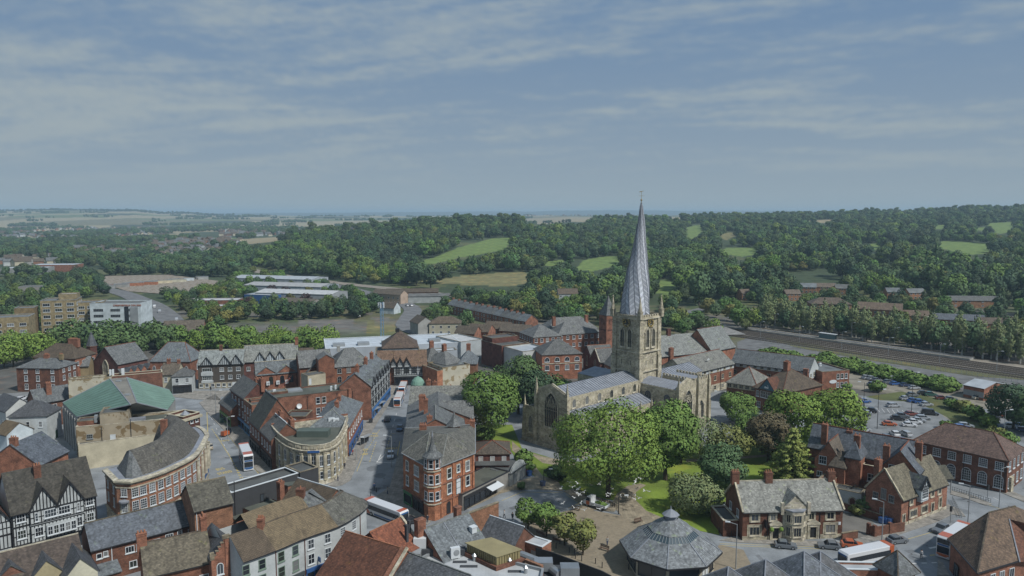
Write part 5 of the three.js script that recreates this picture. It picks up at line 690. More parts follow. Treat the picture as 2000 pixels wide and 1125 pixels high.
(function rightStreetFronts(){
let o=site('slate_street_terrace','brick terrace with long hipped slate roof beside the stone bank','terrace',zC(1378,885),zC(1502,672),8.4),b=block(o,{L: o.L,d: 10,h: 8.4,wall: M.redBrick,roof: 'hip',rise: 3.4,rmat: M.slate,ridge: M.paleSlate});wins(o,b.front,8,[4.6],1,1.8,sash);shop(o,b.front,0.2,o.L - 0.2,M.bluePaint,{bays: 7});chimney(o,o.L*0.6,-5,10.6,1.6,1,2.4,M.redBrick,3);chimney(o,o.L*0.35,-4.5,10.6,1.6,1,2.4,M.redBrick,3);
o=site('timbered_street_terrace','tall black and white timbered terrace with many small gables over blue shopfronts','terrace',zC(1582,525),zC(1748,345),11);const L=o.L;b=block(o,{L,d: 10,h: 11,wall: M.redBrick,rise: 4,rmat: M.slate});onFace(o,b.front,0,0,new Geo().box(0,3.2,0.0,L,10.9,0.05),'render_panel',M.white);b.front =[[0,0.05],[L,0.05]];const n=7;for(let i=0;i<n;i++){const w=L/n,x=w*i;block(o,{x: x + 0.2,z: 0.3,L: w - 0.4,d: 5,h: 10.6,y0: 10.2,wall: M.white,roof: 'gablez',rise: 3,rmat: M.slate,over: 0.2,gut: false});gableTimbers(o,[[x,0.3],[x + w,0.3]],w/2,w - 0.4,10.8,2.7,4);win(o,[[x,0.1],[x + w,0.1]],w/2,7.4,1.6,1.7,{nx: 3,ny: 2,frame: M.blackPaint});win(o,[[x,0.1],[x + w,0.1]],w/2,4.2,1.8,1.8,{nx: 3,ny: 2,frame: M.blackPaint});}timbers(o,b.front,0,L,6.6,10.4,22,1);timbers(o,b.front,0,L,3.4,6.3,22,1);shop(o,b.front,0.1,L - 0.1,mat('',0.04,0.14,0.34,0.5),{bays: 12,h: 3.3});for(const u of[0.1,0.5,0.8])chimney(o,L*u,-5,14,1.6,1,3,M.redBrick,3);
o=site('timbered_hotel','wide black and white timbered building closing the end of the street','building',zE(318,345),zE(612,337),7.6);b=block(o,{L: o.L,d: 10,h: 7.6,wall: M.white,rise: 5,rmat: mat('slate',0.22,0.13,0.08,0.85)});const LL=o.L;timbers(o,b.front,0,LL,4.2,7.4,13,1);for(let i=0;i<3;i++){const w=LL*0.2,x=-LL*0.1 + w*i;block(o,{x,z: 0.4,L: w,d: 4,h: 7.8,y0: 7.2,wall: M.white,roof: 'gablez',rise: 2.9,rmat: mat('slate',0.22,0.13,0.08,0.85),over: 0.2,gut: false});gableTimbers(o,[[x,0.4],[x + w,0.4]],w/2,w,7.9,2.6,6);}wins(o,b.front,4,[5],1.8,1.7,{frame: M.blackPaint,nx: 3,ny: 2});shop(o,b.front,0.1,LL - 0.1,M.blackPaint,{bays: 8,h: 3.6});block(o,{x: -LL*0.5,z: -1,L: LL*0.5,d: 9,h: 8.6,wall: M.redBrick,rise: 4,rmat: mat('slate',0.22,0.13,0.08,0.85)});
o=site('striped_market_block','broad hipped roof block with black and white striped upper storey','building',zE(150,218),zE(560,205),12.5);b=block(o,{L: o.L,d: 18,h: 10.8,wall: M.redBrick,roof: 'flat',par: 0.2});block(o,{x: o.L*0.16,z: -2,L: o.L*0.78,d: 15,h: 13.6,y0: 10.5,wall: M.white,roof: 'hip',rise: 5.4,rmat: mat('slate',0.18,0.13,0.10,0.85)});timbers(o,[[0,-2],[o.L,-2]],o.L*0.17,o.L*0.93,11.2,13.3,30,0);timbers(o,[[0,0],[o.L,0]],0.2,o.L - 0.2,8.6,10.6,34,0);new Geo().cbox(o.L*0.5,18.6,-9.5,1.6,1.4,1.6).build('roof_vent',M.blackPaint,o);
})();
// right hand terrace, corner building, foreground and the churchyard edge
(function rightTerrace(){
let o=site('domed_corner_shop','slate roofed shop with small green copper dome at the far end of the terrace','shop',zE(492,575),zE(455,690),9.6),b=block(o,{L: o.L,d: 16,h: 9.6,wall: M.redBrick,roof: 'gablez',rise: 3.6,rmat: M.paleSlate,over: 0.3});wins(o,b.front,3,[4,6.8],1,1.7,sash);
{const c =[1.6,-1.6];new Geo().lathe([[2.1,9.4],[2.1,11.4],[2.3,11.5],[2.3,11.8]],12,...c).build('drum',M.redBrick,o);const dm=new Geo().lathe([[2.25,11.8],[2.2,12.6],[1.8,13.6],[1.1,14.4],[0.3,14.8],[0.12,15.0]],16,...c).build('dome',M.copper,o);new Geo().lathe([[0.12,15],[0.28,15.6],[0.1,16],[0.05,18.4],[0,18.5]],8,...c).build('finial',M.lead,dm);}chimney(o,3.2,-5,11,1.6,1.2,3,M.redBrick,4);chimney(o,5.5,-7,10.5,1.2,1.2,3.4,M.redBrick,3);
o=site('cross_gabled_terrace','brick terrace house with grey roof and bare brick gable behind','terrace',zE(455,690),zE(440,825),9.4);b=block(o,{L: o.L,d: 17,h: 9.4,wall: M.redBrick,roof: 'gable',rise: 3.6,rmat: M.slate,over: 0.3});block(o,{x: o.L*0.35,z: -8,L: o.L*0.6,d: 10,h: 9.2,wall: M.redBrick,roof: 'gablez',rise: 3.6,rmat: M.slate,gut: false});wins(o,b.front,4,[4,6.8],1,1.7,sash);chimney(o,o.L*0.8,-4,10.5,1.4,1.8,4.6,M.redBrick,4,'z');shop(o,b.front,0.2,o.L - 0.2,M.blackPaint,{bays: 4});
o=site('stone_fronted_terrace','slate roofed terrace with pale stone front on the right side of the street','terrace',zE(440,825),zE(425,960),9.6);b=block(o,{L: o.L,d: 15,h: 9.4,wall: M.redBrick,rise: 4,rmat: M.slate,over: 0.3,ridge: M.paleSlate});onFace(o,b.front,0,0,new Geo().box(0.1,3,0.01,o.L - 0.1,9,0.16),'stone_front',M.stone);wins(o,[[0,0.17],[o.L,0.17]],4,[4,6.8],1,1.7,sash);chimney(o,o.L*0.2,-5,11.4,1.8,1.1,4.4,M.redBrick,5);chimney(o,o.L*0.95,-6,11.4,1.2,1.4,2.6,M.redBrick,2);shop(o,b.front,0.2,o.L - 0.2,M.bluePaint,{bays: 4});
const E=11.5,P =[zF(400,22),zF(598,128),zF(735,140),zF(1035,22),zE(1035,872),zE(430,905)].map(q=>at(q[0],q[1],E)),c0=P[1];o=base('corner_turret_building','tall orange brick corner building with turret and steep slate roof','building',[c0.x,0,c0.z]);const Q=P.map(p =>[p.x - c0.x,p.z - c0.z]);
new Geo().prism(Q,0,E,false).build('wall',M.orangeBrick,o);const ry=16,r1p=at(...zE(640,935),ry),r2p=at(...zE(800,955),ry),r1 =[r1p.x - c0.x,ry,r1p.z - c0.z],r2 =[r2p.x - c0.x,ry,r2p.z - c0.z],e=offset(ccw(Q),-0.4),qe=area2(Q)> 0?e.reverse(): e,V=qe.map(q =>[q[0],E + 0.02,q[1]]);
const rf=new Geo();rf.poly(V[0],V[1],r1).poly(V[1],V[2],r2,r1).poly(V[2],V[3],r2).poly(V[3],V[4],r2).poly(V[4],V[5],r1,r2).poly(V[5],V[0],r1);rf.build('roof',mat('slate',0.185,0.18,0.155,0.85),o);const gt=new Geo();for(let i=0;i<5;i++)gt.bar(V[i],V[i + 1],0.12);gt.build('gutter',M.greyMetal,o);const rg=new Geo().bar(r1,r2,0.13);for(const[a,r]of[[V[0],r1],[V[1],r1],[V[2],r2],[V[3],r2]])rg.bar(a,r,0.12);rg.build('ridge',M.paleSlate,o);
const f1 =[Q[0],Q[1]],f2 =[Q[2],Q[3]],l1=flen(f1),l2=flen(f2),tall ={nx: 1,ny: 2,sur: M.paleStone,surw: 0.16};
for(const y of[4.6,8]){win(o,f1,l1*0.2,y,1.2,2.2,tall);win(o,f1,l1*0.62,y,2.0,2.2,{...tall,nx: 3});win(o,f2,l2*0.25,y,1.3,2.3,tall);win(o,f2,l2*0.8,y,1.3,2.3,tall);}win(o,f2,l2*0.52,8.6,1.0,1.7,tall);win(o,f2,l2*0.52,3.6,1.6,4.2,{frame: M.blackPaint,arch: 'round',nx: 1,ny: 3,glass: M.whitePaint,name: 'tall_sign_panel'});win(o,f2,l2*0.22,0.1,1.4,3.0,{frame: M.redBrick,arch: 'round',nx: 1,ny: 1,sill: false,name: 'door',glass: M.blackPaint});
for(const u of[0.02,0.36,0.66,0.97])onFace(o,f2,l2*u,0,new Geo().box(-0.3,0,0.01,0.3,11.2,0.22),'pilaster',M.orangeBrick);for(const y of[3.4,7.3])onFace(o,f2,0,y,new Geo().box(0,0,0.01,l2,0.25,0.28),'string_course',M.redBrick);onFace(o,f1,0,3.3,new Geo().box(0,0,0.01,l1,0.25,0.28),'string_course',M.redBrick);
shop(o,f1,0.3,l1*0.42,mat('',0.05,0.16,0.07,0.6),{bays: 1,h: 3.3});shop(o,f1,l1*0.46,l1 - 0.8,mat('',0.05,0.03,0.03,0.6),{bays: 2,h: 3.3});
const tc =[(Q[1][0]+ Q[2][0])/ 2,(Q[1][1]+ Q[2][1])/ 2 + 0.2],tr=flen([Q[1],Q[2]])/ 2 + 0.1;new Geo().lathe([[tr,0],[tr,E + 2.2]],8,...tc,0.3).build('turret_wall',M.orangeBrick,o);const tb=new Geo();for(const y of[3.4,7.2,10.6,13.5])tb.lathe([[tr + 0.02,y],[tr + 0.2,y + 0.08],[tr + 0.2,y + 0.25],[tr,y + 0.3]],8,...tc,0.3);tb.build('string_course',M.paleStone,o);
const cap=new Geo().lathe([[tr + 0.45,E + 2.1],[tr + 0.4,E + 2.3],[tr*0.62,E + 3.2],[tr*0.3,E + 4.6],[0.16,E + 6.4]],8,...tc,0.3).build('turret_roof',M.slate,o);new Geo().lathe([[0.16,E + 6.3],[0.22,E + 6.6],[0.06,E + 7.6],[0,E + 7.9]],6,...tc).build('finial',M.lead,cap);
for(let k=0;k<8;k++){const a=0.3 +(k + 0.5)/ 8*2*Math.PI,r=tr*Math.cos(Math.PI/8);if(Math.cos(a)< -0.2)continue;const X=tc[0]+ Math.sin(a)* r,Z=tc[1]+ Math.cos(a)* r,t =[Math.cos(a),-Math.sin(a)],f =[[X - t[0],Z - t[1]],[X + t[0],Z + t[1]]];for(const[y,h]of[[4.4,1.9],[8,2],[11.4,2]])win(o,f,1,y,Math.min(1.0,tr*0.62),h,{nx: 1,ny: 2});}
{const t2=at(...zE(858,905),13),X=t2.x - c0.x,Z=t2.z - c0.z;new Geo().lathe([[1.7,9],[1.7,14]],6,X,Z).build('turret_wall',M.redBrick,o);new Geo().lathe([[2.1,13.9],[1.2,14.9],[0.5,16],[0.08,17.2]],6,X,Z).build('turret_roof',M.slate,o);const cc=at(...zE(580,925),14);chimney(o,cc.x - c0.x,cc.z - c0.z,12.5,1.6,1.2,3,M.redBrick,3);const c2=at(...zE(1022,850),13);chimney(o,c2.x - c0.x,c2.z - c0.z,9,1.2,1.2,4.5,M.redBrick,2);}
o=site('brick_annex','small dark brick annex with low hipped roof beside the corner building','building',zF(1046,28),zF(1358,24),6.6);b=block(o,{L: o.L,d: 9,h: 6.6,wall: M.darkBrick,roof: 'hip',rise: 1.8,rmat: M.brownTile,ridge: M.redTile});wins(o,b.front,3,[4.2],1.1,1.7,{nx: 1,ny: 1,glass: mat('',0.4,0.4,0.38,0.6)});block(o,{x: 0.3,z: 1.2,L: o.L - 0.5,d: 1.2,h: 4.2,wall: M.darkBrick,roof: 'lean',rise: 0.4,rmat: M.felt});
o=site('bar_row','low flat roofed bar with dark front and white awning','bar',zF(935,398),zF(1358,185),3.7);b=block(o,{L: o.L,d: 7,h: 3.5,wall: M.greyRender,roof: 'flat',par: 0.15,fmat: M.greenFelt,coping: M.blackPaint});shop(o,b.front,0.2,o.L*0.68,M.blackPaint,{bays: 6,h: 3.2});const aw=new Geo();slab(aw,[[o.L*0.46,2.9,0.1],[o.L*0.46,2.3,2.0],[o.L*0.72,2.3,2.0],[o.L*0.72,2.9,0.1]],0.06);aw.build('awning',M.whitePaint,o);
o=site('white_gabled_garage','white rendered garage with shaped gable beside the churchyard path','garage',zF(1362,205),zF(1500,112),3.4);b=block(o,{L: o.L,d: 5.5,h: 3.2,wall: M.white,roof: 'lean',rise: 0.3,rmat: M.felt});new Geo().poly([0,3.2,0.02],[o.L,3.2,0.02],[o.L*0.85,4.6,0.02],[o.L*0.62,5.2,0.02],[o.L*0.4,5.2,0.02],[o.L*0.15,4.4,0.02]).poly([o.L,3.2,-0.3],[0,3.2,-0.3],[o.L*0.15,4.4,-0.3],[o.L*0.4,5.2,-0.3],[o.L*0.62,5.2,-0.3],[o.L*0.85,4.6,-0.3]).build('shaped_gable',M.white,o);for(const u of[0.3,0.7])win(o,b.front,o.L*u,0.1,1.6,2.4,{nx: 1,ny: 1,frame: M.greyMetal,glass: M.greyMetal,sill: false,name: 'garage_door'});
})();
(function foreground(){
let o=site('orange_tiled_hall','orange tiled gabled hall with stone coped gable at the bottom edge','building',zF(108,735),zF(372,612),10.5);block(o,{z: 5,L: o.L,d: 10,h: 6.6,wall: M.redBrick,rise: 3.9,rmat: M.redTile,ridge: M.orangeBrick});{const L=o.L,g=new Geo();g.bar([L + 0.3,6.4,5.4],[L + 0.3,10.8,0],0.32).bar([L + 0.3,6.4,-5.4],[L + 0.3,10.8,0],0.32).build('coping',M.paleStone,o);for(const[x,z]of[[L*0.75,3.4],[L*0.98,2.4]])new Geo().cbox(x,7.5,z,0.5,3.4,0.5).build('flue',M.charcoal,o);}
o=site('rust_tiled_hall','broad rust brown tiled roof meeting the orange hall at the bottom edge','building',zF(88,790),zF(400,885),11);block(o,{x: -5,z: 8,L: o.L + 5,d: 16,h: 5.4,wall: M.redBrick,rise: 5.6,rmat: M.rustTile,ridge: M.orangeBrick,over: 0.5});new Geo().bar([o.L + 0.2,11.4,0],[o.L + 0.2,5.2,8.6],0.5).build('coping',M.redBrick,o);new Geo().bar([o.L + 0.9,11.5,0],[o.L + 0.9,5.3,8.6],0.28).build('coping',M.paleStone,o);
{const p=at(...zD(1362,895),7.5),t=base('tiled_turret','small pyramid capped orange tiled turret at the corner of the rust roofed hall','turret',[p.x,0,p.z],0.5);new Geo().lathe([[1.7,0],[1.7,7.4]],6).build('wall',M.redBrick,t);new Geo().lathe([[2.1,7.3],[2.1,7.5],[1.1,8.6],[0.05,9.2]],6).build('roof',M.redTile,t);}
o=site('dark_slate_hall','long smooth dark slate roof slope at the bottom edge','building',zF(462,925),zF(1000,1122),10);block(o,{z: 8,L: o.L,d: 16,h: 4.6,wall: M.redBrick,rise: 5.4,rmat: M.darkSlate,ridge: M.paleSlate,over: 0.4});
o=site('slate_house','mossy slate roofed house with white roof vent in front of the corner building','house',zF(590,702),zF(985,568),9.4);block(o,{z: 6.2,L: o.L,d: 12.4,h: 5.2,wall: M.redBrick,rise: 4.2,rmat: M.slate,ridge: M.paleSlate});{const g=new Geo().cbox(o.L*0.86,7.3,3.2,1.1,1.1,0.9).cbox(o.L*0.86,8.3,3.2,1.3,0.2,1.1);g.build('roof_vent',M.whitePaint,o);const v=new Geo().bar([o.L*0.42,9.55,0],[o.L*0.42,5.3,6.3],0.1);v.build('lead_flashing',M.lead,o);}chimney(o,-0.6,-0.4,5,1.7,1.2,6.2,M.redBrick,0);
o=site('yard_brick_wall','tall weathered brick wall running from the slate house to the square','wall',zF(930,590),zF(1258,468),5);new Geo().box(0,0,-0.4,o.L,5,0).build('wall_face',M.paleBrick,o);new Geo().box(-0.1,5.003,-0.5,o.L + 0.1,5.18,0.1).build('coping',M.darkStone,o);new Geo().cbox(-1.2,0,0,1.2,7.2,1.1).cbox(-1.2,7.2,0,1.4,0.2,1.3).build('pillar',M.redBrick,o);
o=site('slate_store','low slate roofed store beside the square','outbuilding',zF(1185,590),zF(1482,688),6.6);block(o,{z: 3.6,L: o.L,d: 7.2,h: 3.4,wall: M.brownBrick,rise: 3.2,rmat: M.darkSlate,ridge: M.whitePaint});wins(o,[[0,3.6],[o.L,3.6]],4,[1.4],1.2,1.6,{nx: 2,ny: 1,frame: M.blackPaint});
o=site('brick_substation','small flat roofed brick box with pale roof on the square','outbuilding',zF(1450,800),zF(1648,862),3.7);let d=depthTo(o,zF(1755,815),3.7),b=block(o,{L: o.L,d,h: 3.5,wall: M.redBrick,roof: 'flat',par: 0.06,rmat: M.whiteRoof,coping: M.whitePaint});for(const u of[0.12,0.62])win(o,b.front,o.L*u,0.1,1.1,2.3,{nx: 1,ny: 1,frame: M.greyMetal,glass: M.greyMetal,sill: false,name: 'door'});
{const pts =[zF(560,975),zF(890,800),zF(1180,960),zF(1660,1075),zF(1640,1190),zF(980,1190)],W=px2(pts,5.4);o=base('plant_roof_block','flat white roofed block crowded with air handling plant','building',[W[0][0],0,W[0][1]]);const Q=W.map(q =>[q[0]- W[0][0],q[1]- W[0][1]]);polyBlock(o,Q,5.7,M.redBrick,{par: 0.4,rmat: M.whiteRoof,coping: M.greyMetal});const loc =(p,h=5.3)=>{const w=at(p[0],p[1],h);return[w.x - W[0][0],w.z - W[0][1]];};
for(const[x,y,k]of[[868,970,1.5],[1190,960,1.5],[1255,985,1.6],[1310,1005,1.6]]){const[a,c]= loc(zF(x,y));acUnit(o,a,5.4,c,0.35,k);}const[a,c]= loc(zF(420,870),7);new Geo().cbox(a,5,c,5.6,1.6,3.2).build('duct_box',M.greyMetal,o);const[e,f]= loc(zF(555,830),7);new Geo().cbox(e,5,f,2.2,3.2,2).build('air_handler',M.whitePaint,o);const[g1,g2]= loc(zF(615,860),6);new Geo().cbox(g1,5,g2,1.4,1.8,1.2).build('air_handler',M.greyMetal,o);
const[h1,h2_]= loc(zF(730,930));new Geo().cbox(h1,5.35,h2_,9,1.1,1.6).build('screen_wall',M.charcoal,o).rotation.set(0,0,0);for(const[x,y,w]of[[910,1000,2.4],[990,1040,3],[1400,1085,2.2]]){const[q,r]= loc(zF(x,y));new Geo().cbox(q,5.32,r,w,0.06,0.8).build('roof_mat',M.charcoal,o);}for(const[x,y]of[[1355,1030],[1040,990],[1500,1100]]){const[q,r]= loc(zF(x,y));new Geo().lathe([[0.3,5.3],[0.3,6.2],[0.5,6.3],[0.1,6.7]],8,q,r).build('roof_cowl',M.steel,o);}{const[q,r]= loc(zF(1500,1010)),[q2,r2]= loc(zF(1650,1070));new Geo().bar([q,5.8,r],[q2,5.8,r2],0.4,4).build('parapet_wall',M.paleBrick,o);}
const eb =[zF(972,828),zF(1190,783),zF(1450,885),zF(1240,950)],We=px2(eb,7.6),q0=base('louvred_enclosure','tan louvred rooftop enclosure behind the row of white air conditioners','enclosure',[We[0][0],0,We[0][1]]);const Qe=We.map(q =>[q[0]- We[0][0],q[1]- We[0][1]]);new Geo().prism(Qe,5.3,7.5).build('louvre_screen',mat('metal',0.30,0.25,0.12,0.7),q0);new Geo().prism(offset(ccw(Qe),-0.5),4.8,6.0).build('parapet',M.brownBrick,q0);new Geo().prism(offset(ccw(Qe),-0.2),7.5,7.62).build('mesh_roof',mat('metal',0.34,0.29,0.15,0.7),q0);const cc=ccw(Qe);for(let i=0;i<4;i++){const fa =[cc[i],cc[(i + 1)% 4]],l=flen(fa),n=Math.floor(l/0.5);for(let k=1;k<n;k++)onFace(q0,fa,l*k/n,0,new Geo().box(-0.05,6.05,0,0.05,7.45,0.1),'louvre',mat('metal',0.22,0.18,0.08,0.7));}
const dw=px2([zF(1590,872),zF(1837,965),zH(0,915),zH(440,1082),zH(520,1125)],3.2);const s0=base('black_screen_wall','long black screen wall along the edge of the square','wall',[dw[0][0],0,dw[0][1]]);const L =[dw[0],dw[2],dw[3],dw[4]].map(q =>[q[0]- dw[0][0],q[1]- dw[0][1]]);for(let i=0;i<3;i++){const g=new Geo();g.bar([L[i][0],1.6,L[i][1]],[L[i + 1][0],1.6,L[i + 1][1]],0.1,4);onFace(s0,[L[i],L[i + 1]],0,0,new Geo().box(0,0,-0.2,flen([L[i],L[i + 1]]),3.2,0),'screen_panel',M.black);}
const dk=base('rooftop_duct','silver ventilation duct run beside the black screen wall','duct',[W[0][0],0,W[0][1]]);const D =[zF(1460,930),zF(1600,985),zF(1740,1060),zH(60,1110)].map(p=>loc(p,4));for(let i=0;i<3;i++)new Geo().bar([D[i][0],3.9,D[i][1]],[D[i + 1][0],3.9,D[i + 1][1]],0.75,10).build('duct',M.steel,dk);for(const p of[zF(1660,1010),zH(150,1060)]){const[x,z]= loc(p,4.6);new Geo().cbox(x,3.6,z,3.2,1.6,2.2).build('duct_box',M.steel,dk);}new Geo().cbox((D[0][0]+ D[3][0])/ 2,0,(D[0][1]+ D[3][1])/ 2 + 1,10,3.1,5).build('plinth',M.charcoal,dk);}
})();
(function octagon(){
const c=at(...zH(1050,862),3.8),o=base('octagonal_visitor_centre','low octagonal stone and glass pavilion with tiered slate roof and lantern','pavilion',[c.x,0,c.z],0.13),n=8,rot=Math.PI/8;
new Geo().lathe([[7.9,0],[7.9,4]],n,0,0,rot).build('wall',M.paleStone,o);const sl=mat('slate',0.28,0.30,0.31,0.8);
const rf=new Geo().lathe([[9.3,3.75],[9.3,3.95],[5.1,6.5]],n,0,0,rot).lathe([[7.9,3.8],[9.3,3.8]],n,0,0,rot).build('roof',sl,o);new Geo().lathe([[9.38,3.6],[9.38,3.9],[9.2,3.92]],n,0,0,rot).build('fascia',M.blackPaint,o);
const gl=new Geo().lathe([[5.1,6.5],[4.05,7.35]],n,0,0,rot).build('glazed_band',mat('',0.045,0.07,0.085,0.25),o);for(let i=0;i<48;i++){const k=Math.floor(i/6),t =(i % 6)/ 6,a0=rot + k/n*2*Math.PI,a1=a0 + 2*Math.PI/n,Pp =(r,y)=>[lerp(Math.sin(a0),Math.sin(a1),t)* r,y,lerp(Math.cos(a0),Math.cos(a1),t)* r];new Geo().bar(Pp(5.12,6.55),Pp(4.07,7.4),0.05).build('glazing_bar',M.greyMetal,gl);}
new Geo().lathe([[4.15,7.25],[4.15,7.45],[1.35,9.3]],n,0,0,rot).build('upper_roof',sl,o);new Geo().lathe([[1.15,9.1],[1.15,10.0]],n,0,0,rot).build('lantern',M.lead,o);new Geo().lathe([[1.6,9.95],[1.6,10.05],[0.8,10.6],[0.15,11.0],[0.06,11.6],[0,11.7]],n,0,0,rot).build('lantern_roof',M.lead,o);
const rg=new Geo();for(let k=0;k<n;k++){const a=rot + k/n*2*Math.PI;rg.bar([Math.sin(a)* 9.3,3.98,Math.cos(a)* 9.3],[Math.sin(a)* 5.1,6.53,Math.cos(a)* 5.1],0.11);}rg.build('hip',M.lead,o);
for(let k=0;k<n;k++){const a=rot +(k + 0.5)/ n*2*Math.PI,r=7.9*Math.cos(Math.PI/8),X=Math.sin(a)* r,Z=Math.cos(a)* r,t =[Math.cos(a)* 3,-Math.sin(a)* 3],f =[[X - t[0],Z - t[1]],[X + t[0],Z + t[1]]];if(k===0){for(const u of[1.2,2.6])win(o,f,u,0.1,1.1,2.3,{nx: 1,ny: 1,glass: M.whitePaint,sill: false,name: 'door'});win(o,f,4.7,0.9,1.7,2.1,{frame: M.blackPaint,nx: 1,ny: 1});}else win(o,f,3,0.5,5.4,2.8,{frame: M.blackPaint,nx: 2,ny: 1,sill: false});}
})();
(function pub(){
const o=site('stone_trimmed_pub','two storey brick pub with pale stone bay window and grey slate roof','pub',zJ(235,545),zJ(1132,522),6.1),L=o.L,b=block(o,{L,d: 9.6,h: 6.1,wall: M.brownBrick,rise: 4.3,rmat: M.paleSlate,verge: 0.0,ridge: M.paleStone});
const g=new Geo();for(const x of[-0.1,L + 0.1])for(const s of[0,-9.6])g.bar([x,6.0,s?-9.9:0.3],[x,10.75,-4.8],0.26);g.build('coping',M.stone,o);for(const[u,h]of[[0.0,2.6],[0.34,2.3],[0.985,2.2]])chimney(o,L*u,-4.8,9.9,1.5,1.1,h,M.brownBrick,3);
for(const[u,w]of[[0.12,1.7],[0.3,1.3],[0.685,1.3],[0.875,1.7]])win(o,b.front,L*u,3.95,w,1.55,{...stoneWin,nx: 2,sur: M.stone,surw: 0.25});win(o,b.front,L*0.12,1.0,2.2,1.9,{...stoneWin,sur: M.stone,surw: 0.4});win(o,b.front,L*0.88,1.1,2.2,1.9,{...stoneWin,sur: M.stone,surw: 0.4});
for(const u of[0.33,0.705]){win(o,b.front,L*u,0.05,1.7,2.9,{frame: M.stone,fw: 0.2,dep: 0.25,nx: 1,ny: 1,sill: false,name: 'door',glass: M.blackPaint});onFace(o,b.front,L*u,0,new Geo().poly([-1.3,3.3,0.35],[1.3,3.3,0.35],[0,4.05,0.35]).box(-1.35,3.05,0.01,1.35,3.3,0.4).bar([-1.35,3.3,0.2],[0,4.1,0.2],0.14).bar([1.35,3.3,0.2],[0,4.1,0.2],0.14).box(-1.2,0,0.01,-0.9,3.05,0.3).box(0.9,0,0.01,1.2,3.05,0.3),'door_hood',M.paleStone);onFace(o,b.front,L*u,2.55,new Geo().box(-0.85,0,0.26,0.85,0.35,0.3),'fanlight',M.paleStone);}
const x=L*0.515,hw=2.5;new Geo().box(x - hw,0,0,x + hw,6.9,0.35).poly([x - hw,6.9,0.35],[x + hw,6.9,0.35],[x,9.3,0.35]).poly([x + hw,6.9,0],[x - hw,6.9,0],[x,9.3,0]).build('stone_gable',M.paleStone,o);const rr2=new Geo();slab(rr2,[[x - hw - 0.2,6.8,0.5],[x,9.45,0.5],[x,9.45,-4],[x - hw - 0.2,6.8,-4]],0.16);slab(rr2,[[x,9.45,0.5],[x + hw + 0.2,6.8,0.5],[x + hw + 0.2,6.8,-4],[x,9.45,-4]],0.16);rr2.build('gable_roof',M.paleSlate,o);for(const s of[-1,1])new Geo().cbox(x + s *(hw + 0.2),5.4,0.3,0.6,2.4,0.6).build('finial',M.paleStone,o);
const bay =[[x - 2.1,0.35],[x - 1.1,1.5],[x + 1.1,1.5],[x + 2.1,0.35]];new Geo().prism(bay,0,6.3).build('bay',M.paleStone,o);new Geo().prism(offset(ccw(bay),-0.15),6.3,6.5).build('bay_roof',M.lead,o);for(let i=0;i<3;i++){const f =[bay[i],bay[i + 1]],l=flen(f);for(const y of[1.1,3.9])win(o,f,l/2,y,l - 0.5,y>3?1.7:2.0,{frame: M.paleStone,nx: i===1?3:2,ny: 1,fw: 0.14,dep: 0.1});}
for(const u of[0.25,0.77])downpipe(o,b.front,L*u,6);onFace(o,b.front,L*0.97,2.8,new Geo().box(-0.25,0,0.02,0.25,0.6,0.1),'wall_sign',M.whitePaint);onFace(o,b.front,L*0.22,2.7,new Geo().box(-0.06,0,0.05,0.06,1.7,0.9),'hanging_sign',M.blackPaint);for(const u of[0.28,0.375])onFace(o,b.front,L*u,2.4,new Geo().lathe([[0,-0.45],[0.42,-0.2],[0.46,0.1],[0.3,0.4],[0,0.5]],8),'hanging_basket',leafMat(...GREENS.bright),0.6).geometry.setAttribute('color',new THREE.Float32BufferAttribute(new Array(8*8*9).fill(1),3));
block(o,{x: -3.2,z: -2,L: 3.1,d: 7.5,h: 3.1,wall: M.brownBrick,roof: 'flat',par: 0.3,coping: M.paleStone});onFace(o,b.front,0,0,new Geo().box(0,0,0.01,L*0.27,0.9,0.12).box(L*0.78,0,0.01,L,0.9,0.12),'plinth',M.stone);
const lw =[[0,-9.6],[0,0]];for(const u of[3,7])win(o,lw,u,3.9,1.2,1.6,{nx: 2,ny: 1});
})();
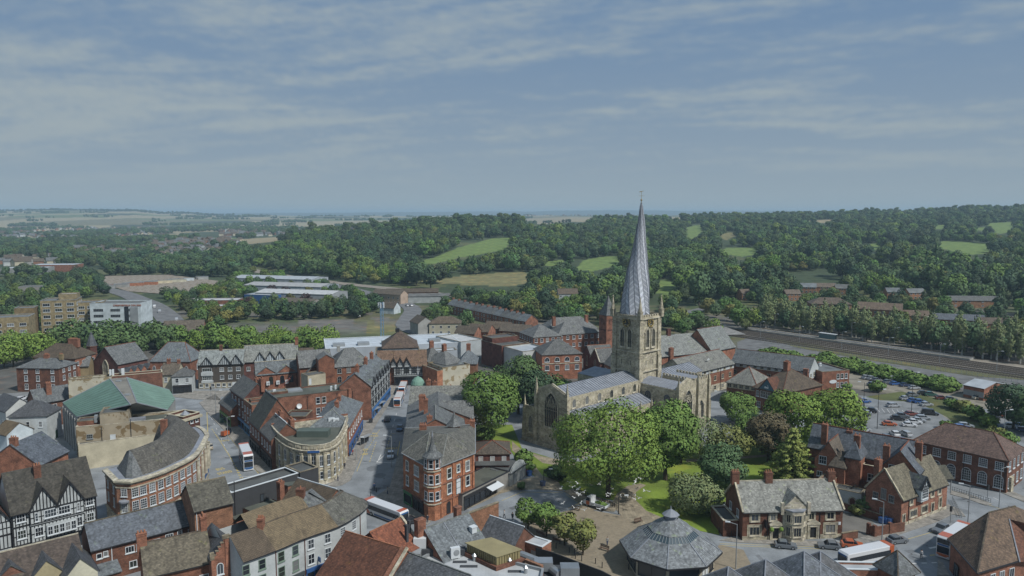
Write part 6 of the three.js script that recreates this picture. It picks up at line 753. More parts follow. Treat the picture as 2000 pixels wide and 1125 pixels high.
// right hand buildings
(function ornateBrick(){
const o=site('ornate_brick_house','rambling red brick house with many gables and tall chimneys behind the pub','building',zJ(880,60),zJ(1120,108),8.4),L=o.L;
const a=block(o,{L,d: 8,h: 8.4,wall: M.redBrick,roof: 'gablez',rise: 4.2,rmat: M.brownTile,ridge: M.redTile});win(o,a.front,L*0.3,7.2,1.7,1.9,{nx: 3,ny: 2});win(o,a.front,L*0.2,4.2,1.2,1.2,{nx: 2,ny: 1});win(o,a.front,L*0.68,3.6,2.2,2.4,{nx: 3,ny: 3});
block(o,{x: L - 2.2,z: 1.2,L: 3.2,d: 4,h: 8.0,wall: M.redBrick,roof: 'hip',rise: 3,rmat: M.brownTile});block(o,{x: L + 0.8,z: 0.2,L: 3,d: 6,h: 10.6,wall: M.redBrick,roof: 'hipz',rise: 3,rmat: M.darkSlate});block(o,{x: L + 3.6,z: -3,L: 5,d: 6,h: 7.6,wall: M.redBrick,roof: 'flat',par: 0.4,coping: M.paleStone});for(const y of[1.0,4.4])win(o,[[L + 3.6,-3],[L + 8.6,-3]],2.4,y,2.2,1.8,{nx: 3,ny: 2});
const b=block(o,{x: L + 8.2,z: 0.6,L: 7.5,d: 9,h: 9.6,wall: M.redBrick,roof: 'gablez',rise: 4.2,rmat: M.darkSlate,ridge: M.redTile});for(const[u,y,w,h]of[[0.25,1,1,1.9],[0.65,1,1,1.9],[0.35,4.8,0.9,1.9],[0.55,5.4,0.8,1.2],[0.3,8.6,1.3,1.8]])win(o,b.front,7.5*u,y,w,h,{nx: 2,ny: 2});for(const[y,u]of[[4.8,0.4],[7,0.6]])win(o,b.right,9*u,y,1.2,1.6,{nx: 2,ny: 2});
block(o,{x: -3,z: -5,L: L + 16,d: 7,h: 9.4,wall: M.redBrick,rise: 4.6,rmat: M.darkSlate,ridge: M.redTile});
for(const[x,z,h]of[[0.3,-6,6.2],[L*0.9,-8.4,5],[L + 2.6,-2,6],[L + 9,-0.8,5.2],[L + 14.6,-5,6]])chimney(o,x,z,10,1.3,1.1,h - 1.2,M.redBrick,2);const s=new Geo();for(let i=0;i<14;i++)s.cbox(L + 3.4 - i*0.3,4.2 - i*0.28,1.4,0.34,0.08,1.0);s.bar([L + 3.5,5.2,1.9],[L - 0.7,1.2,1.9],0.05).build('outside_stair',M.blackPaint,o);
const p=block(o,{x: L - 0.5,z: 4.5,L: 6,d: 3.5,h: 3.4,wall: M.white,roof: 'flat',par: 0.3});win(o,p.front,4.2,0.05,1.7,2.6,{arch: 'round',frame: M.paleStone,fw: 0.3,nx: 1,ny: 1,sill: false,name: 'door',glass: mat('',0.10,0.03,0.02,0.6)});block(o,{x: L - 3.6,z: 4.6,L: 3,d: 4,h: 4.8,wall: M.redBrick,roof: 'flat',par: 0.3});
})();
(function dormerShop(){
let o=site('dormered_brick_shop','brick shop with pale stone slate roof and timbered dormer on the corner','shop',zL(742,435),zL(1152,285),6.1),L=o.L,d=depthTo(o,zL(452,318),6.1),b=block(o,{L,d,h: 6.1,wall: M.redBrick,rise: 5.2,rmat: mat('slate',0.25,0.215,0.145,0.85),verge: 0});const g=new Geo();for(const s of[0.3,-d - 0.3])g.bar([-0.1,6,s],[-0.1,11.5,-d/2],0.24);g.build('coping',M.stone,o);
const sw ={...stoneWin,sur: M.paleStone,surw: 0.2};for(const[u,y,w,h]of[[0.2,4.1,1.2,1.5],[0.52,4.1,0.9,1.5],[0.66,4.1,1.3,1.5],[0.82,4.1,1.3,1.5],[0.26,1.2,2.6,1.6],[0.5,1.2,2.4,1.6],[0.85,0.9,1.1,2.4]])win(o,b.front,L*u,y,w,h,{...sw,nx: w>2?4:2});win(o,b.front,L*0.68,0.1,1.3,2.7,{frame: M.paleStone,fw: 0.25,nx: 1,ny: 1,glass: M.blackPaint,name: 'door',sill: false});win(o,b.front,L*0.06,0.1,1.2,2.6,{frame: M.paleStone,fw: 0.3,nx: 1,ny: 1,glass: M.blackPaint,name: 'door',sill: false});
for(const[u,y,w,h]of[[0.72,4.6,1.2,1.6],[0.5,4.8,1.2,2.3],[0.28,4.2,1.2,1.6],[0.48,1.2,1.1,1.6]])win(o,b.left,d*u,y,w,h,{nx: 3,ny: 2,frame: M.greyRender});
const q=block(o,{x: L*0.32,z: 0.9,L: 2.8,d: 5,h: 7.6,y0: 4.4,wall: M.white,roof: 'gablez',rise: 2.2,rmat: M.slate,over: 0.35,gut: false});gableTimbers(o,q.front,1.4,2.8,7.7,2.0,4);timbers(o,q.front,0,2.8,7.0,7.6,6,0);win(o,q.front,1.4,5.0,2.3,1.9,{nx: 4,ny: 3});downpipe(o,b.front,L*0.15,6);shop(o,[[L,0.05],[L,-d]],0.1,3,mat('',0.03,0.12,0.12,0.6),{bays: 2});chimney(o,1.4,-d*0.8,8.5,1.2,1.2,4,M.redBrick,2);onFace(o,b.front,0,0,new Geo().box(0,0,0.01,L,0.7,0.1),'plinth',M.paleStone);
o=site('glazed_roof_shed','slate shed with a row of rooflights behind the dormered shop','building',zL(655,175),zL(935,170),5.5);block(o,{L: o.L,d: 10,h: 5.5,wall: M.redBrick,rise: 3.4,rmat: M.darkSlate,ridge: M.lead});for(let i=0;i<8;i++){const x=o.L *(0.2 + 0.075*i),gg=new Geo();slab(gg,[[x,7.35,-2.2],[x + 0.5,7.35,-2.2],[x + 0.5,8.85,-4.4],[x,8.85,-4.4]],0.06);gg.build('rooflight',M.whiteRoof,o);}
o=site('open_porch','open sided porch with mossy slate roof on slim posts','porch',zL(1040,250),zL(1198,245),3.6);block(o,{L: o.L,d: 6,h: 3.6,noWall: true,rise: 2,rmat: mat('slate',0.15,0.14,0.10,0.9)});for(const[x,z]of[[0.2,-0.2],[o.L - 0.2,-0.2],[0.2,-5.8],[o.L - 0.2,-5.8]])new Geo().cbox(x,0,z,0.18,3.7,0.18).build('post',M.greyMetal,o);
})();
(function longBrick(){
const o=site('long_brown_brick_block','long brown brick block with tall arched white windows beside the car park','building',zK(850,1008),zL(1695,88),8.0),L=o.L,b=block(o,{L,d: 13,h: 8,wall: M.brownBrick,roof: 'hip',rise: 4.2,rmat: mat('slate',0.17,0.105,0.08,0.85),ridge: M.rustTile,inset: 5});wins(o,b.front,6,[5.2],1.8,2,{nx: 4,ny: 4},L*0.1,L*0.92);wins(o,b.front,6,[0.9],2,3.2,{nx: 4,ny: 5,arch: 'round'},L*0.1,L*0.92);for(const y of[1,5.0])wins(o,b.right,4,[y],1.5,2.4,{nx: 3,ny: 4});for(const u of[0.02,0.56,0.98])downpipe(o,b.front,L*u,7.8);onFace(o,b.right,2.5,0,new Geo().box(-1,0,0.01,1,3.6,0.6),'door_surround',M.stone);
})();
(function cornerRoofs(){
const E=5.6,RH=11.4,e1=at(...zL(1150,795),E),e2=at(...zL(1420,1105),E),e3=at(...zL(2000,930),E),e0=at(...zL(1900,560),E),r1=at(...zL(1525,555),RH),r2=at(...zL(1760,498),RH),o=base('brown_hipped_hall','great brown tiled hipped roof hall at the lower right corner','building',[e2.x,0,e2.z]),A=p =>[p.x - e2.x,p.y,p.z - e2.z];
new Geo().poly(A(e1),A(e2),A(r1)).poly(A(e2),A(e3),A(r2),A(r1)).poly(A(e0),A(e1),A(r1),A(r2)).poly(A(e3),A(e0),A(r2)).build('roof',mat('slate',0.20,0.135,0.09,0.85),o);const W=offset(ccw([e1,e2,e3,e0].map(p =>[p.x - e2.x,p.z - e2.z])),0.5);new Geo().prism(W,0,E,false).build('wall',M.redBrick,o);const rg=new Geo().bar(A(r1),A(r2),0.16).bar(A(e1),A(r1),0.14).bar(A(e2),A(r1),0.16).build('ridge',M.brownTile,o);const gu=new Geo().bar(A(e1),A(e2),0.14).bar(A(e2),A(e3),0.14).build('gutter',M.blackPaint,o);const f =[[A(e2)[0],A(e2)[2]- 0.55],[A(e3)[0],A(e3)[2]- 0.5]];for(const u of[2,4.6,7,9.6])win(o,f,u,2.6,1.3,1.8,{nx: 2,ny: 1});
const g1=at(...zL(1705,615),10.2),g2=at(...zL(1800,1000),E),g3=at(...zL(2050,700),10.2);new Geo().poly(A(g1),A(g2),[A(g2)[0]+ 8,E,A(g2)[2]- 2],A(g3)).build('roof',M.rustTile,o);new Geo().bar(A(g1),A(g2),0.14).build('lead_flashing',M.lead,o);
const fl =[[A(e1)[0],A(e1)[2]],[A(e2)[0],A(e2)[2]]];win(o,[[fl[0][0]+ 0.4,fl[0][1]],[fl[1][0]+ 0.1,fl[1][1]- 0.4]],4,0.1,2,2.6,{frame: M.blackPaint,nx: 2,ny: 1,name: 'door',sill: false});
for(const[ap,r,H,lab]of[[zJ(105,1050),4.2,7.4,'small slate pyramid roof nearest the octagonal pavilion'],[zJ(440,985),5.2,8.6,'slate pyramid roof second from the octagonal pavilion'],[zJ(785,912),6.4,9.6,'large slate pyramid roof with pale hip lines at the bottom edge'],[zJ(930,912),5.6,9.2,'slate pyramid roof behind the bus at the bottom edge']]){const p=at(ap[0],ap[1],H),q=base('pyramid_roof',lab,'roof',[p.x,0,p.z],0.42,'slate pyramid roofs along the bottom edge');block(q,{x: -r,z: r,L: 2*r,d: 2*r,h: H - r*0.82,wall: M.redBrick,roof: 'hip',rise: r*0.82,rmat: M.darkSlate,ridge: M.lead,over: 0.4});}
{const p=at(...zL(702,895),8),q=base('brick_kiosk_turret','square brick turret with slate pyramid cap and teal band beside the bus','turret',[p.x,0,p.z],0.38);block(q,{x: -2,z: 2,L: 4,d: 4,h: 5.4,wall: M.redBrick,roof: 'hip',rise: 2.5,rmat: M.slate,ridge: M.brownTile,over: 0.6});new Geo().box(-2.1,4.5,-2.1,2.1,5.0,2.1).build('band',mat('',0.04,0.12,0.11,0.6),q);}
{const s=site('canopy_block','low brick block with white edged canopy along the bottom edge','building',zL(190,1065),zL(600,1075),3.8);block(s,{L: s.L,d: 3,h: 3.4,wall: M.redBrick,roof: 'flat',par: 0.4,coping: M.whitePaint,rmat: M.whiteRoof});onFace(s,[[0,0],[s.L,0]],0,2.2,new Geo().box(0.4,0,0.02,s.L*0.9,0.25,0.5),'canopy_edge',M.whitePaint);}
})();
(function behindChurch(){
let o=site('brick_institution','large red brick institution with many windows behind the church tower','building',zG(415,62),zG(800,36),11.5),L=o.L,b=block(o,{L,d: 12,h: 11.5,wall: M.redBrick,roof: 'hip',rise: 4.6,rmat: M.slate});wins(o,b.front,7,[5.6,9],1.4,1.7,{nx: 2,ny: 2});block(o,{x: -1,z: -9,L: L + 4,d: 12,h: 11.8,wall: M.redBrick,roof: 'hip',rise: 5,rmat: M.slate});const w=block(o,{x: -13,z: 2,L: 13.5,d: 16,h: 11.4,wall: M.redBrick,roof: 'hip',rise: 4.4,rmat: M.slate});wins(o,w.front,5,[5.6,9],1.4,1.7,{nx: 2,ny: 2});wins(o,w.left,6,[5.6,9],1.4,1.7,{nx: 2,ny: 2});for(const x of[2,L - 3])chimney(o,x,-9,14,1.4,1.4,4,M.redBrick,2);
{const p=at(...zG(858,130),8),t=base('brick_clock_tower','square brick tower with round openings and slate spire left of the stone tower','tower',[p.x,0,p.z],0.5);new Geo().cbox(0,0,0,5.6,20.5,5.6).build('shaft',M.redBrick,t);for(const[f,n]of[[[[-2.8,2.8],[2.8,2.8]],0],[[[-2.8,-2.8],[-2.8,2.8]],0],[[[2.8,2.8],[2.8,-2.8]],0]]){const c=onFace(t,f,2.8,17.6,new Geo().lathe([[1.5,0],[1.5,0.15],[1.05,0.15],[1.05,0.02],[0,0.02]],18),'clock_surround',M.brownBrick);c.rotation.order='YXZ';c.rotation.x=Math.PI/2;onFace(t,f,2.8,0,new Geo().box(-2.2,13.6,0.01,2.2,14.2,0.12),'string_course',M.darkBrick);}new Geo().lathe([[4.3,20.4],[4.2,20.7],[1.8,25],[0.08,29]],4,0,0,Math.PI/4).build('spirelet',M.slate,t);}
o=site('arcaded_brick_block','red brick block with white arched windows and broad hipped roof by the trees','building',zG(270,242),zG(628,228),10.2);b=block(o,{L: o.L,d: 14,h: 10.2,wall: M.redBrick,roof: 'hip',rise: 4.6,rmat: M.slate});wins(o,b.front,4,[7.2],2,1.8,{nx: 2,ny: 1,arch: 'round'});wins(o,b.front,4,[3.8],1.7,2,{nx: 2,ny: 1});onFace(o,b.front,0,6.3,new Geo().box(0,0,0.01,o.L,0.3,0.2),'string_course',M.paleStone);
o=site('twin_gabled_chapel','dark brick chapel with twin pointed gables beside the tower','chapel',zG(640,215),zG(795,285),8.2);b=block(o,{L: o.L*0.45,d: 10,h: 8,wall: M.darkBrick,roof: 'gablez',rise: 3.4,rmat: M.slate,ridge: M.orangeBrick});win(o,b.front,o.L*0.22,3.2,1.6,4.4,{arch: 'point',nx: 2,ny: 1,frame: M.stone});b=block(o,{x: o.L*0.5,z: 0.6,L: o.L*0.55,d: 18,h: 7.4,wall: M.darkBrick,roof: 'gablez',rise: 4.4,rmat: M.slate,ridge: M.orangeBrick});win(o,b.front,o.L*0.27,3,2,4.6,{arch: 'point',nx: 3,ny: 1,frame: M.stone});new Geo().bar([o.L*0.5,7.4,0.8],[o.L*0.775,12,0.8],0.22).bar([o.L*1.05,7.4,0.8],[o.L*0.775,12,0.8],0.22).build('coping',M.paleStone,o);b=block(o,{x: o.L*1.05,z: -1,L: 12,d: 10,h: 7,wall: M.redBrick,rise: 4.6,rmat: M.slate,ridge: M.orangeBrick});wins(o,b.front,3,[2],1.4,3.4,{nx: 2,ny: 3});
o=site('broad_slate_hall','broad low hall with weathered slate roof right of the tower','building',zI(-60,262),zI(372,218),8.4);block(o,{L: o.L,d: 20,h: 8.4,wall: M.redBrick,rise: 6.4,rmat: M.paleSlate});chimney(o,o.L*0.5,-10,14.4,1.6,1.2,3,M.darkBrick,0);{const q=at(...zI(20,275),7);const c=localOf(o,...zI(20,275),7);chimney(o,c[0],c[1]+ 2,0,1.6,1.4,11.5,M.redBrick,3);}
o=site('steep_gabled_hall','tall brick hall with steep gable end behind the offices','building',zI(412,208),zI(625,168),9);b=block(o,{L: o.L,d: 15,h: 9,wall: M.redBrick,rise: 8,rmat: M.paleSlate,ridge: M.rustTile});
o=site('stone_gabled_offices','office block with red brick middle white eaves and stone gable end','offices',zI(195,418),zI(612,318),9);b=block(o,{L: o.L,d: 13,h: 9,wall: M.redBrick,rise: 4.4,rmat: M.paleSlate,ridge: M.redTile,over: 0.5});onFace(o,b.front,0,0,new Geo().box(0,7.2,0.01,o.L,8.8,0.08),'white_band',M.white);onFace(o,b.front,0,0,new Geo().box(0,0,0.01,o.L,2.8,0.08),'stone_base',M.paleStone);new Geo().poly([-0.02,0,0.0],[-0.02,9,0],[-0.02,13.4,-6.5],[-0.02,9,-13],[-0.02,0,-13]).build('stone_gable',M.stone,o);const cw ={frame: M.cream,nx: 2,ny: 2};wins(o,[[0,0.09],[o.L,0.09]],7,[7.5],1.3,1.1,cw);wins(o,b.front,6,[4.2],1.5,1.8,cw);wins(o,[[0,0.09],[o.L,0.09]],6,[0.8],1.5,1.6,cw);for(const u of[0.35,0.7])downpipe(o,[[0,0.09],[o.L,0.09]],o.L*u,8.8);{const g=new Geo();g.tri([o.L*0.5,11.6,-2.2],[o.L*0.58,11.6,-2.2],[o.L*0.54,12.4,-2.2]).build('dormer_vent',M.white,o);}
o=site('long_slate_offices','long slate roofed office wing with white gable end toward the car park','offices',zI(590,305),zI(1290,392),8.6);b=block(o,{L: o.L,d: 12,h: 8.6,wall: M.redBrick,rise: 4,rmat: M.slate,ridge: M.redTile,over: 0.5});onFace(o,b.front,0,0,new Geo().box(0,7,0.01,o.L,8.4,0.08),'white_band',M.white);wins(o,[[0,0.09],[o.L,0.09]],11,[7.2],1.3,1.0,cw);wins(o,b.front,9,[4],1.4,1.7,cw);const fr=b.right;new Geo().poly([o.L + 0.03,5.2,0],[o.L + 0.03,5.2,-12],[o.L + 0.03,8.6,-12],[o.L + 0.03,12.6,-6],[o.L + 0.03,8.6,0]).build('white_gable',M.white,o);wins(o,[[o.L + 0.04,0],[o.L + 0.04,-12]],3,[6],1.2,1.4,cw);chimney(o,o.L - 1,0.8,0,1.6,1.2,9.5,M.redBrick,0);
o=site('swan_sign_inn','hipped roof inn with teal triangular sign panel and white bay windows','inn',zI(800,528),zI(1042,584),7.6);let d=depthTo(o,zI(1320,490),7.6);b=block(o,{L: o.L,d,h: 7.6,wall: M.brownBrick,roof: 'hip',rise: 6,rmat: M.brownTile,over: 0.6,ridge: M.rustTile});L=o.L;block(o,{x: L*0.18,z: 0.5,L: L*0.62,d: 5,h: 7.4,y0: 7,wall: M.brownBrick,roof: 'gablez',rise: 4,rmat: M.rustTile,over: 0.3,gut: false});new Geo().tri([L*0.2,7.5,0.53],[L*0.78,7.5,0.53],[L*0.49,11,0.53]).build('sign_panel',mat('',0.035,0.10,0.14,0.6),o);new Geo().bar([L*0.42,8.3,0.56],[L*0.55,8.2,0.56],0.35,6,0.2).bar([L*0.55,8.3,0.56],[L*0.52,9.1,0.56],0.12).build('swan_emblem',M.whitePaint,o);win(o,b.front,L*0.5,4.6,L*0.55,2.2,{nx: 6,ny: 2});win(o,b.front,L*0.12,4.6,1.2,2,{nx: 2,ny: 2});wins(o,b.front,3,[1],1.4,2,{nx: 2,ny: 2});chimney(o,L*0.5,-d*0.45,11.6,1.7,1.7,4.2,M.redBrick,4);
o=site('inn_wing','pale slate hipped wing joined to the inn beside the church','inn',zI(548,482),zI(815,520),7.4);b=block(o,{L: o.L,d: 14,h: 7.4,wall: M.brownBrick,roof: 'hip',rise: 4.6,rmat: M.paleSlate,ridge: M.redTile,over: 0.5});onFace(o,b.front,0,0,new Geo().box(0,5.4,0.01,o.L,7.2,0.08),'cream_band',M.cream);wins(o,[[0,0.09],[o.L,0.09]],5,[5.6],1.5,1.3,cw);
o=site('flat_brick_offices','flat roofed brick offices with oval white sign by the station car park','offices',zI(1407,397),zI(1650,380),7.8);b=block(o,{L: o.L,d: 16,h: 7.4,wall: M.redBrick,roof: 'flat',par: 0.4,rmat: M.greyRoof});for(const y of[1.6,4.8])wins(o,b.front,3,[y],1.2,1.9,{nx: 1,ny: 2},o.L*0.58,o.L*0.88);const s=onFace(o,b.front,o.L*0.4,3.9,new Geo().lathe([[1.6,0],[1.6,0.1],[0,0.1]],20),'oval_sign',M.whitePaint,0.02);s.rotation.order='YXZ';s.rotation.x=Math.PI/2;s.scale.z=0.42;for(const x of[3,7])acUnit(o,x,7.4,-10,0.2);
o=site('car_park_lodge','small orange brick lodge with tiled roof at the car park entrance','lodge',zK(318,668),zK(386,640),4.2);block(o,{L: o.L,d: 9,h: 4.2,wall: M.orangeBrick,rise: 2.4,rmat: M.brownTile});
o=site('white_roofed_shed','long brick shed with white metal roof beside the far car park','shed',zK(1298,512),zK(1480,548),4.4);d=depthTo(o,zK(1640,500),4.4);b=block(o,{L: o.L,d,h: 4.4,wall: M.redBrick,roof: 'gable',rise: 1.4,rmat: M.whiteRoof});wins(o,b.front,3,[1.2],2.4,1.8,{nx: 1,ny: 1,frame: M.greyMetal,glass: M.greyMetal});
})();
// streets, pavements, lawns, markings, railway
const A2=p =>{const w=at(p[0],p[1],0);return[w.x,w.z];};
function sheetPx(name,px,y,m,label,th=0){const P=px.map(A2),g=new Geo();if(th)g.prism(P,-0.05,y);else g.cap(ccw(P),y);const o=g.build(name,m);return tag(o,label,null,null,'structure');}
const asph=mat('asphalt',0.28,0.30,0.315),pave=mat('paving',0.34,0.325,0.30),sett=mat('sett',0.305,0.265,0.20),lawn=mat('grass',0.215,0.305,0.036),pathM=mat('paving',0.36,0.31,0.23),gravel=mat('asphalt',0.30,0.27,0.21),ballast=mat('asphalt',0.33,0.29,0.235),lineW=mat('',0.55,0.55,0.53,0.8),lineY=mat('',0.46,0.36,0.12,0.8),kerbM=mat('paving',0.34,0.32,0.28);
const carPark=mat('asphalt',0.25,0.26,0.265);
sheetPx('street',[[-300,1300],[2300,1300],[2100,800],[1640,770],[1300,760],[860,735],[300,735],[-200,800]],0.02,asph,'grey tarmac streets of the town');
sheetPx('pavement',[[389,787],[408,810],[434,837],[452,858],[466,876],[502,921],[512,928],[532,921],[508,873],[474,836],[451,812],[429,779],[420,770]],0.13,pave,'pale pavement along the shops of the left street',1);
sheetPx('pavement',[[640,950],[655,951],[668,948],[684,939],[694,917],[709,880],[728,840],[750,805],[766,780],[775,752],[765,752],[752,776],[733,801],[712,830],[680,880],[660,925]],0.13,pave,'pale pavement along the stone bank and the street behind it',1);
sheetPx('pavement',[[806,765],[800,800],[793,840],[783,880],[776,893],[770,919],[761,952],[739,967],[712,985],[795,1016],[835,1026],[850,1010],[790,985],[800,880],[812,800],[815,765]],0.13,pave,'pavement round the orange brick corner building',1);
sheetPx('pavement',[[905,998],[935,985],[975,965],[1000,958],[1040,956],[1075,957],[1100,960],[1090,940],[1060,930],[1030,935],[1000,945],[940,975],[900,990]],0.13,pathM,'pavement in front of the bar',1);
sheetPx('pavement',[[430,783],[432,775],[520,770],[600,762],[380,764],[340,772],[300,772],[380,780]],0.13,pave,'pavement at the far junction',1);
sheetPx('square',[[985,1035],[1050,1012],[1118,996],[1140,984],[1160,998],[1215,1008],[1262,1022],[1320,1045],[1330,1125],[1200,1180],[1040,1150],[990,1060]],0.1,sett,'tan block paved square with benches',1);
sheetPx('churchyard_lawn',[[930,830],[1000,830],[1020,878],[1060,890],[1110,905],[1560,850],[1640,900],[1620,965],[1440,965],[1410,985],[1405,1045],[1330,1030],[1268,1006],[1232,988],[1200,978],[1120,962],[1060,945],[1010,900],[990,870],[930,860]],0.09,lawn,'bright green churchyard lawn',1);
sheetPx('path',[[1000,862],[1020,880],[1060,892],[1130,905],[1120,915],[1060,905],[1040,890],[1028,892],[1046,912],[1064,936],[1050,938],[1018,895],[1000,880]],0.105,pathM,'pale flagged path to the church door');
sheetPx('path',[[1195,985],[1205,965],[1225,950],[1250,945],[1262,948],[1242,962],[1242,978],[1262,998],[1300,1015],[1325,1032],[1320,1050],[1260,1030],[1215,1010]],0.112,pathM,'tan path curving between lawn and square');
sheetPx('path',[[1100,960],[1136,984],[1150,996],[1200,1000],[1210,990],[1190,978],[1150,970],[1120,955]],0.112,pathM,'flagged path below the big tree');
sheetPx('path',[[1340,898],[1400,895],[1500,888],[1560,890],[1560,894],[1500,893],[1400,900],[1340,903]],0.108,pathM,'narrow path across the churchyard');
sheetPx('pavement',[[1405,1056],[1440,1060],[1520,1064],[1640,1070],[1740,1050],[1830,1020],[1860,1005],[1886,1010],[1876,996],[1850,985],[1760,1030],[1690,1048],[1650,1060],[1430,1050]],0.12,pave,'grey pavement in front of the pub and the dormered shop',1);
sheetPx('yard',[[1645,1000],[1700,1012],[1720,1042],[1680,1062],[1645,1058]],0.06,mat('asphalt',0.2,0.19,0.17),'pale concrete yard beside the pub');
sheetPx('pavement',[[1858,958],[1900,968],[1938,985],[1925,988],[1890,975],[1856,966]],0.12,pave,'traffic island by the long brick block',1);
sheetPx('pavement',[[1855,930],[1900,940],[2010,985],[2010,975],[1900,925],[1870,918]],0.12,pave,'pavement along the long brick block',1);
sheetPx('pavement',[[1405,1065],[1452,1075],[1478,1125],[1500,1160],[1390,1160],[1360,1110]],0.12,sett,'tan pavement beside the octagonal pavilion',1);
sheetPx('pavement',[[1830,1125],[1832,1095],[1842,1100],[1855,1125]],0.12,pave,'kerb corner by the brown hipped hall',1);
sheetPx('car_park',[[1680,840],[1700,800],[1725,778],[1800,785],[1880,815],[1900,850],[1850,900],[1790,920],[1740,910],[1690,880]],0.04,carPark,'grey tarmac car park behind the ornate house');
sheetPx('gravel_car_park',[[1650,730],[1700,728],[1790,735],[1830,765],[1960,775],[1990,800],[1930,800],[1830,782],[1790,775],[1700,765],[1655,757]],0.035,gravel,'rough pale gravel car park');
sheetPx('car_park',[[1850,800],[2020,820],[2020,870],[1940,850],[1880,835]],0.04,carPark,'far tarmac car park at the right edge');
sheetPx('lane',[[80,815],[110,870],[115,900],[120,930],[60,930],[75,880],[40,830]],0.035,asph,'narrow lane beside the theatre');sheetPx('yard',[[0,770],[60,765],[50,815],[0,830]],0.035,carPark,'small car park behind the pale cottages');
sheetPx('grass_verge',[[1690,775],[1760,765],[1830,778],[1900,800],[1960,850],[2010,905],[1900,860],[1850,815],[1790,785],[1720,782]],0.05,mat('grass',0.13,0.15,0.045),'rough grass strip between the car parks');
sheetPx('station_yard',[[1440,668],[1480,652],[1560,664],[1750,692],[2020,735],[2020,800],[1900,770],[1840,745],[1700,715],[1600,700],[1440,690]],0.03,mat('asphalt',0.19,0.19,0.185),'grey station yard beside the railway');
sheetPx('railway_bed',[[1440,628],[1480,632],[1600,650],[1750,672],[2030,712],[2030,732],[1900,722],[1700,694],[1560,668],[1450,655]],0.06,ballast,'brown ballast of the railway');sheetPx('grass_verge',[[1480,656],[1560,668],[1700,694],[1900,724],[2030,738],[2030,744],[1900,735],[1700,704],[1560,680]],0.07,mat('grass',0.16,0.16,0.06),'dry grass beside the tracks');
(function railway(){
const a=A2([1450,640]),b=A2([2040,719]),d =[b[0]- a[0],b[1]- a[1]],l=Math.hypot(...d),n =[-d[1]/ l,d[0]/ l],turn=Math.atan2(-d[1],d[0]);
for(const[off,lab]of[[-5,'railway track nearest the birch trees'],[-1.4,'railway track beside the far platform'],[9,'railway track just this side of the platform'],[13,'railway track in the middle of the ballast'],[17,'railway track fourth from the station yard'],[21,'railway track third from the station yard'],[25.5,'railway siding second from the station yard'],[30,'railway siding nearest the station yard']]){const o=base('railway_track',lab,'railway track',[a[0]+ n[0]* off,0.07,a[1]+ n[1]* off],turn,'railway tracks');new Geo().box(-60,0,-1.3,l + 60,0.008,1.3).build('track_bed',mat('asphalt',0.17,0.15,0.125),o);for(const s of[-0.72,0.72])new Geo().box(-60,0.14,s - 0.05,l + 60,0.3,s + 0.05).build('rail',mat('',0.09,0.065,0.05,0.6,{metalness: 0.4}),o);const g=new Geo();for(let i=0;i<260;i++)g.cbox(-60 + i *(l + 120)/ 260,0.01,0,0.28,0.15,2.5);const s=g.build('sleepers',mat('',0.075,0.065,0.055,0.9),o);s.userData.kind='stuff';}
const p=base('station_platform','long low station platform with pale edges between the tracks','platform',[a[0]+ n[0]* 3.6,0,a[1]+ n[1]* 3.6],turn);new Geo().box(-40,0,-3.2,l*0.82,0.9,3.2).build('platform_body',M.greyRender,p);new Geo().box(-40,0.902,-2.4,l*0.82,0.93,2.4).build('surface',mat('asphalt',0.15,0.15,0.15),p);for(const s of[-2.9,2.9])new Geo().box(-40,0.902,s - 0.3,l*0.82,0.94,s + 0.3).build('edge',M.paleStone,p);
for(const[u,lab]of[[0.36,'glazed shelter on the platform']]){const q=base('platform_shelter',lab,'shelter',[a[0]+ n[0]* 3.6 + d[0]* u,0.94,a[1]+ n[1]* 3.6 + d[1]* u],turn);new Geo().box(-4.5,2.5,-1.5,4.5,2.7,1.5).build('roof',M.whiteRoof,q);new Geo().box(-4.2,0,-1.2,4.2,2.5,-1.1).box(-4.2,0,1.1,4.2,2.5,1.2).build('screen',mat('',0.10,0.16,0.17,0.2),q);}
for(let i=0;i<15;i++){const u=-0.05 + i*0.075,off=i % 2?23:-10,x=a[0]+ d[0]* u + n[0]* off,z=a[1]+ d[1]* u + n[1]* off;lampPost([x,0,z],8.5,turn,'slim pale lamp post beside the railway','lamp posts beside the railway',M.greyMetal);}
const fe=A2([1480,668]),ff=A2([2010,752]);fence(fe,ff,1.6,60,'grey palisade fence along the station yard');
})();
function fence(a,b,h,n,label,m=M.greyMetal,name='fence'){const l=Math.hypot(b[0]- a[0],b[1]- a[1]),o=base(name,label,'fence',[a[0],0,a[1]],Math.atan2(-(b[1]- a[1]),b[0]- a[0]));for(let i=0;i<=n;i++)new Geo().cbox(l*i/n,0,0,0.1,h,0.1).build('post',m,o);for(const y of[0.35,h*0.85])new Geo().box(0,y,-0.03,l,y + 0.08,0.03).build('rail',m,o);return o;}
function lampPost(p,h,turn,label,group,m=M.greyMetal,head=true){const o=base('lamp_post',label,'lamp post',p,turn,group);new Geo().bar([0,0,0],[0,h,0],0.11,6,0.07).build('pole',m,o);if(head){new Geo().bar([0,h - 0.05,0],[1.5,h + 0.25,0],0.06,5).build('arm',m,o);new Geo().box(1.2,h + 0.14,-0.17,2.1,h + 0.34,0.17).build('lamp_head',M.whitePaint,o);}return o;}
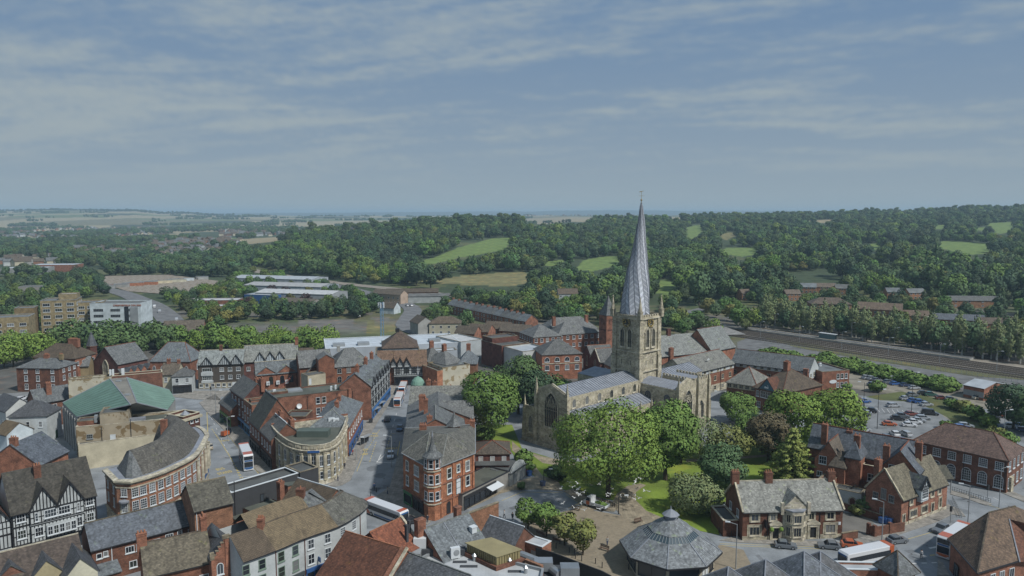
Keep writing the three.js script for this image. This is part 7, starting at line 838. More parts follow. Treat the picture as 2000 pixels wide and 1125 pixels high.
function mark(name,a,b,w,m,dash=0,gap=0,y=0.034){const A=A2(a),B=A2(b),l=Math.hypot(B[0]- A[0],B[1]- A[1]),d =[(B[0]- A[0])/ l,(B[1]- A[1])/ l],n =[-d[1]* w/2,d[0]* w/2],g=new Geo();for(let s=0;s<l;s+=dash?dash + gap:l){const e=dash?Math.min(l,s + dash): l,p =[A[0]+ d[0]* s,A[1]+ d[1]* s],q =[A[0]+ d[0]* e,A[1]+ d[1]* e];g.poly([p[0]+ n[0],y,p[1]+ n[1]],[q[0]+ n[0],y,q[1]+ n[1]],[q[0]- n[0],y,q[1]- n[1]],[p[0]- n[0],y,p[1]- n[1]]);}return g.build(name,m,MK);}
const MK=new THREE.Group();MK.name='road_markings';tag(MK,'white and yellow painted road markings',null,null,'structure');scene.add(MK);
for(const[a,b,w,m,ds,gp]of[[[414,838],[452,895],0.22,lineY,1,1],[[452,895],[470,935],0.22,lineY,1,1],[[405,800],[455,905],0.14,lineW,2,4],[[404,803],[406,845],0.2,lineY,0,0],[[395,786],[466,876],0.16,lineY,0,0],[[466,876],[505,925],0.16,lineY,0,0],[[470,932],[512,928],0.2,lineW,0,0],[[423,850],[476,938],0.2,lineY,1,1],
[[712,888],[742,838],0.2,lineY,1,1],[[752,888],[776,802],0.16,lineW,2.5,4],[[735,903],[752,888],0.2,lineW,0,0],[[735,903],[771,904],0.25,lineW,0,0],[[737,903],[744,888],0.2,lineW,0,0],[[752,886],[764,848],0.2,lineY,1,1],[[764,847],[771,847],0.2,lineY,0,0],[[781,862],[776,890],0.2,lineY,0,0],[[697,921],[713,880],0.15,lineY,0,0],[[722,902],[735,862],0.2,lineY,1,1],
[[980,978],[1020,961],0.15,lineY,0,0],[[1020,961],[1100,963],0.15,lineY,0,0],[[1105,966],[1132,983],0.15,lineY,0,0],[[1132,983],[1110,993],0.15,lineY,0,0],[[1405,1065],[1640,1074],0.14,lineY,0,0],[[1406,1062],[1640,1070],0.14,lineY,0,0],[[1770,1054],[1868,1026],0.14,lineY,0,0],[[1410,1065],[1455,1118],0.14,lineY,0,0],[[1815,1071],[1832,1068],0.5,lineW,0,0],[[1780,1101],[1830,1099],0.3,lineW,1,1],[[1816,1085],[1826,1084],0.3,lineY,0,0],[[1940,972],[2000,1000],0.16,lineW,2,3],[[1860,962],[2000,1010],0.14,lineY,0,0]])mark('road_line',a,b,w,m,ds,gp);
for(let i=0;i<9;i++){mark('bay_line',[1712 + i*10,797 + i*0.8],[1718 + i*10,805 + i*0.8],0.14,lineW,0,0,0.05);mark('bay_line',[1842 + i*6,812 + i*4],[1864 + i*5.4,826 + i*3],0.14,lineY,0,0,0.05);mark('bay_line',[1720 + i*12,880 + i*2.4],[1734 + i*12,862 + i*2.4],0.14,lineW,0,0,0.05);}
{const pt =[mat('asphalt',0.16,0.17,0.18),mat('asphalt',0.31,0.32,0.33),mat('asphalt',0.20,0.21,0.22)],iron=mat('',0.06,0.055,0.05,0.6),rp=rng(64);[[420,820],[430,890],[445,905],[398,830],[740,930],[748,950],[725,955],[760,860],[755,838],[745,870],[770,815],[1480,1090],[1560,1090],[1800,1062],[1770,1078],[1880,975],[1960,985],[1040,985],[1000,990],[1080,975],[1760,850],[1800,870],[1740,880]].forEach(([x,y],i)=>{mark('road_patch',[x,y],[x + 4 + rp()* 16,y - 3 + rp()* 8],0.6 + rp()* 1.6,pt[i % 3],0,0,0.0285 +(i>19?0.018:0)+ i*0.0001);mark('drain_cover',[x + 9,y + 4],[x + 12,y + 4.4],0.5,iron,0,0,0.031 +(i>19?0.018:0));});}
{const font=await new FontLoader().loadAsync('fonts/droid/droid_sans_bold.typeface.json');const word =(t,p,q,size,st=2.2,m=lineY)=>{const A=A2(p),B=A2(q),g=new TextGeometry(t,{font,size,depth: 0.006,curveSegments: 3,bevelEnabled: false});g.computeBoundingBox();g.translate(-(g.boundingBox.max.x)/ 2,0,0);const o=sh(new THREE.Mesh(g,m));o.name='road_lettering';o.rotation.order='YXZ';o.rotation.x=-Math.PI/2;o.rotation.y=Math.atan2(-(B[1]- A[1]),B[0]- A[0]);o.scale.y=st;o.position.set(A[0],0.036,A[1]);MK.add(o);};
word('BUS',[432,918],[450,914],0.8);word('STAND',[441,925],[459,921],0.8);word('BUS',[710,880],[728,880],0.75);word('STAND',[705,889],[725,889],0.75);word('BUS',[731,848],[745,848],0.6);word('STAND',[729,853],[745,853],0.6);word('STAND',[766,874],[750,874.5],0.7);word('BUS',[763,880],[748,880.5],0.7);word('TAXIS',[440,862],[455,860],0.6);T.font=font;}
// middle distance and far buildings
function far(name,label,cat,px,py,L,d,h,turn,o2 ={},wn =[],group){
const[x,z]= hit(px,py),o=base(name,label,cat,[x,terr(x,z)- 0.3,z],turn,group),b=block(o,{x: -L/2,z: d/2,L,d,h: h + 0.3,gut: false,...o2});CLEAR.push(boxOf(x,z,L + 7,d + 7,turn));if(/flats|valley|white_cottage|terrace_house/.test(name)){const s=FPX/-z;SHOWN.push([-z,px - L*s*0.36,px + L*s*0.36,py -(h + 3.4)* s,py - h*s*0.72]);}
for(const[f,n,ys,w,hh,st]of wn)wins(o,b[f],n,ys,w,hh,st ||{nx: 2,ny: 1,sill: false});return o;
}
function boxOf(x,z,L,d,t){const c=Math.cos(t),s=Math.sin(t);return[[-1,1],[1,1],[1,-1],[-1,-1]].map(([a,b])=>{const u=a*L/2,v=b*d/2;return[x + u*c + v*s,z - u*s + v*c];});}
const fl =(m,par=0.4,rmat=M.greyRoof)=>({wall: m,roof: 'flat',par,rmat,coping: M.greyMetal}),ribbon ={nx: 6,ny: 1,sill: false,frame: M.greyMetal};
{let o=far('tan_college_block','tall tan brick college block with gridded windows at far left','building',124,648,17,16,18,0.35,fl(M.tanBrick),[['front',3,[2,5.5,9,12.5,15.5],3.4,1.7,{nx: 3,ny: 1}],['right',3,[2,5.5,9,12.5,15.5],3,1.7,{nx: 3,ny: 1}]]);block(o,{x: 8,z: 4,L: 13,d: 14,h: 16,wall: M.tanBrick,roof: 'flat',par: 0.5,rmat: M.greyRoof});block(o,{x: -1,z: 2,L: 9,d: 8,h: 21,wall: M.tanBrick,roof: 'flat',par: 0.4,rmat: M.whiteRoof});wins(o,[[8,4.02],[21,4.02]],3,[3,6.5,10,13],3,1.6,{nx: 3,ny: 1});
o=far('white_college_block','white clad college block with ribbon windows and lettered parapet','building',240,646,27,15,15.8,0.06,fl(M.white,0.6),[['front',3,[2,5.4,8.8,12],5.2,1.5,ribbon]]);onFace(o,[[-13.5,7.5],[13.5,7.5]],18.4,0,new Geo().box(0,2,0.01,2.2,14.6,0.2),'glazed_strip',M.glass);onFace(o,[[-13.5,7.5],[13.5,7.5]],21.4,0,new Geo().box(0,2,0.01,4.2,14.4,0.2),'grey_panel',M.greyMetal);{const g=new TextGeometry('CHESTERFIELD COLLEGE',{font: await new FontLoader().loadAsync('fonts/droid/droid_sans_bold.typeface.json'),size: 0.95,depth: 0.1,curveSegments: 2}),t=sh(new THREE.Mesh(g,mat('',0.32,0.10,0.05,0.6)));t.name='lettering';t.position.set(-1,14.9,7.6);o.add(t);}
far('tan_college_annex','lower tan brick annex at the far left edge','building',30,668,16,12,13,0.35,fl(M.tanBrick),[['front',3,[2,5.5,9],3,1.6,{nx: 3,ny: 1}]]);far('tan_side_block','short tan brick block beside the annex','building',55,655,9,9,15,0.35,fl(M.tanBrick),[['front',2,[3,7,11],2.4,1.6]]);
far('grey_sheds','grey boxy shed above the college','shed',66,582,16,12,9,0.2,fl(M.greyRender));far('flat_shed','long pale flat roofed shed among the far left trees','shed',55,535,46,20,7,0.2,fl(M.greyRender,0.2,M.whiteRoof));far('flat_shed','blue grey roofed works among the far left trees','shed',112,530,48,24,8,0.1,fl(M.redBrick,0.2,M.whiteRoof));
far('brown_gabled_hall','brown roofed hall below the dual carriageway','building',362,668,19,13,6,0.25,{wall: M.redBrick,rise: 5,rmat: M.brownTile},[['front',4,[2],1.4,1.8]]);far('brown_gabled_hall','small pyramid roofed lodge beside the brown hall','building',396,664,9,9,5,0.2,{wall: M.redBrick,roof: 'hip',rise: 4.4,rmat: M.brownTile});
far('low_brick_works','low flat roofed brick works with rooftop stack','building',415,602,38,14,6,0.08,fl(M.redBrick,0.2,M.whiteRoof),[['front',6,[2.5],4,1.4,ribbon]]);far('low_brick_works','lower brick wing in front of the flat works','building',425,612,22,10,5,0.08,fl(M.orangeBrick,0.2,M.whiteRoof));
const shed=mat('metal',0.42,0.46,0.50,0.6);far('factory_shed','wide pale grey factory roof nearest the clipped hedge','factory',590,588,62,26,7,-0.25,{wall: shed,rise: 1.6,rmat: M.whiteRoof});far('factory_shed','pale factory roof behind the widest one','factory',570,572,70,30,7,-0.25,{wall: shed,rise: 1.6,rmat: M.whiteRoof});far('factory_shed','long pale factory roof at the back of the works','factory',548,558,80,30,7.5,-0.25,{wall: shed,rise: 1.6,rmat: M.whiteRoof});far('blue_loading_shed','blue clad loading shed at the end of the factory','factory',520,590,26,16,6,-0.3,fl(M.bluePaint,0.2,M.whiteRoof));far('brown_shed','brown roofed shed below the factory','shed',585,602,30,14,5,-0.4,{wall: M.greyRender,rise: 2,rmat: M.brownTile});far('cream_block','small cream flat roofed block behind the hedge','building',648,602,18,10,5,0.0,fl(M.cream,0.2));far('cream_block','cream shop unit by the bend in the road','building',708,598,20,12,4,-0.2,fl(M.cream,0.2));
far('long_pink_building','long pinkish rendered building beside the main road','building',762,592,26,9,7,-0.5,{wall: mat('render',0.42,0.33,0.27),rise: 3,rmat: M.brownTile},[['front',6,[1,4],1.4,1.4]]);far('brick_row','low brick row behind the long pinkish building','building',806,582,40,9,5,0.1,{wall: M.redBrick,rise: 2.4,rmat: M.brownTile});far('yard_shed','grey shed in the scrap yard','shed',838,590,30,12,5,0.1,{wall: M.greyRender,rise: 1.5,rmat: M.greyRoof});
far('road_house','plain grey house on the bend of the road','house',824,652,9,12,6.5,0.5,{wall: M.greyRender,roof: 'gablez',rise: 3.2,rmat: M.brownTile});far('road_house','wide pale house beside the plain grey one','house',870,652,17,10,6.4,0.05,{wall: M.cream,roof: 'hip',rise: 3,rmat: M.brownTile},[['front',4,[1,4],1.3,1.4]]);far('road_house','small white house between the pale houses','house',842,650,6,8,5,0.05,{wall: M.white,rise: 2,rmat: M.brownTile});far('white_cottage','white gabled house alone among the trees left of the spire','house',1108,588,15,9,6,0.1,{wall: M.white,rise: 3.4,rmat: M.brownTile},[['front',4,[1,3.8],1.3,1.4]]);far('small_cottage','small red house by the junction above the sheds','house',762,612,11,8,4,-0.4,{wall: M.white,rise: 3.4,rmat: M.brownTile});
for(let i=0;i<13;i++){const t=i/12,q=far('terrace_house',i===0?'brick terrace house at the far end of the long terrace':i===12?'brick terrace house at the near end of the long terrace':'brick house in the middle of the long terrace','house',lerp(892,1030,t),lerp(612,645,t),7.8,9,5.8,-0.92,{wall: M.redBrick,rise: 3.2,rmat: M.slate},[['front',2,[1,3.6],1.2,1.5]],'houses of the long terrace');chimney(q,-3.9,0,7.5,0.9,1.6,2.4,M.redBrick,2,'z');}
for(const[px,py,w,lab]of[[915,672,11,'brick house by the white retail shed'],[940,668,12,'brick house beside the pair near the retail shed'],[975,662,14,'brown roofed house behind the red stepped block'],[1010,668,16,'wide brown roofed house next to the institution']])far('brick_house',lab,'house',px,py,w,9,6,-0.4,{wall: M.redBrick,rise: 3,rmat: M.brownTile},[['front',3,[1,3.8],1.2,1.4]]);
o=site('retail_shed','long white metal clad retail shed behind the market block','building',[636,682],[900,669],8.5);block(o,{L: o.L,d: 26,h: 8.2,wall: shed,roof: 'flat',par: 0.4,rmat: M.whiteRoof,coping: M.whitePaint});block(o,{x: o.L*0.55,z: 5,L: o.L*0.4,d: 5,h: 6,wall: shed,roof: 'flat',par: 0.3,rmat: M.whiteRoof});for(let i=0;i<5;i++)new Geo().cbox(o.L *(0.1 + 0.18*i),8.2,-8,5,1.2,4).build('roof_plant',M.greyMetal,o);
o=site('white_retail_block','white rendered retail block with round emblem','building',[900,668],[945,662],9);block(o,{L: o.L,d: 20,h: 8.6,wall: M.white,roof: 'flat',par: 0.4,rmat: M.whiteRoof});o=site('red_stepped_block','dark red brick block with stepped parapet and white rear part','building',[940,664],[980,675],10.5);block(o,{L: o.L,d: 14,h: 10,wall: M.darkBrick,roof: 'flat',par: 0.4});block(o,{x: 0,L: o.L*0.5,z: -0.5,d: 13,h: 12,y0: 9.9,wall: M.darkBrick,roof: 'flat',par: 0.3});block(o,{x: o.L,z: -1,L: 14,d: 14,h: 9.5,wall: M.white,roof: 'flat',par: 0.5,rmat: M.whiteRoof});
o=site('yellow_brick_hall','stained yellow brick wall of a hall at the end of the terrace','building',zE(755,362),zE(1000,330),8.4);block(o,{L: o.L,d: 12,h: 8,wall: M.peel,roof: 'flat',par: 0.5});block(o,{x: -2.4,z: 0.3,L: 2.3,d: 12,h: 7.4,wall: M.orangeBrick,roof: 'flat',par: 0.3});
for(const[a,b,h,d2,lab]of[[zE(620,300),zE(785,285),8.6,12,'grey slated house beside the timbered hotel'],[zE(785,330),zE(930,300),8.4,11,'slated house with red chimneys behind the domed shop'],[zE(900,320),zE(1060,320),8.2,12,'dark slated hall beside the big trees']]){o=site('slated_house',lab,'house',a,b,h);block(o,{L: o.L,d: d2,h,wall: M.paleBrick,roof: 'hip',rise: 4.4,rmat: M.slate});chimney(o,o.L*0.5,-d2*0.5,h + 3,1.6,1.2,3.4,M.redBrick,3);}
{const[x,z]= A2([746,668]),m=base('lattice_mast','blue lattice phone mast with white antennas behind the market block','mast',[x,0,z]);const bl=mat('',0.12,0.26,0.42,0.6);for(const[a,b]of[[-0.9,-0.9],[0.9,-0.9],[0,0.9]])new Geo().bar([a,0,b],[a*0.7,20.5,b*0.7],0.14,5).build('leg',bl,m);const br=new Geo();for(let i=0;i<12;i++)br.bar([-0.85,i*1.7,-0.85],[0.85,i*1.7 + 1.7,-0.85],0.06).bar([0.85,i*1.7,-0.85],[0,i*1.7 + 1.7,0.85],0.06);br.build('bracing',bl,m);for(let k=0;k<5;k++)new Geo().cbox(Math.sin(k*1.26)* 1.5,17.6,Math.cos(k*1.26)* 1.5,0.45,2.8,0.3).build('antenna',M.whitePaint,m);}
const hb ={wall: mat('brick',0.42,0.22,0.12),rise: 3.4,rmat: mat('slate',0.20,0.15,0.11)},w2 =[['front',4,[1,3.8],1.4,1.3],['right',2,[1,3.8],1.2,1.3]];far('brick_flats','three storey orange brick flats left of the pair beyond the railway','flats',1618,618,24,12,8.6,-0.15,{...hb,roof: 'hip'},[['front',6,[1,3.8,6.4],1.5,1.4],['right',3,[1,3.8,6.4],1.3,1.4]]);far('brick_flats','gabled orange brick flats right of the pair beyond the railway','flats',1717,630,24,12,8.6,-0.5,hb,[['front',6,[1,3.8,6.4],1.5,1.4],['right',3,[1,3.8,6.4],1.3,1.4]]);
for(const[px,py,w,t,k,lab]of[[1578,572,16,-0.3,0,'pale roofed brick house leftmost of the three on the slope'],[1608,572,24,-0.2,1,'wide brick house with bays between two pale roofed houses'],[1648,575,18,-0.3,0,'pale roofed brick house rightmost of the three on the slope'],[1742,582,14,-0.1,0,'small pale roofed house above the flats'],[1785,584,18,0.1,0,'low pale roofed building right of the small house'],[1785,632,20,-0.3,1,'tan roofed house beside the orange flats'],[1868,640,36,-0.35,2,'long dark roofed row with white dormers behind the birches'],[1900,600,48,-0.1,3,'long grey terrace high on the right'],[1945,648,24,-0.2,1,'brown roofed row with white gable at the right'],[1455,585,14,0.3,1,'small brick house beside the wooded road'],[1545,586,16,0.1,1,'reddish roofed bungalow below the slope']])far('valley_house',lab,'house',px,py,w*0.74,8,5,t,{...hb,rise: 2.8,rmat:[M.greyRoof,hb.rmat,M.darkSlate,M.slate][k]},w2,'houses beyond the railway');}
function strip(name,px,w,m,label,lift=0.35){const P=subdiv(px.map(q=>hit(...q)),6),g=new Geo(),l=sweep(P,[[-w/2,0],[w/2,0]]);for(const r of l)for(const q of r)q[1]= terr(q[0],q[2])+ lift;for(let i=0;i<P.length - 1;i++)g.poly(l[0][i],l[0][i + 1],l[1][i + 1],l[1][i]);ROADS.push([P,w/2 + 5]);return tag(g.build(name,m),label,null,null,'structure');}
const tar=mat('asphalt',0.20,0.20,0.20);strip('main_road',[[870,662],[815,650],[793,636],[800,620],[806,606],[790,594],[765,585],[735,578],[690,566],[640,556]],12,tar,'curving main road beyond the retail shed');strip('dual_carriageway',[[350,650],[325,618],[300,598],[270,585],[235,572],[175,560]],15,tar,'dual carriageway behind the college');strip('hill_road',[[1340,612],[1375,604],[1400,596],[1420,590]],9,tar,'pale road climbing right of the spire');strip('station_road',[[1270,615],[1330,622],[1400,640],[1440,655]],10,mat('asphalt',0.34,0.33,0.31),'pale bridge road behind the tower');strip('far_railway',[[470,524],[560,540],[680,556],[800,568],[900,580]],14,ballast,'far railway cutting below the wood');
(function buildingSite(){const P =[[165,545],[215,540],[330,538],[430,550],[425,572],[330,576],[250,570]].map(q=>hit(...q)),g=new Geo().cap(ccw(P),0.4);for(let i=0;i<g.p.length;i+=3)g.p[i + 1]= Math.max(0.4,terr(g.p[i],g.p[i + 2])+ 0.4);tag(g.build('building_site',mat('peel',0.36,0.31,0.25)),'bare pale earth of a building site',null,null,'structure');CLEAR.push(P);
for(let i=0;i<16;i++){const t=i/16,k=i % 4;far('site_cabin',['white site cabin among the machines','grey site store on the bare earth','orange digger shed on the bare earth','pale stack of materials on the bare earth'][k],'cabin',185 +((i*53)% 240),545 +((i*17)% 22),9 + k*3,4,3,t,fl([M.white,M.greyRender,M.orangeBrick,M.cream][k],0.1),[],'cabins of the building site');}})();
(function suburbs(){
const rnd=rng(515),H =[];const zone =(x0,x1,y0,y1,n)=>{for(let i=0;i<n;i++){const px=lerp(x0,x1,rnd()),py=lerp(y0,y1,rnd()),[x,z]= hit(px,py);if(-z>9000)continue;H.push([x,z,rnd()]);}};
zone(150,440,488,502,150);zone(0,330,446,470,320);zone(430,700,446,462,260);zone(300,470,470,486,120);zone(1010,1290,420,422,120);zone(1480,1800,419,422,140);zone(0,120,505,520,25);
H.sort((a,b)=> b[1]- a[1]);const g=new Geo().box(-5,-2,-4,5,5,4),r=new Geo();slab(r,[[-5.3,4.9,4.4],[5.3,4.9,4.4],[5.3,8,0],[-5.3,8,0]],0.2);slab(r,[[5.3,4.9,-4.4],[-5.3,4.9,-4.4],[-5.3,8,0],[5.3,8,0]],0.2);g.tri([5,5,4],[5,5,-4],[5,7.8,0]).tri([-5,5,-4],[-5,5,4],[-5,7.8,0]);const gw=g.geometry(),gr=r.geometry(),wm =[M.cream,M.white,M.paleBrick,M.greyRender],rm =[M.brownTile,M.slate,M.brownTile];
H.forEach(([x,z,t],i)=>{CLEAR.push(boxOf(x,z,14,12,0));H[i].push(0.9 + 0.5*rnd(),rnd()* 0.8 - 0.2 + Math.round(x/150)* 0.6);});
H.slice(0,240).forEach(([x,z,t,s,a],i)=>{const o=base('suburb_house','small pitched roof house in the far suburb','house',[x,terr(x,z),z],a,'houses of the far suburb');o.scale.setScalar(s);const w=sh(new THREE.Mesh(gw,wm[i % 4]));w.name='wall';const q=sh(new THREE.Mesh(gr,rm[i % 3]));q.name='roof';o.add(w,q);});
const rest=H.slice(240),S=base('far_suburb','mass of far houses across the valley and along the ridge','suburb');S.userData.kind='stuff';const m4=new THREE.Matrix4(),q=new THREE.Quaternion(),Y=new THREE.Vector3(0,1,0);for(let k=0;k<3;k++){const L=rest.filter((_,i)=> i % 3===k),a=sh(new THREE.InstancedMesh(gw,wm[k],L.length)),b=sh(new THREE.InstancedMesh(gr,rm[k],L.length));a.name='walls';b.name='roofs';L.forEach(([x,z,t,s,an],i)=>{m4.compose(new THREE.Vector3(x,terr(x,z),z),q.setFromAxisAngle(Y,an),new THREE.Vector3(s,s,s));a.setMatrixAt(i,m4);b.setMatrixAt(i,m4);});S.add(a,b);}
})();
// churchyard and street trees
function hero(name,label,px,kind,H,W,n,count,size,green,seed,bark){const p=at(px[0],px[1],0),o=treeGroup(name,kind,H,W,n,count,size,green,seed,bark);o.name=numbered(name);o.position.set(p.x,0,p.z);scene.add(o);return tag(o,label,'tree');}
hero('lime_tree','huge bright green tree in front of the church nave',[1188,972],'round',24,24,52,44000,0.44,'bright',101);
hero('lime_tree','tall green tree below the south transept',[1300,938],'round',22,14,22,14250,0.52,'mid',102);
hero('lime_tree','large spreading tree between terrace and church',[958,858],'round',22.5,17.5,30,17100,0.53,'mid',103);
hero('lime_tree','broad dark tree farthest behind the terrace',[1012,808],'round',21,17,26,11400,0.59,'dark',104);
hero('lime_tree','dark rounded tree close to the west front',[1045,822],'round',18,14,22,9500,0.55,'deep',105);
hero('rowan_tree','thin leafed tree beside the brick chapel',[1088,806],'round',14,11,18,4940,0.52,'mid',106);
hero('holly_tree','dense dark bluish tree on the lawn behind the pub',[1408,962],'bush',14.5,11,18,9880,0.44,'blue',107);
hero('willow_tree','low feathery tree drooping over the lawn',[1355,1000],'bush',9.5,12,22,8740,0.41,'grey',108);
hero('yew_tree','rounded solid green tree beside the inn',[1440,826],'bush',12,11.5,18,7980,0.48,'mid',109);
hero('lime_tree','tall bright tree in front of the inn',[1548,888],'round',19,15.5,26,13300,0.53,'bright',110);
hero('lime_tree','broad bright tree next to the car park',[1628,872],'round',18.5,16,26,13300,0.53,'bright',111);
hero('plum_tree','dull bronze leafed tree in the middle of the churchyard',[1500,902],'round',15,12,20,8550,0.48,'brown',112);
hero('birch_tree_near','wispy grey green tree by the transept',[1368,900],'round',13,13,26,4940,0.44,'grey',113,birchBark);
hero('rowan_tree','yellowish small tree beside the wispy tree',[1425,905],'round',11.5,11,22,6080,0.44,'olive',114);
hero('rowan_tree','mid green tree filling the gap below the chapel',[1465,880],'round',11,11,18,5700,0.48,'mid',115);
hero('rowan_tree','dark tree in the shade of the bright trees',[1530,905],'round',10,10,18,4940,0.44,'dark',120);
hero('rowan_tree','open green tree behind the big lime',[1330,905],'round',12,9,18,4560,0.44,'mid',121);
(function cedar(){const p=at(1546,952,0),o=base('cedar_tree','layered yellow green conifer behind the pub','tree',[p.x,0,p.z]),rnd=rng(33),L =[];const t=new Geo().bar([0,-0.2,0],[0,15.5,0],0.32,7,0.05);for(let i=0;i<12;i++){const y=2 + i*1.12,r=6.6 *(1 - i/12.6);for(let k=0;k<7;k++){const a=k*0.9 + i*0.5 + rnd()* 0.4,q=r *(0.75 + 0.35*rnd());t.bar([0,y,0],[Math.cos(a)* q,y + 0.1,Math.sin(a)* q],0.09,4,0.03);for(let j=1;j<=3;j++)L.push([Math.cos(a)* q*j/3,y + 0.1 - 0.15*j,Math.sin(a)* q*j/3,0.35 + q*0.12,0.25,0.35 + q*0.12]);}}t.build('trunk',M.bark,o);const c=sh(new THREE.Mesh(leafCloud(L,11000,0.4,rnd),leafMat(0.20,0.245,0.06)));c.name='crown';o.add(c);})();
{const labs =['clipped street tree nearest the bar in the square','second clipped street tree in the square','clipped street tree with reddish tips in the square','clipped reddish street tree nearest the pavilion'];[[1031,1034,'mid'],[1067,1049,'mid'],[1103,1066,'olive'],[1138,1085,'olive']].forEach(([x,y,g],i)=> hero('street_tree',labs[i],[x,y],'round',7.4 +(i % 2)* 0.5,5.4,14,1900,0.42,g,130 + i));}
hero('lime_tree','dark tree at the right edge beside the white roofed shed',[1978,838],'round',15,14,20,7980,0.55,'deep',140);hero('lime_tree','second dark tree partly outside the right edge',[2022,850],'round',15,13,18,4940,0.59,'dark',141);
{const rnd=rng(9),B =[[1092,938,1.6,'dark','round clipped dark bush beside the path'],[1080,935,1.1,'deep','small dark bush beside the clipped bush'],[1018,956,0.7,'dark','potted bush outside the bar'],[1022,905,1.5,'mid','hedge bush beside the white garage'],[1030,922,1.1,'mid','lower hedge bush beside the white garage'],[946,862,1.6,'mid','shrub under the large spreading tree'],[1690,1000,1.2,'dark','weedy shrub in the yard by the dormered shop'],[1672,1005,0.9,'olive','small weed clump in the yard by the pub'],[1400,1010,1.0,'bright','bright shrub by the pub garden tables'],[1648,762,1.4,'mid','shrub at the corner of the flat offices'],[1712,765,1.7,'mid','shrub in the gravel car park'],[1930,835,1.5,'bright','tall shrub beside the far cars'],[1905,820,1.9,'mid','big shrub between the car parks'],[1880,805,1.6,'olive','shrub at the end of the car park strip'],[1860,798,1.4,'mid','small shrub at the edge of the tarmac car park'],[1945,862,1.7,'olive','dry shrub behind the long brick roof'],[1965,870,1.6,'mid','green shrub behind the long brick roof'],[1850,838,1.1,'mid','low shrub beside the end parking bays']];
const W ={dark: 'dark',deep: 'deep',mid: 'mid',bright: 'bright',olive: 'olive'},P ={};for(const[x,y,s,g,lab]of B){const k=P[g]||= treeGroup('b','bush',3,3.6,10,900,0.42,g,200 + g.length*7);const p=at(x,y,0);plant(k,'bush',lab,p.x,p.z,rnd()* 6,s,null,'bush',0);}
const row=base('railway_scrub','continuous green scrub between car park and station yard','scrub');row.userData.kind='stuff';const im=sh(new THREE.InstancedMesh(P.mid.children[1].geometry,leafMat(...GREENS.mid),130));im.name='foliage';const m4=new THREE.Matrix4(),q=new THREE.Quaternion();for(let i=0;i<130;i++){const t=rnd(),px=t<0.6?lerp(1600,1860,rnd()): lerp(1480,1620,rnd()),py=t<0.6?lerp(708,762,(px - 1600)/ 260)+(rnd()- 0.4)* 13:lerp(690,712,(px - 1480)/ 140)+ rnd()* 8,p=at(px,py,0),s=0.8 + rnd()* 1.1;m4.compose(new THREE.Vector3(p.x,0,p.z),q.setFromAxisAngle(new THREE.Vector3(0,1,0),rnd()* 6),new THREE.Vector3(s*1.2,s,s*1.2));im.setMatrixAt(i,m4);}row.add(im);}
// vehicles
const paint =(r,g,b)=> new THREE.MeshPhysicalMaterial({color: lin(r,g,b),roughness: 0.35,clearcoat: 0.8,clearcoatRoughness: 0.1});
const PC ={white: paint(0.6,0.61,0.62),silver: paint(0.34,0.36,0.38),grey: paint(0.14,0.155,0.17),black: paint(0.025,0.026,0.03),blue: paint(0.04,0.11,0.30),orange: paint(0.42,0.10,0.03),beige: paint(0.40,0.36,0.28),green: paint(0.05,0.12,0.10),maroon: paint(0.16,0.04,0.03),navy: paint(0.03,0.05,0.11)};
function extr(pts,w,bev=0.06){const s=new THREE.Shape(pts.map(p=>new THREE.Vector2(...p))),g=new THREE.ExtrudeGeometry(s,{depth: w - 2*bev,bevelEnabled: true,bevelThickness: bev,bevelSize: bev,bevelSegments: 2,curveSegments: 4});g.translate(0,0,-(w - 2*bev)/ 2);return g;}
const add =(o,g,m,n)=>{const q=sh(new THREE.Mesh(g,m));q.name=n;o.add(q);return q;};
const wheelG=new THREE.CylinderGeometry(0.33,0.33,0.22,14).rotateX(Math.PI/2),rimG=new THREE.CylinderGeometry(0.19,0.19,0.235,8).rotateX(Math.PI/2),lampG=new THREE.BoxGeometry(0.12,0.16,0.36),protos ={};
function wheels(o,xs,w,k=1){for(const x of xs)for(const s of[-1,1]){const q=add(o,wheelG,M.rubber,'wheel');q.position.set(x,0.33*k,s*w);q.scale.setScalar(k);add(q,rimG,M.steel,'rim');}}
function carProto(type,col){
const key=type + col;if(protos[key])return protos[key];const o=new THREE.Group(),m=PC[col],van=type==='van',S=type==='suv'?1.12:1,L=van?5.1:type==='estate'?4.6:4.1,f=L/2,top=van?1.95:1.45*S;
add(o,extr([[-f + 0.05,0.3],[f - 0.1,0.28],[f,0.5],[f - 0.05,0.72],[f - 1.0,0.88*S],[-f + 0.15,0.92*S],[-f,0.6]],1.74),m,'body');
const r=van?-f + 0.2:type==='estate'?-f + 0.35:-f + 0.5;add(o,extr([[f - 1.05,0.86*S],[f -(van?1.5:1.75),top - 0.06],[r + 0.35,top - 0.06],[r - 0.12,0.9*S]],1.6,0.05),M.glass,'windows');add(o,extr([[f -(van?1.45:1.72),top - 0.08],[f -(van?1.6:1.95),top],[r + 0.5,top],[r + 0.28,top - 0.08]],1.5,0.04),m,'roof');if(van)add(o,extr([[f - 2.1,0.9],[f - 2.1,top - 0.04],[r + 0.2,top - 0.04],[r - 0.1,0.9]],1.66,0.04),m,'van_side');else{add(o,new THREE.BoxGeometry(0.1,top - 0.95*S,1.66).translate(0.05,(top + 0.85*S)/ 2,0),m,'pillar');}
wheels(o,[-f + 0.8,f - 0.8],0.78);for(const s of[-1,1]){add(o,lampG,M.whitePaint,'headlight').position.set(f - 0.02,0.62,s*0.62);add(o,lampG,PC.maroon,'tail_light').position.set(-f + 0.03,0.72,s*0.66);}return protos[key]= o;
}
function heading(a,b){const A=A2(a),B=A2(b);return Math.atan2(-(B[1]- A[1]),B[0]- A[0]);}
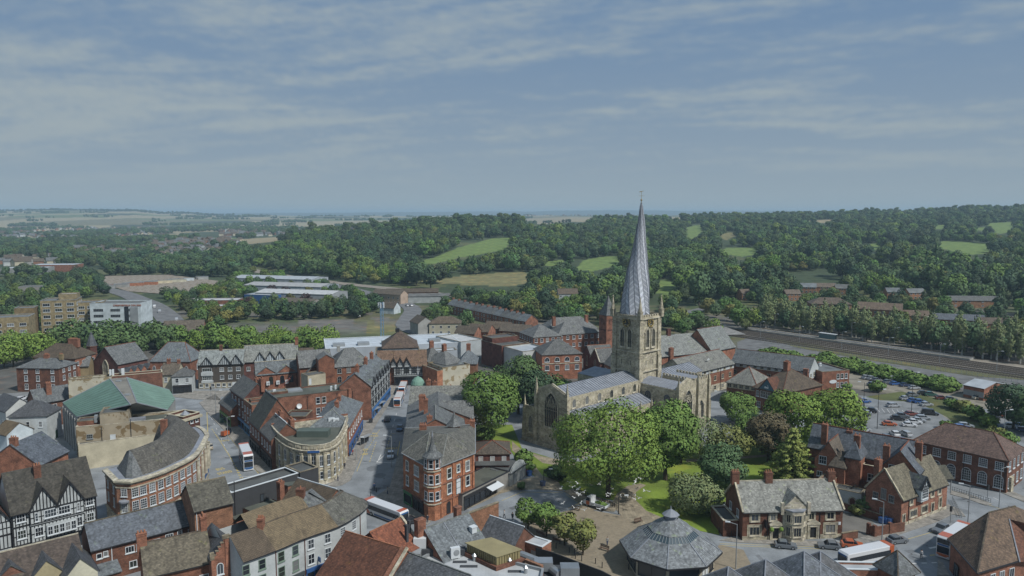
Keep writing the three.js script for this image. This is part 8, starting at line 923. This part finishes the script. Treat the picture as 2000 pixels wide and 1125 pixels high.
function car(px,to,col,type,label,group){const[x,z]= A2(px),c=carProto(type,col).clone();c.name=numbered(type==='van'?'van':'car');c.position.set(x,0.05,z);c.rotation.y=Array.isArray(to)? heading(px,to): to;scene.add(c);return tag(c,label,type==='van'?'van':'car',group);}
for(const a of[[[757,822],[765,806],'black','suv','black car driving away behind the two buses'],[[781,840],[777,850],'navy','hatch','dark car at the kerb of the right hand terrace'],[[763,893],[761,908],'white','hatch','white car in the marked bay near the junction'],[[803,1022],[825,1018],'black','hatch','black car half hidden beside the single deck bus'],[[409,876],[406,864],'beige','hatch','beige car passing the curved brick bank'],[[101,878],[105,892],'white','hatch','white car parked in the narrow lane'],[[42,782],[52,778],'white','estate','white and yellow car by the three storey house'],[[34,814],[46,812],'silver','hatch','silver car in the small left car park'],[[1534,1070],[1556,1072],'grey','hatch','blue grey car leftmost in front of the pub'],[[1619,1071],[1598,1069],'grey','hatch','grey car in the middle in front of the pub'],[[1664,1069],[1688,1071],'orange','hatch','orange red car behind the bus'],[[1752,1060],[1775,1057],'grey','hatch','dark grey car by the brick bin store'],[[1838,1039],[1819,1046],'grey','suv','grey car at the kerb below the dormered shop'],[[1345,790],[1380,792],'orange','hatch','red car beyond the transept']])car(...a);
{const ord=n=>n +(n % 100>10&&n % 100<14?'th' :['th','st','nd','rd'][n % 10]|| 'th');const lot =(place,group,L)=> L.sort((a,b)=> a[0]- b[0]).forEach(([x,y,c,t='hatch',h=0.1],i)=> car(zK(x,y + 12),h,c,t,`${c} ${t === 'van' ? 'van' : 'car'}, ${ord(i + 1)} from the left in ${place}`,group));
lot('the tarmac car park','cars in the tarmac car park',[[665,700,'silver','estate'],[455,748,'black','suv',2.7],[410,768,'silver','hatch',2.7],[375,782,'black','hatch',2.7],[700,818,'black','suv',-0.3],[745,796,'grey','suv',-0.3],[820,776,'maroon'],[990,770,'black','van',-0.4],[930,812,'silver','estate',-0.2],[628,866,'orange','hatch',-0.15],[808,876,'white','hatch',-0.2],[855,850,'white','hatch',-0.2],[890,834,'silver','hatch',-0.2],[405,922,'silver','hatch',0.5],[675,955,'white','hatch',1.5],[772,955,'silver','estate',1.7],[755,1020,'navy','hatch',0.2],[612,985,'grey','hatch',0.3],[680,1100,'white','hatch',0.1],[1275,898,'blue','estate',-0.25],[1310,882,'silver','estate',-0.25],[405,662,'blue','hatch',0.1]]);
lot('the gravel car parks','cars in the gravel car parks',[[420,448,'silver','suv',0.5],[468,456,'silver','suv',0.5],[512,468,'grey','hatch',0.4],[480,508,'grey'],[615,490,'grey','suv',0.3],[678,502,'blue','hatch',0.3],[690,466,'white','van',0.2],[790,476,'white','van',0.4],[862,488,'white','van',1.4],[770,516,'navy'],[850,540,'silver'],[835,606,'grey','suv'],[775,636,'silver'],[935,592,'black','suv',-0.2],[1000,602,'green','suv',-0.2],[1100,632,'maroon','hatch',-0.2],[1180,642,'grey','hatch',-0.2],[905,666,'blue','hatch',-0.1],[845,655,'blue'],[1190,680,'blue','suv'],[1428,632,'beige','suv'],[1570,666,'white','hatch'],[960,690,'silver']]);
lot('the far right car park','cars in the far right car park',[[1495,802,'blue','suv',-0.5],[1560,796,'grey','suv',-0.5],[1607,792,'orange','hatch',-0.5],[1665,795,'black','hatch',-0.5],[1728,795,'navy','suv',-0.5],[1720,890,'white','suv',-0.4],[1798,882,'blue','hatch',-0.4],[1832,920,'navy','hatch',-0.4]]);}
[[418,505],[700,505],[795,599],[803,599],[312,612],[302,602],[345,628],[290,594]].forEach(([x,y],i)=>{const[a,b]= hit(x,y>520?y:620),v=carProto(i>3?'van':'hatch',i % 2?'white':'silver').clone();v.name=numbered('distant_vehicle');v.position.set(a,terr(a,b)+ 0.4,b);v.rotation.y=2;scene.add(v);tag(v,'pale vehicle far off on the outer roads','vehicle','vehicles on the outer roads');});
function bus(px,to,label,{dd=false,L=10.6,face='orange'}={}){
const[x,z]= A2(px),o=base('bus',label,'bus',[x,0.05,z],heading(px,to)),H=dd?4.2:2.95,f=L/2,w=2.45,bl=mat('',0.03,0.10,0.25,0.4);add(o,extr([[-f,0.35],[f,0.35],[f,H - 0.25],[f - 0.25,H],[-f + 0.2,H],[-f,H - 0.2]],w,0.12),PC.white,'body');
const strip2 =(y0,y1)=>{for(const s of[-1,1])add(o,new THREE.BoxGeometry(L - 1.1,y1 - y0,0.03).translate(0.1,(y0 + y1)/ 2,s *(w/2 + 0.012)),M.glass,'side_window');};strip2(1.35,2.3);if(dd)strip2(2.95,3.75);for(let i=1;i<7;i++)for(const s of[-1,1])add(o,new THREE.BoxGeometry(0.1,dd?2.4:0.95,0.03).translate(-f + 0.7 + i *(L - 1.2)/ 7,dd?2.55:1.82,s *(w/2 + 0.022)),M.blackPaint,'window_pillar');
add(o,new THREE.BoxGeometry(0.03,1.35,w - 0.35).translate(f + 0.13,1.75,0),M.glass,'windscreen');if(dd){add(o,new THREE.BoxGeometry(0.03,0.9,w - 0.3).translate(f + 0.13,3.4,0),M.glass,'upper_windscreen');}add(o,new THREE.BoxGeometry(0.04,0.34,w - 0.5).translate(f + 0.135,dd?2.7:2.58,0),bl,'destination_board');add(o,new THREE.BoxGeometry(0.03,0.55,w - 0.3).translate(f + 0.13,0.75,0),face==='orange'?PC.orange:bl,'front_panel');
const rear=extr([[-f - 0.12,0.36],[-f + 2.4,0.36],[-f + 1.2,1.3],[-f + 0.9,H + 0.13],[-f - 0.12,H + 0.13]],w + 0.03,0.02);add(o,rear,PC.orange,'rear_livery');if(dd)add(o,new THREE.BoxGeometry(2.2,0.06,w - 0.2).translate(f - 1.4,H + 0.12,0),PC.orange,'roof_livery');for(const s of[-1,1])add(o,new THREE.BoxGeometry(L*0.5,0.35,0.03).translate(0.4,0.6,s *(w/2 + 0.013)),bl,'skirt_livery');if(face==='orange')add(o,new THREE.BoxGeometry(1.2,0.05,w - 0.3).translate(f - 0.8,H + 0.12,0),PC.orange,'roof_livery');wheels(o,[-f + 2.4,f - 2.3],w/2 - 0.1,1.4);for(const s of[-1,1])add(o,lampG,M.whitePaint,'headlight').position.set(f + 0.12,0.6,s*0.9);return o;
}
bus([481,908],[489,928],'white and orange double deck bus on the left street',{dd: true,face: 'blue'});bus([754,1012],[796,1028],'single deck bus emerging from behind the white crescent',{L: 11.5});bus([779,788],[774,800],'nearer of two orange and white buses on the right street',{L: 11});bus([787,766],[783,776],'farther of two orange and white buses on the right street',{L: 10});bus([1690,1100],[1634,1112],'single deck bus with white roof in front of the pub',{L: 11,face: 'blue'});bus([1862,1076],[1838,1094],'double deck bus nosing out beside the brown hipped hall',{dd: true,L: 10.5});
{const[x,z]= A2([1165,992]),o=base('flatbed_truck','white and orange flatbed truck loaded with branches in the square','truck',[x,0.12,z],heading([1165,992],[1143,985]));add(o,extr([[0.9,0.5],[2.9,0.5],[2.9,1.2],[2.3,1.4],[1.9,2.3],[0.9,2.3]],1.9),PC.white,'cab');add(o,extr([[1.2,1.4],[2.3,1.4],[1.95,2.15],[1.2,2.15]],1.95,0.02),M.glass,'windows');add(o,new THREE.BoxGeometry(0.9,0.8,1.94).translate(1.7,0.95,0),PC.orange,'door');new Geo().box(-2.9,0.7,-1,0.8,0.85,1).box(-2.9,0.85,-1,0.8,1.3,-0.92).box(-2.9,0.85,0.92,0.8,1.3,1).box(-2.95,0.85,-1,-2.88,1.3,1).build('bed',M.whitePaint,o);add(o,leafCloud([[-1.2,1.2,0,1.5,0.45,0.8]],260,0.35,rng(4)),leafMat(...GREENS.mid),'load');wheels(o,[-1.9,1.9],0.85);}
{const[x,z]= A2([442,851]),o=base('street_sweeper','small orange street sweeper at the kerb','sweeper',[x,0.05,z],1.2);add(o,extr([[-1.5,0.4],[0.6,0.4],[0.6,1.3],[-1.5,1.5]],1.4),PC.orange,'hopper');add(o,extr([[0.6,0.5],[1.5,0.5],[1.5,1.2],[1.2,2],[0.6,2]],1.3),M.glass,'cab');wheels(o,[-1,1],0.6,0.8);}
// people and birds
const{MarchingCubes}= await import('three/addons/objects/MarchingCubes.js');
function figure(walk,top,legs,skin =[0.42,0.27,0.19],hair =[0.05,0.035,0.025]){
const N=44,mc=new MarchingCubes(N,M.white,false,false,60000);mc.isolation=0;const s=walk?0.2:0.05,B =[[0,0.95,0,0.13,0,1.4,0,0.17],[-0.17,1.4,0,0.07,0.17,1.4,0,0.07],[0,1.42,0,0.06,0,1.55,0.02,0.06],[0,1.6,0.02,0.09,0,1.7,0.01,0.1],[-0.09,0.92,0,0.1,-0.1,0.5,s*0.6,0.07],[-0.1,0.5,s*0.6,0.07,-0.1,0.08,s*0.7,0.05],[-0.1,0.05,s*0.7,0.05,-0.1,0.05,s*0.7 + 0.14,0.045],[0.09,0.92,0,0.1,0.1,0.5,-s*0.3,0.07],[0.1,0.5,-s*0.3,0.07,0.1,0.08,-s*1.4,0.05],[0.1,0.05,-s*1.4,0.05,0.1,0.05,-s*1.4 + 0.14,0.045],[-0.2,1.38,0,0.06,-0.26,1.1,-s*0.5,0.05],[-0.26,1.1,-s*0.5,0.05,-0.24,0.82,s*0.3,0.04],[0.2,1.38,0,0.06,0.26,1.1,s*0.5,0.05],[0.26,1.1,s*0.5,0.05,0.24,0.82,s*0.9,0.04]];
const P=new THREE.Vector3(),sd =(p,b)=>{const ax=b[4]- b[0],ay=b[5]- b[1],az=b[6]- b[2],t=Math.max(0,Math.min(1,((p.x - b[0])* ax +(p.y - b[1])* ay +(p.z - b[2])* az)/(ax*ax + ay*ay + az*az + 1e-9)));return Math.hypot(p.x - b[0]- t*ax,p.y - b[1]- t*ay,p.z - b[2]- t*az)- lerp(b[3],b[7],t);};
for(let k=0;k<N;k++)for(let j=0;j<N;j++)for(let i=0;i<N;i++){P.set((i - N/2)/(N/2)* 0.95,(j - N/2)/(N/2)* 0.95 + 0.92,(k - N/2)/(N/2)* 0.95);let d=9;for(const b of B){const e=sd(P,b),h=Math.max(0,0.04 - Math.abs(e - d))/ 0.04;d=Math.min(d,e)- h*h*0.01;}mc.field[i + j*N + k*N*N]= -d;}
mc.update();const n=mc.count,p=mc.positionArray.slice(0,n*3),c=new Float32Array(n*3);for(let i=0;i<n;i++){p[i*3]*= 0.95;p[i*3 + 1]= p[i*3 + 1]* 0.95 + 0.92;p[i*3 + 2]*= 0.95;const y=p[i*3 + 1],hand=Math.abs(p[i*3])> 0.19&&y<0.86&&y>0.72;c.set(y>1.68 ||(y>1.58&&p[i*3 + 2]< -0.02)? hair:y>1.5||hand?skin:y>0.93?top:y>0.1?legs :[0.03,0.03,0.03],i*3);}
const g=new THREE.BufferGeometry();g.setAttribute('position',new THREE.BufferAttribute(p,3));g.setAttribute('color',new THREE.BufferAttribute(c,3));g.computeVertexNormals();return sh(new THREE.Mesh(g,new THREE.MeshStandardMaterial({vertexColors: true,roughness: 0.9})));
}
{const dk =[0.03,0.035,0.05],F =[figure(true,[0.45,0.45,0.45],dk),figure(true,[0.04,0.08,0.18],dk),figure(false,dk,dk),figure(false,[0.3,0.3,0.28],[0.05,0.07,0.13]),figure(true,[0.25,0.05,0.05],[0.08,0.08,0.1])];[[731,958,1,0.6,'person in blue jacket crossing toward the crescent'],[757,966,3,2,'person in pale top on the corner pavement'],[673,916,2,0,'person in dark coat beside the stone bank'],[985,1012,0,-1.2,'person in pale shirt striding across the road to the square'],[1001,1017,2,2.8,'person in dark clothes standing near the street tree'],[1799,1092,0,-0.8,'person with dark bag crossing the road by the bus'],[689,890,4,1.2,'person in red top on the bank pavement'],[700,862,1,3,'person in navy on the pavement by the blue shops'],[516,888,2,0.2,'person in black waiting by the bus shelter'],[521,896,3,1.4,'person in grey top beside the shops of the left street'],[1186,1066,3,0.4,'person in grey at the bench near the pavilion'],[962,964,2,1,'person in dark clothes under the bar awning'],[956,968,4,2.2,'person in red under the bar awning'],[660,940,3,2.6,'person at the kerb in front of the bank door'],[835,1021,2,0.3,'person in dark clothes at the foot of the turret']].forEach(([x,y,k,t,lab])=>{const[a,b]= A2([x,y]),m=F[k].clone();m.name=numbered('person');m.position.set(a,0.12,b);m.rotation.y=t;scene.add(m);tag(m,lab,'person');});}
{const rnd=rng(88),g=new Geo().bar([-0.32,0,0],[0.25,0,0],0.09,5,0.03).both([0,0.04,0],[-0.12,0.22,0.62],[0.14,0.2,0.6]).both([0.14,0.04,0],[-0.1,0.04,0],[-0.12,0.22,0.62]).both([0,0.04,0],[0.14,0.2,-0.6],[-0.12,0.22,-0.62]).both([0.14,0.04,0],[-0.12,0.22,-0.62],[-0.1,0.04,0]).geometry(),m=mat('',0.62,0.62,0.6,0.8);for(let i=0;i<42;i++){const p=at(1090 + rnd()* 170,912 + rnd()* 62,3 + rnd()* 5),b=sh(new THREE.Mesh(g,m));b.name=numbered('gull');b.position.set(p.x,p.y +(rnd()< 0.3?3:0),p.z + 6);b.rotation.set(rnd()* 0.7 - 0.3,rnd()* 6.28,rnd()* 0.6 - 0.3);b.scale.setScalar(1.15);scene.add(b);tag(b,'white gull flying low in front of the big tree','gull','flock of gulls in front of the big tree');}}
// street furniture
function bench(px,t,lab){const[x,z]= A2(px),o=base('park_bench',lab,'bench',[x,0.1,z],t),w=mat('',0.10,0.06,0.04,0.8);for(let i=0;i<3;i++){new Geo().box(-0.95,0.43,-0.25 + i*0.17,0.95,0.47,-0.11 + i*0.17).build('seat_slat',w,o);new Geo().box(-0.95,0.55 + i*0.15,-0.3,0.95,0.66 + i*0.15,-0.27).build('back_slat',w,o);}for(const s of[-0.8,0.8])for(const zz of[-0.27,0.2])new Geo().cbox(s,0,zz,0.08,zz<0?1:0.45,0.08).build('leg',w,o);}
bench([1125,997],2.6,'bench beside the flatbed truck');bench([1247,1022],0.5,'bench between path and pavilion');bench([1180,1076],-0.6,'bench left of the octagonal pavilion');bench([1056,1046],2.4,'bench under the second street tree');bench([1088,1060],2.4,'bench under the reddish street tree');bench([1048,1026],2.6,'bench between the first two street trees');bench([1403,1000],1.2,'garden bench beside the pub extension');bench([1405,1018],1.2,'garden bench in the pub yard');
for(const[x,y,h,t,lab,m]of[[822,932,9,2.9,'tall lamp post at the terrace kerb',M.greyMetal],[765,912,8,3.1,'lamp post at the end of the marked bay',M.greyMetal],[422,812,8,0.2,'lamp post on the left street pavement',M.greyMetal],[445,862,7,0.1,'lamp post beside the street sweeper',M.greyMetal],[1437,1112,8.5,2.8,'bright lamp post beside the octagonal pavilion',M.greyMetal],[1722,1062,8.5,2.6,'lamp post beside the brick bin store',M.greyMetal],[1890,1026,8.5,2.8,'lamp post on the rounded corner pavement',M.greyMetal],[1951,992,9,0.1,'twin armed lamp post by the traffic island',M.greyMetal],[1713,838,12,0,'tall black lamp post in the tarmac car park',M.blackPaint],[1780,805,13,0,'tall lamp post at the rear of the car park',M.blackPaint],[1686,806,10,3,'lamp post at the lodge',M.blackPaint],[1960,862,9,0,'lamp post by the far right cars',M.greyMetal],[1793,918,8,0,'lamp post behind the long brick block',M.greyMetal],[1386,820,9,0,'slim post beside the transept',M.greyMetal],[1208,1005,4,0,'black lamp post with flower baskets at the path',M.blackPaint],[1062,950,4,0,'short black lamp post beside the litter bin',M.blackPaint],[602,880,6,3,'lamp post beside the bus shelter',M.greyMetal],[696,900,6,0.2,'sign post on the bank pavement',M.greyMetal]]){const[a,b]= A2([x,y]);lampPost([a,0.1,b],h,t,lab,'street lamp posts',m);}
for(let i=0;i<14;i++){const[x,z]= A2([[1086,1072],[1112,1080],[1122,1084],[1124,1092],[1136,1097],[1163,1102],[1176,1110],[1228,1113],[1428,1048],[1404,1042],[724,970],[735,962],[740,990],[1688,795]][i]),o=base('bollard','short dark bollard at a paving edge','bollard',[x,0.1,z],0,'dark bollards');new Geo().lathe([[0.09,0],[0.08,0.95],[0.11,1.0],[0.06,1.12],[0,1.14]],8).build('post',M.blackPaint,o);}
for(const[x,y,c,lab]of[[998,940,'blue','blue wheeled bin at the end of the bar'],[1004,937,'orange','orange wheeled bin next to the blue one'],[1018,930,'orange','large orange bin beside the garage'],[1026,928,'maroon','red bin beside the large orange bin'],[1034,930,'blue','blue bin beside the garage hedge'],[1060,950,'navy','litter bin on the churchyard path'],[724,826,'black','black litter bin on the right street pavement'],[433,826,'green','green box on the left street pavement'],[1722,1022,'blue','blue bin at the left in the brick bin store'],[1730,1022,'blue','blue bin in the middle of the brick bin store'],[1738,1024,'blue','blue bin at the right in the brick bin store']]){const[a,b]= A2([x,y]),o=base('wheeled_bin',lab,'bin',[a,0.1,b],0.5);add(o,extr([[-0.45,0.1],[0.45,0.1],[0.55,1.15],[-0.55,1.15]],0.9,0.04),PC[c],'body');add(o,new THREE.BoxGeometry(1.2,0.1,1).translate(0,1.22,0),PC[c],'lid');}
{const o=site('brick_bin_store','roofless brick enclosure holding blue bins beside the pub yard','enclosure',zL(440,690),zL(500,700),2),P =[zL(440,668),zL(505,690),zL(640,665),zL(770,645)].map(q =>{const w=at(q[0],q[1],2),c=Math.cos(o.rotation.y),s=Math.sin(o.rotation.y),x=w.x - o.position.x,z=w.z - o.position.z;return[x*c - z*s,x*s + z*c];});for(let i=0;i<3;i++){const l=flen([P[i],P[i + 1]]);onFace(o,[P[i],P[i + 1]],0,0,new Geo().box(0,0,-0.3,l,2,0),'wall_panel',M.brownBrick);onFace(o,[P[i],P[i + 1]],0,0,new Geo().box(-0.3,0,-0.5,0.35,2.4,0.15),'pier',M.brownBrick);}}
for(const[a,b,h,lab]of[[zL(215,470),zL(560,580),1.6,'brick garden wall between pub yard and dormered shop'],[zL(210,745),zL(350,720),1.6,'short brick wall with pier beside the pub']]){const s=site('brick_wall',lab,'wall',a,b,h);new Geo().box(0,0,-0.3,s.L,h,0).build('wall_face',M.brownBrick,s);new Geo().box(-0.05,h + 0.003,-0.37,s.L + 0.05,h + 0.1,0.07).build('coping',M.darkStone,s);}
for(const[x,y,t,lab]of[[508,862,2.1,'glass bus shelter on the left street'],[716,868,1.15,'glass bus shelter by the slate terrace'],[735,812,1.2,'glass bus shelter below the timbered terrace'],[745,800,1.2,'farther glass bus shelter below the timbered terrace']]){const[a,b]= A2([x,y]),o=base('bus_shelter',lab,'bus shelter',[a,0.13,b],t);new Geo().box(-2,2.3,-0.7,2,2.42,0.7).build('roof',M.greyMetal,o);for(const s of[-1.95,1.95])for(const q of[-0.65,0.65])new Geo().cbox(s,0,q,0.08,2.3,0.08).build('post',M.greyMetal,o);new Geo().box(-1.9,0.3,-0.66,1.9,2.2,-0.64).build('pane',M.glass,o);}
for(const[x,y,lab]of[[1856,1022,'traffic light on the rounded corner'],[1928,978,'traffic light on the island'],[1910,950,'traffic light by the long brick block'],[412,775,'traffic light at the far junction']]){const[a,b]= A2([x,y]),o=base('traffic_light',lab,'traffic light',[a,0.12,b],0.6);new Geo().bar([0,0,0],[0,3.4,0],0.08,6).build('pole',M.greyMetal,o);new Geo().cbox(0,2.5,0,0.5,1.1,0.35).build('signal_head',M.blackPaint,o);}
fence(A2([1122,962]),A2([1200,992]),1.2,24,'low black railing round the big tree',M.blackPaint,'railing');fence(A2([1860,978]),A2([1878,1012]),1.1,10,'guard rail on the rounded corner',M.greyMetal,'railing');fence(A2([1860,958]),A2([1935,982]),1.0,16,'guard rail on the traffic island',M.greyMetal,'railing');fence(A2([1646,985]),A2([1696,968]),1.2,8,'pale wooden fence by the ornate house',M.whitePaint,'wooden_fence');
// fill the woods
const fr=rng(777);
function fill(px,spacing,kinds,s0,s1,label,group,dens=1){
const P=px.map(q=>hit(...q)),xs=P.map(q=>q[0]),zs=P.map(q=>q[1]);
for(let x=Math.min(...xs);x<Math.max(...xs);x+=spacing)for(let z=Math.min(...zs);z<Math.max(...zs);z+=spacing){
const X=x +(fr()- 0.5)* spacing*0.9,Z=z +(fr()- 0.5)* spacing*0.9,k=kinds[Math.floor(fr()* kinds.length)],s=s0 +(s1 - s0)* fr();
if(fr()> dens||!inPoly(X,Z,P)|| !isFree(X,Z)|| hidesField(X,Z,14*s))continue;
TREES.push([k,X,Z,s,label,group]);
}
}
fill([[345,692],[420,693],[520,697],[610,695],[655,692],[650,678],[560,679],[430,677],[350,680]],6.8,['bright','bright','round1'],0.72,0.95,'yellow green tree in the bright row behind the timbered shops','bright row behind the timbered shops');
fill([[-20,722],[80,716],[100,700],[60,690],[-20,694]],9,['bright'],0.85,1.05,'bright green tree at the edge left of the brown brick house','bright trees at the left edge');
fill([[105,690],[180,690],[200,700],[345,690],[340,672],[200,672],[110,676]],8.5,['round3','round2','round2'],0.78,1.0,'dark green tree below the white college block','dark trees below the college');
fill([[500,632],[590,628],[705,622],[705,612],[590,616],[505,620]],6.5,['tall1','round3'],0.62,0.7,'dark clipped evergreen in the tall hedge beside the gravel lot','evergreen hedge beside the gravel lot');
fill([[300,600],[470,598],[480,632],[380,640],[340,620]],11,['round1','round2','bright','round4'],0.6,0.85,'green tree between the dual carriageway and the sheds','trees beside the dual carriageway',0.95);
fill([[480,628],[430,600],[480,570],[640,560],[740,580],[740,605],[600,612],[520,615]],12,['round1','round2','round4','copper','round5'],0.55,0.8,'tree standing around the pale factory roofs','trees around the factory',0.8);
fill([[0,640],[95,640],[110,600],[230,575],[180,540],[0,560]],12,['round2','round5','round1','round3'],0.65,0.9,'tree among the low sheds far left','trees among the far left sheds',0.9);
fill([[800,655],[880,640],[980,652],[1000,640],[900,610],[860,600],[815,622]],10,['round1','round2','round2','round4'],0.5,0.75,'green tree beside the long brick terrace','trees around the long terrace',0.8);
fill([[870,598],[960,605],[1070,640],[1190,640],[1200,600],[1190,565],[1050,562],[920,570]],10,['round1','round2','round3','round5','round4'],0.65,0.9,'green tree between the terrace and the spire','trees between terrace and spire',0.9);
fill([[1285,655],[1380,660],[1470,665],[1480,640],[1440,610],[1380,596],[1290,600]],10,['round1','round2','round4','round5','bright'],0.6,0.9,'green tree between the spire and the railway','trees between spire and railway',0.85);
fill([[1468,640],[1600,655],[1740,676],[1880,698],[2010,716],[2010,690],[1880,674],[1740,654],[1600,634],[1490,624]],5.2,['birch','birch','birch','round5'],0.72,1.0,'slim pale stemmed birch beyond the railway','birches beyond the railway',0.85);
fill([[1480,628],[1600,634],[1740,652],[1880,668],[2010,684],[2010,600],[1850,590],[1700,575],[1560,570],[1480,575]],11.5,['round1','round2','round3','round5','round4'],0.6,0.9,'green tree among the houses beyond the railway','trees among the houses beyond the railway',0.72);
fill([[345,640],[300,600],[330,578],[470,572],[500,590],[480,632],[420,648]],9.5,['round1','round2','round4','round5','bright'],0.5,0.8,'green tree scattered round the flat brick works','trees round the flat brick works',0.75);
fill([[650,606],[700,590],[740,590],[745,612],[720,622]],9.5,['round1','round2','round3'],0.5,0.75,'green tree beside the bend of the main road','trees beside the bend',0.85);
fill([[430,575],[470,545],[560,548],[540,562],[490,590]],10,['round1','round2','round5'],0.6,0.9,'tree at the left end of the factory','trees left of the factory',0.85);
fill([[780,560],[870,560],[900,575],[880,590],[830,585]],9,['round1','round2','bush'],0.4,0.7,'small tree among the yards beyond the bend','trees among the yards',0.5);
function hill(u0,u1,label){
for(let d=520;d<2350;){
const sp=d<900?11.5:d<1500?12.5:13.5;
for(let x =(u0 - 1000)/ FPX*d;x <(u1 - 1000)/ FPX*d;x+=sp){
const X=x +(fr()- 0.5)* sp,Z=-(d +(fr()- 0.5)* sp),u=colOf(X,-Z),r=fr(),r2=fr();
const sc =(0.62 + 0.75*r2)*(1 + 0.7*fbm(X*0.02,Z*0.02,31,2));if(-Z<hillFoot(u)- 20||-Z>hillDist(u)+ 180||!isFree(X,Z)|| hidesField(X,Z,14*sc))continue;
const n=fbm(X*0.009,Z*0.009,8,3)+(r - 0.5)* 0.35;
if(fbm(X*0.006,Z*0.006,3,3)> 0.17)continue;
const k=n<-0.16?'round3':n<0.0?'round2':n<0.13?'round1':n<0.22?'round5':r2<0.7?'round4':'bright';
const r3=fr(),kk=d>1250 ?(r3<0.45?'far':r3<0.72?'far2':'far3'): r3<0.05?'pine':r3<0.13?'tall1':k;TREES.push([kk,X,Z,sc,label,'woods on the hillside',GREENS[k]]);
}
d+=sp*0.92;
}
}
hill(440,2120,'round crowned tree on the wooded hillside');
for(let i=0;i<9000;i++){
const d=760 + Math.pow(fr(),1.5)* 6200,u=-80 + fr()* 1120,X =(u - 1000)/ FPX*d,Z=-d;if(u>480&&d<hillDist(u)+ 600)continue;
const n=fbm(X*0.0028,Z*0.0028,12,4);if(n <(d<1500?-0.08:d<3000?0.02:0.16)|| !isFree(X,Z))continue;
TREES.push(['far',X,Z,0.7 + 0.5*fr(),'dark tree in the far valley','trees of the far valley',GREENS[fr()< 0.5?'dark':fr()< 0.5?'deep':'blue']]);
if(d>1500)for(let k=0;k<3;k++){const a=fr()* 6.28,q=8 + fr()* 14;TREES.push(['far',X + Math.cos(a)* q,Z + Math.sin(a)* q*0.6,0.7 + 0.5*fr(),'dark tree in the far valley','trees of the far valley',GREENS.dark]);}
}
for(let i=0;i<900;i++){const d=5600 + fr()* 900,u=-60 + fr()* 520,X =(u - 1000)/ FPX*d;if(fbm(X*0.003,4,2,3)< -0.05)continue;TREES.push(['far',X,-d,0.9 + 0.6*fr(),'dark tree on the far ridge','trees of the far ridge',GREENS.deep]);}
for(let i=0;i<1500;i++){const d=2250 + fr()* 1900,u=900 + fr()* 1150,X =(u - 1000)/ FPX*d;if(fbm(X*0.004,-d*0.004,22,3)< 0.02||!isFree(X,-d))continue;TREES.push(['far',X,-d,0.6 + 0.4*fr(),'dark hedgerow tree on the plateau','trees of the plateau',GREENS.deep]);}
(function placeWoods(){
const sz=t=>t[3]/ -t[2];const order=TREES.map((t,i)=>[sz(t)*(t[0].startsWith('far')? 0.8:1),i]).sort((a,b)=> b[0]- a[0]);const own=new Set(order.slice(0,260).map(q=>q[1]));
const mass ={};
TREES.forEach((t,i)=>{
const[k,x,z,s,label,group]= t,turn=h2(i,3)* 6.28,st=0.88 + 0.3*h2(i,7);
if(own.has(i))plant(PROTO[k][0],k==='birch'?'birch_tree':'woodland_tree',label,x,z,turn,[s,s*st,s],group);
else(mass[k]||=[]).push([x,z,s,turn,st,t[6],i]);
});
const wood=base('woodland','dense mixed woodland covering the hillside and valley','woodland');wood.userData.kind='stuff';
const m4=new THREE.Matrix4(),q=new THREE.Quaternion(),Y=new THREE.Vector3(0,1,0),col=new THREE.Color();let n=0;
for(const k in mass){
const[proto,g0]= PROTO[k],L=mass[k],crown=proto.children[1],trunk=proto.children[0],G0=GREENS[g0];n+=L.length;
const white=new THREE.MeshStandardMaterial({color: 0xffffff,vertexColors: true,roughness: 0.85,side: THREE.DoubleSide});
const im=sh(new THREE.InstancedMesh(crown.geometry,white,L.length));im.name='crowns';const tm=sh(new THREE.InstancedMesh(trunk.geometry,trunk.material,L.length));tm.name='trunks';
L.forEach(([x,z,s,turn,st,g,id],i)=>{m4.compose(new THREE.Vector3(x,terr(x,z)- 0.3,z),q.setFromAxisAngle(Y,turn),new THREE.Vector3(s,s*st,s));im.setMatrixAt(i,m4);tm.setMatrixAt(i,m4);const c=g||G0,v=0.5 + 0.62*h2(id,1),w=0.8 + 0.4*h2(id,2);im.setColorAt(i,col.setRGB(c[0]* v*w,c[1]* v,c[2]* v));});
wood.add(im);if(k==='birch'||k==='tall1')wood.add(tm);
}
console.log('trees',TREES.length,'instanced',n);
})();
renderer.render(scene,camera);
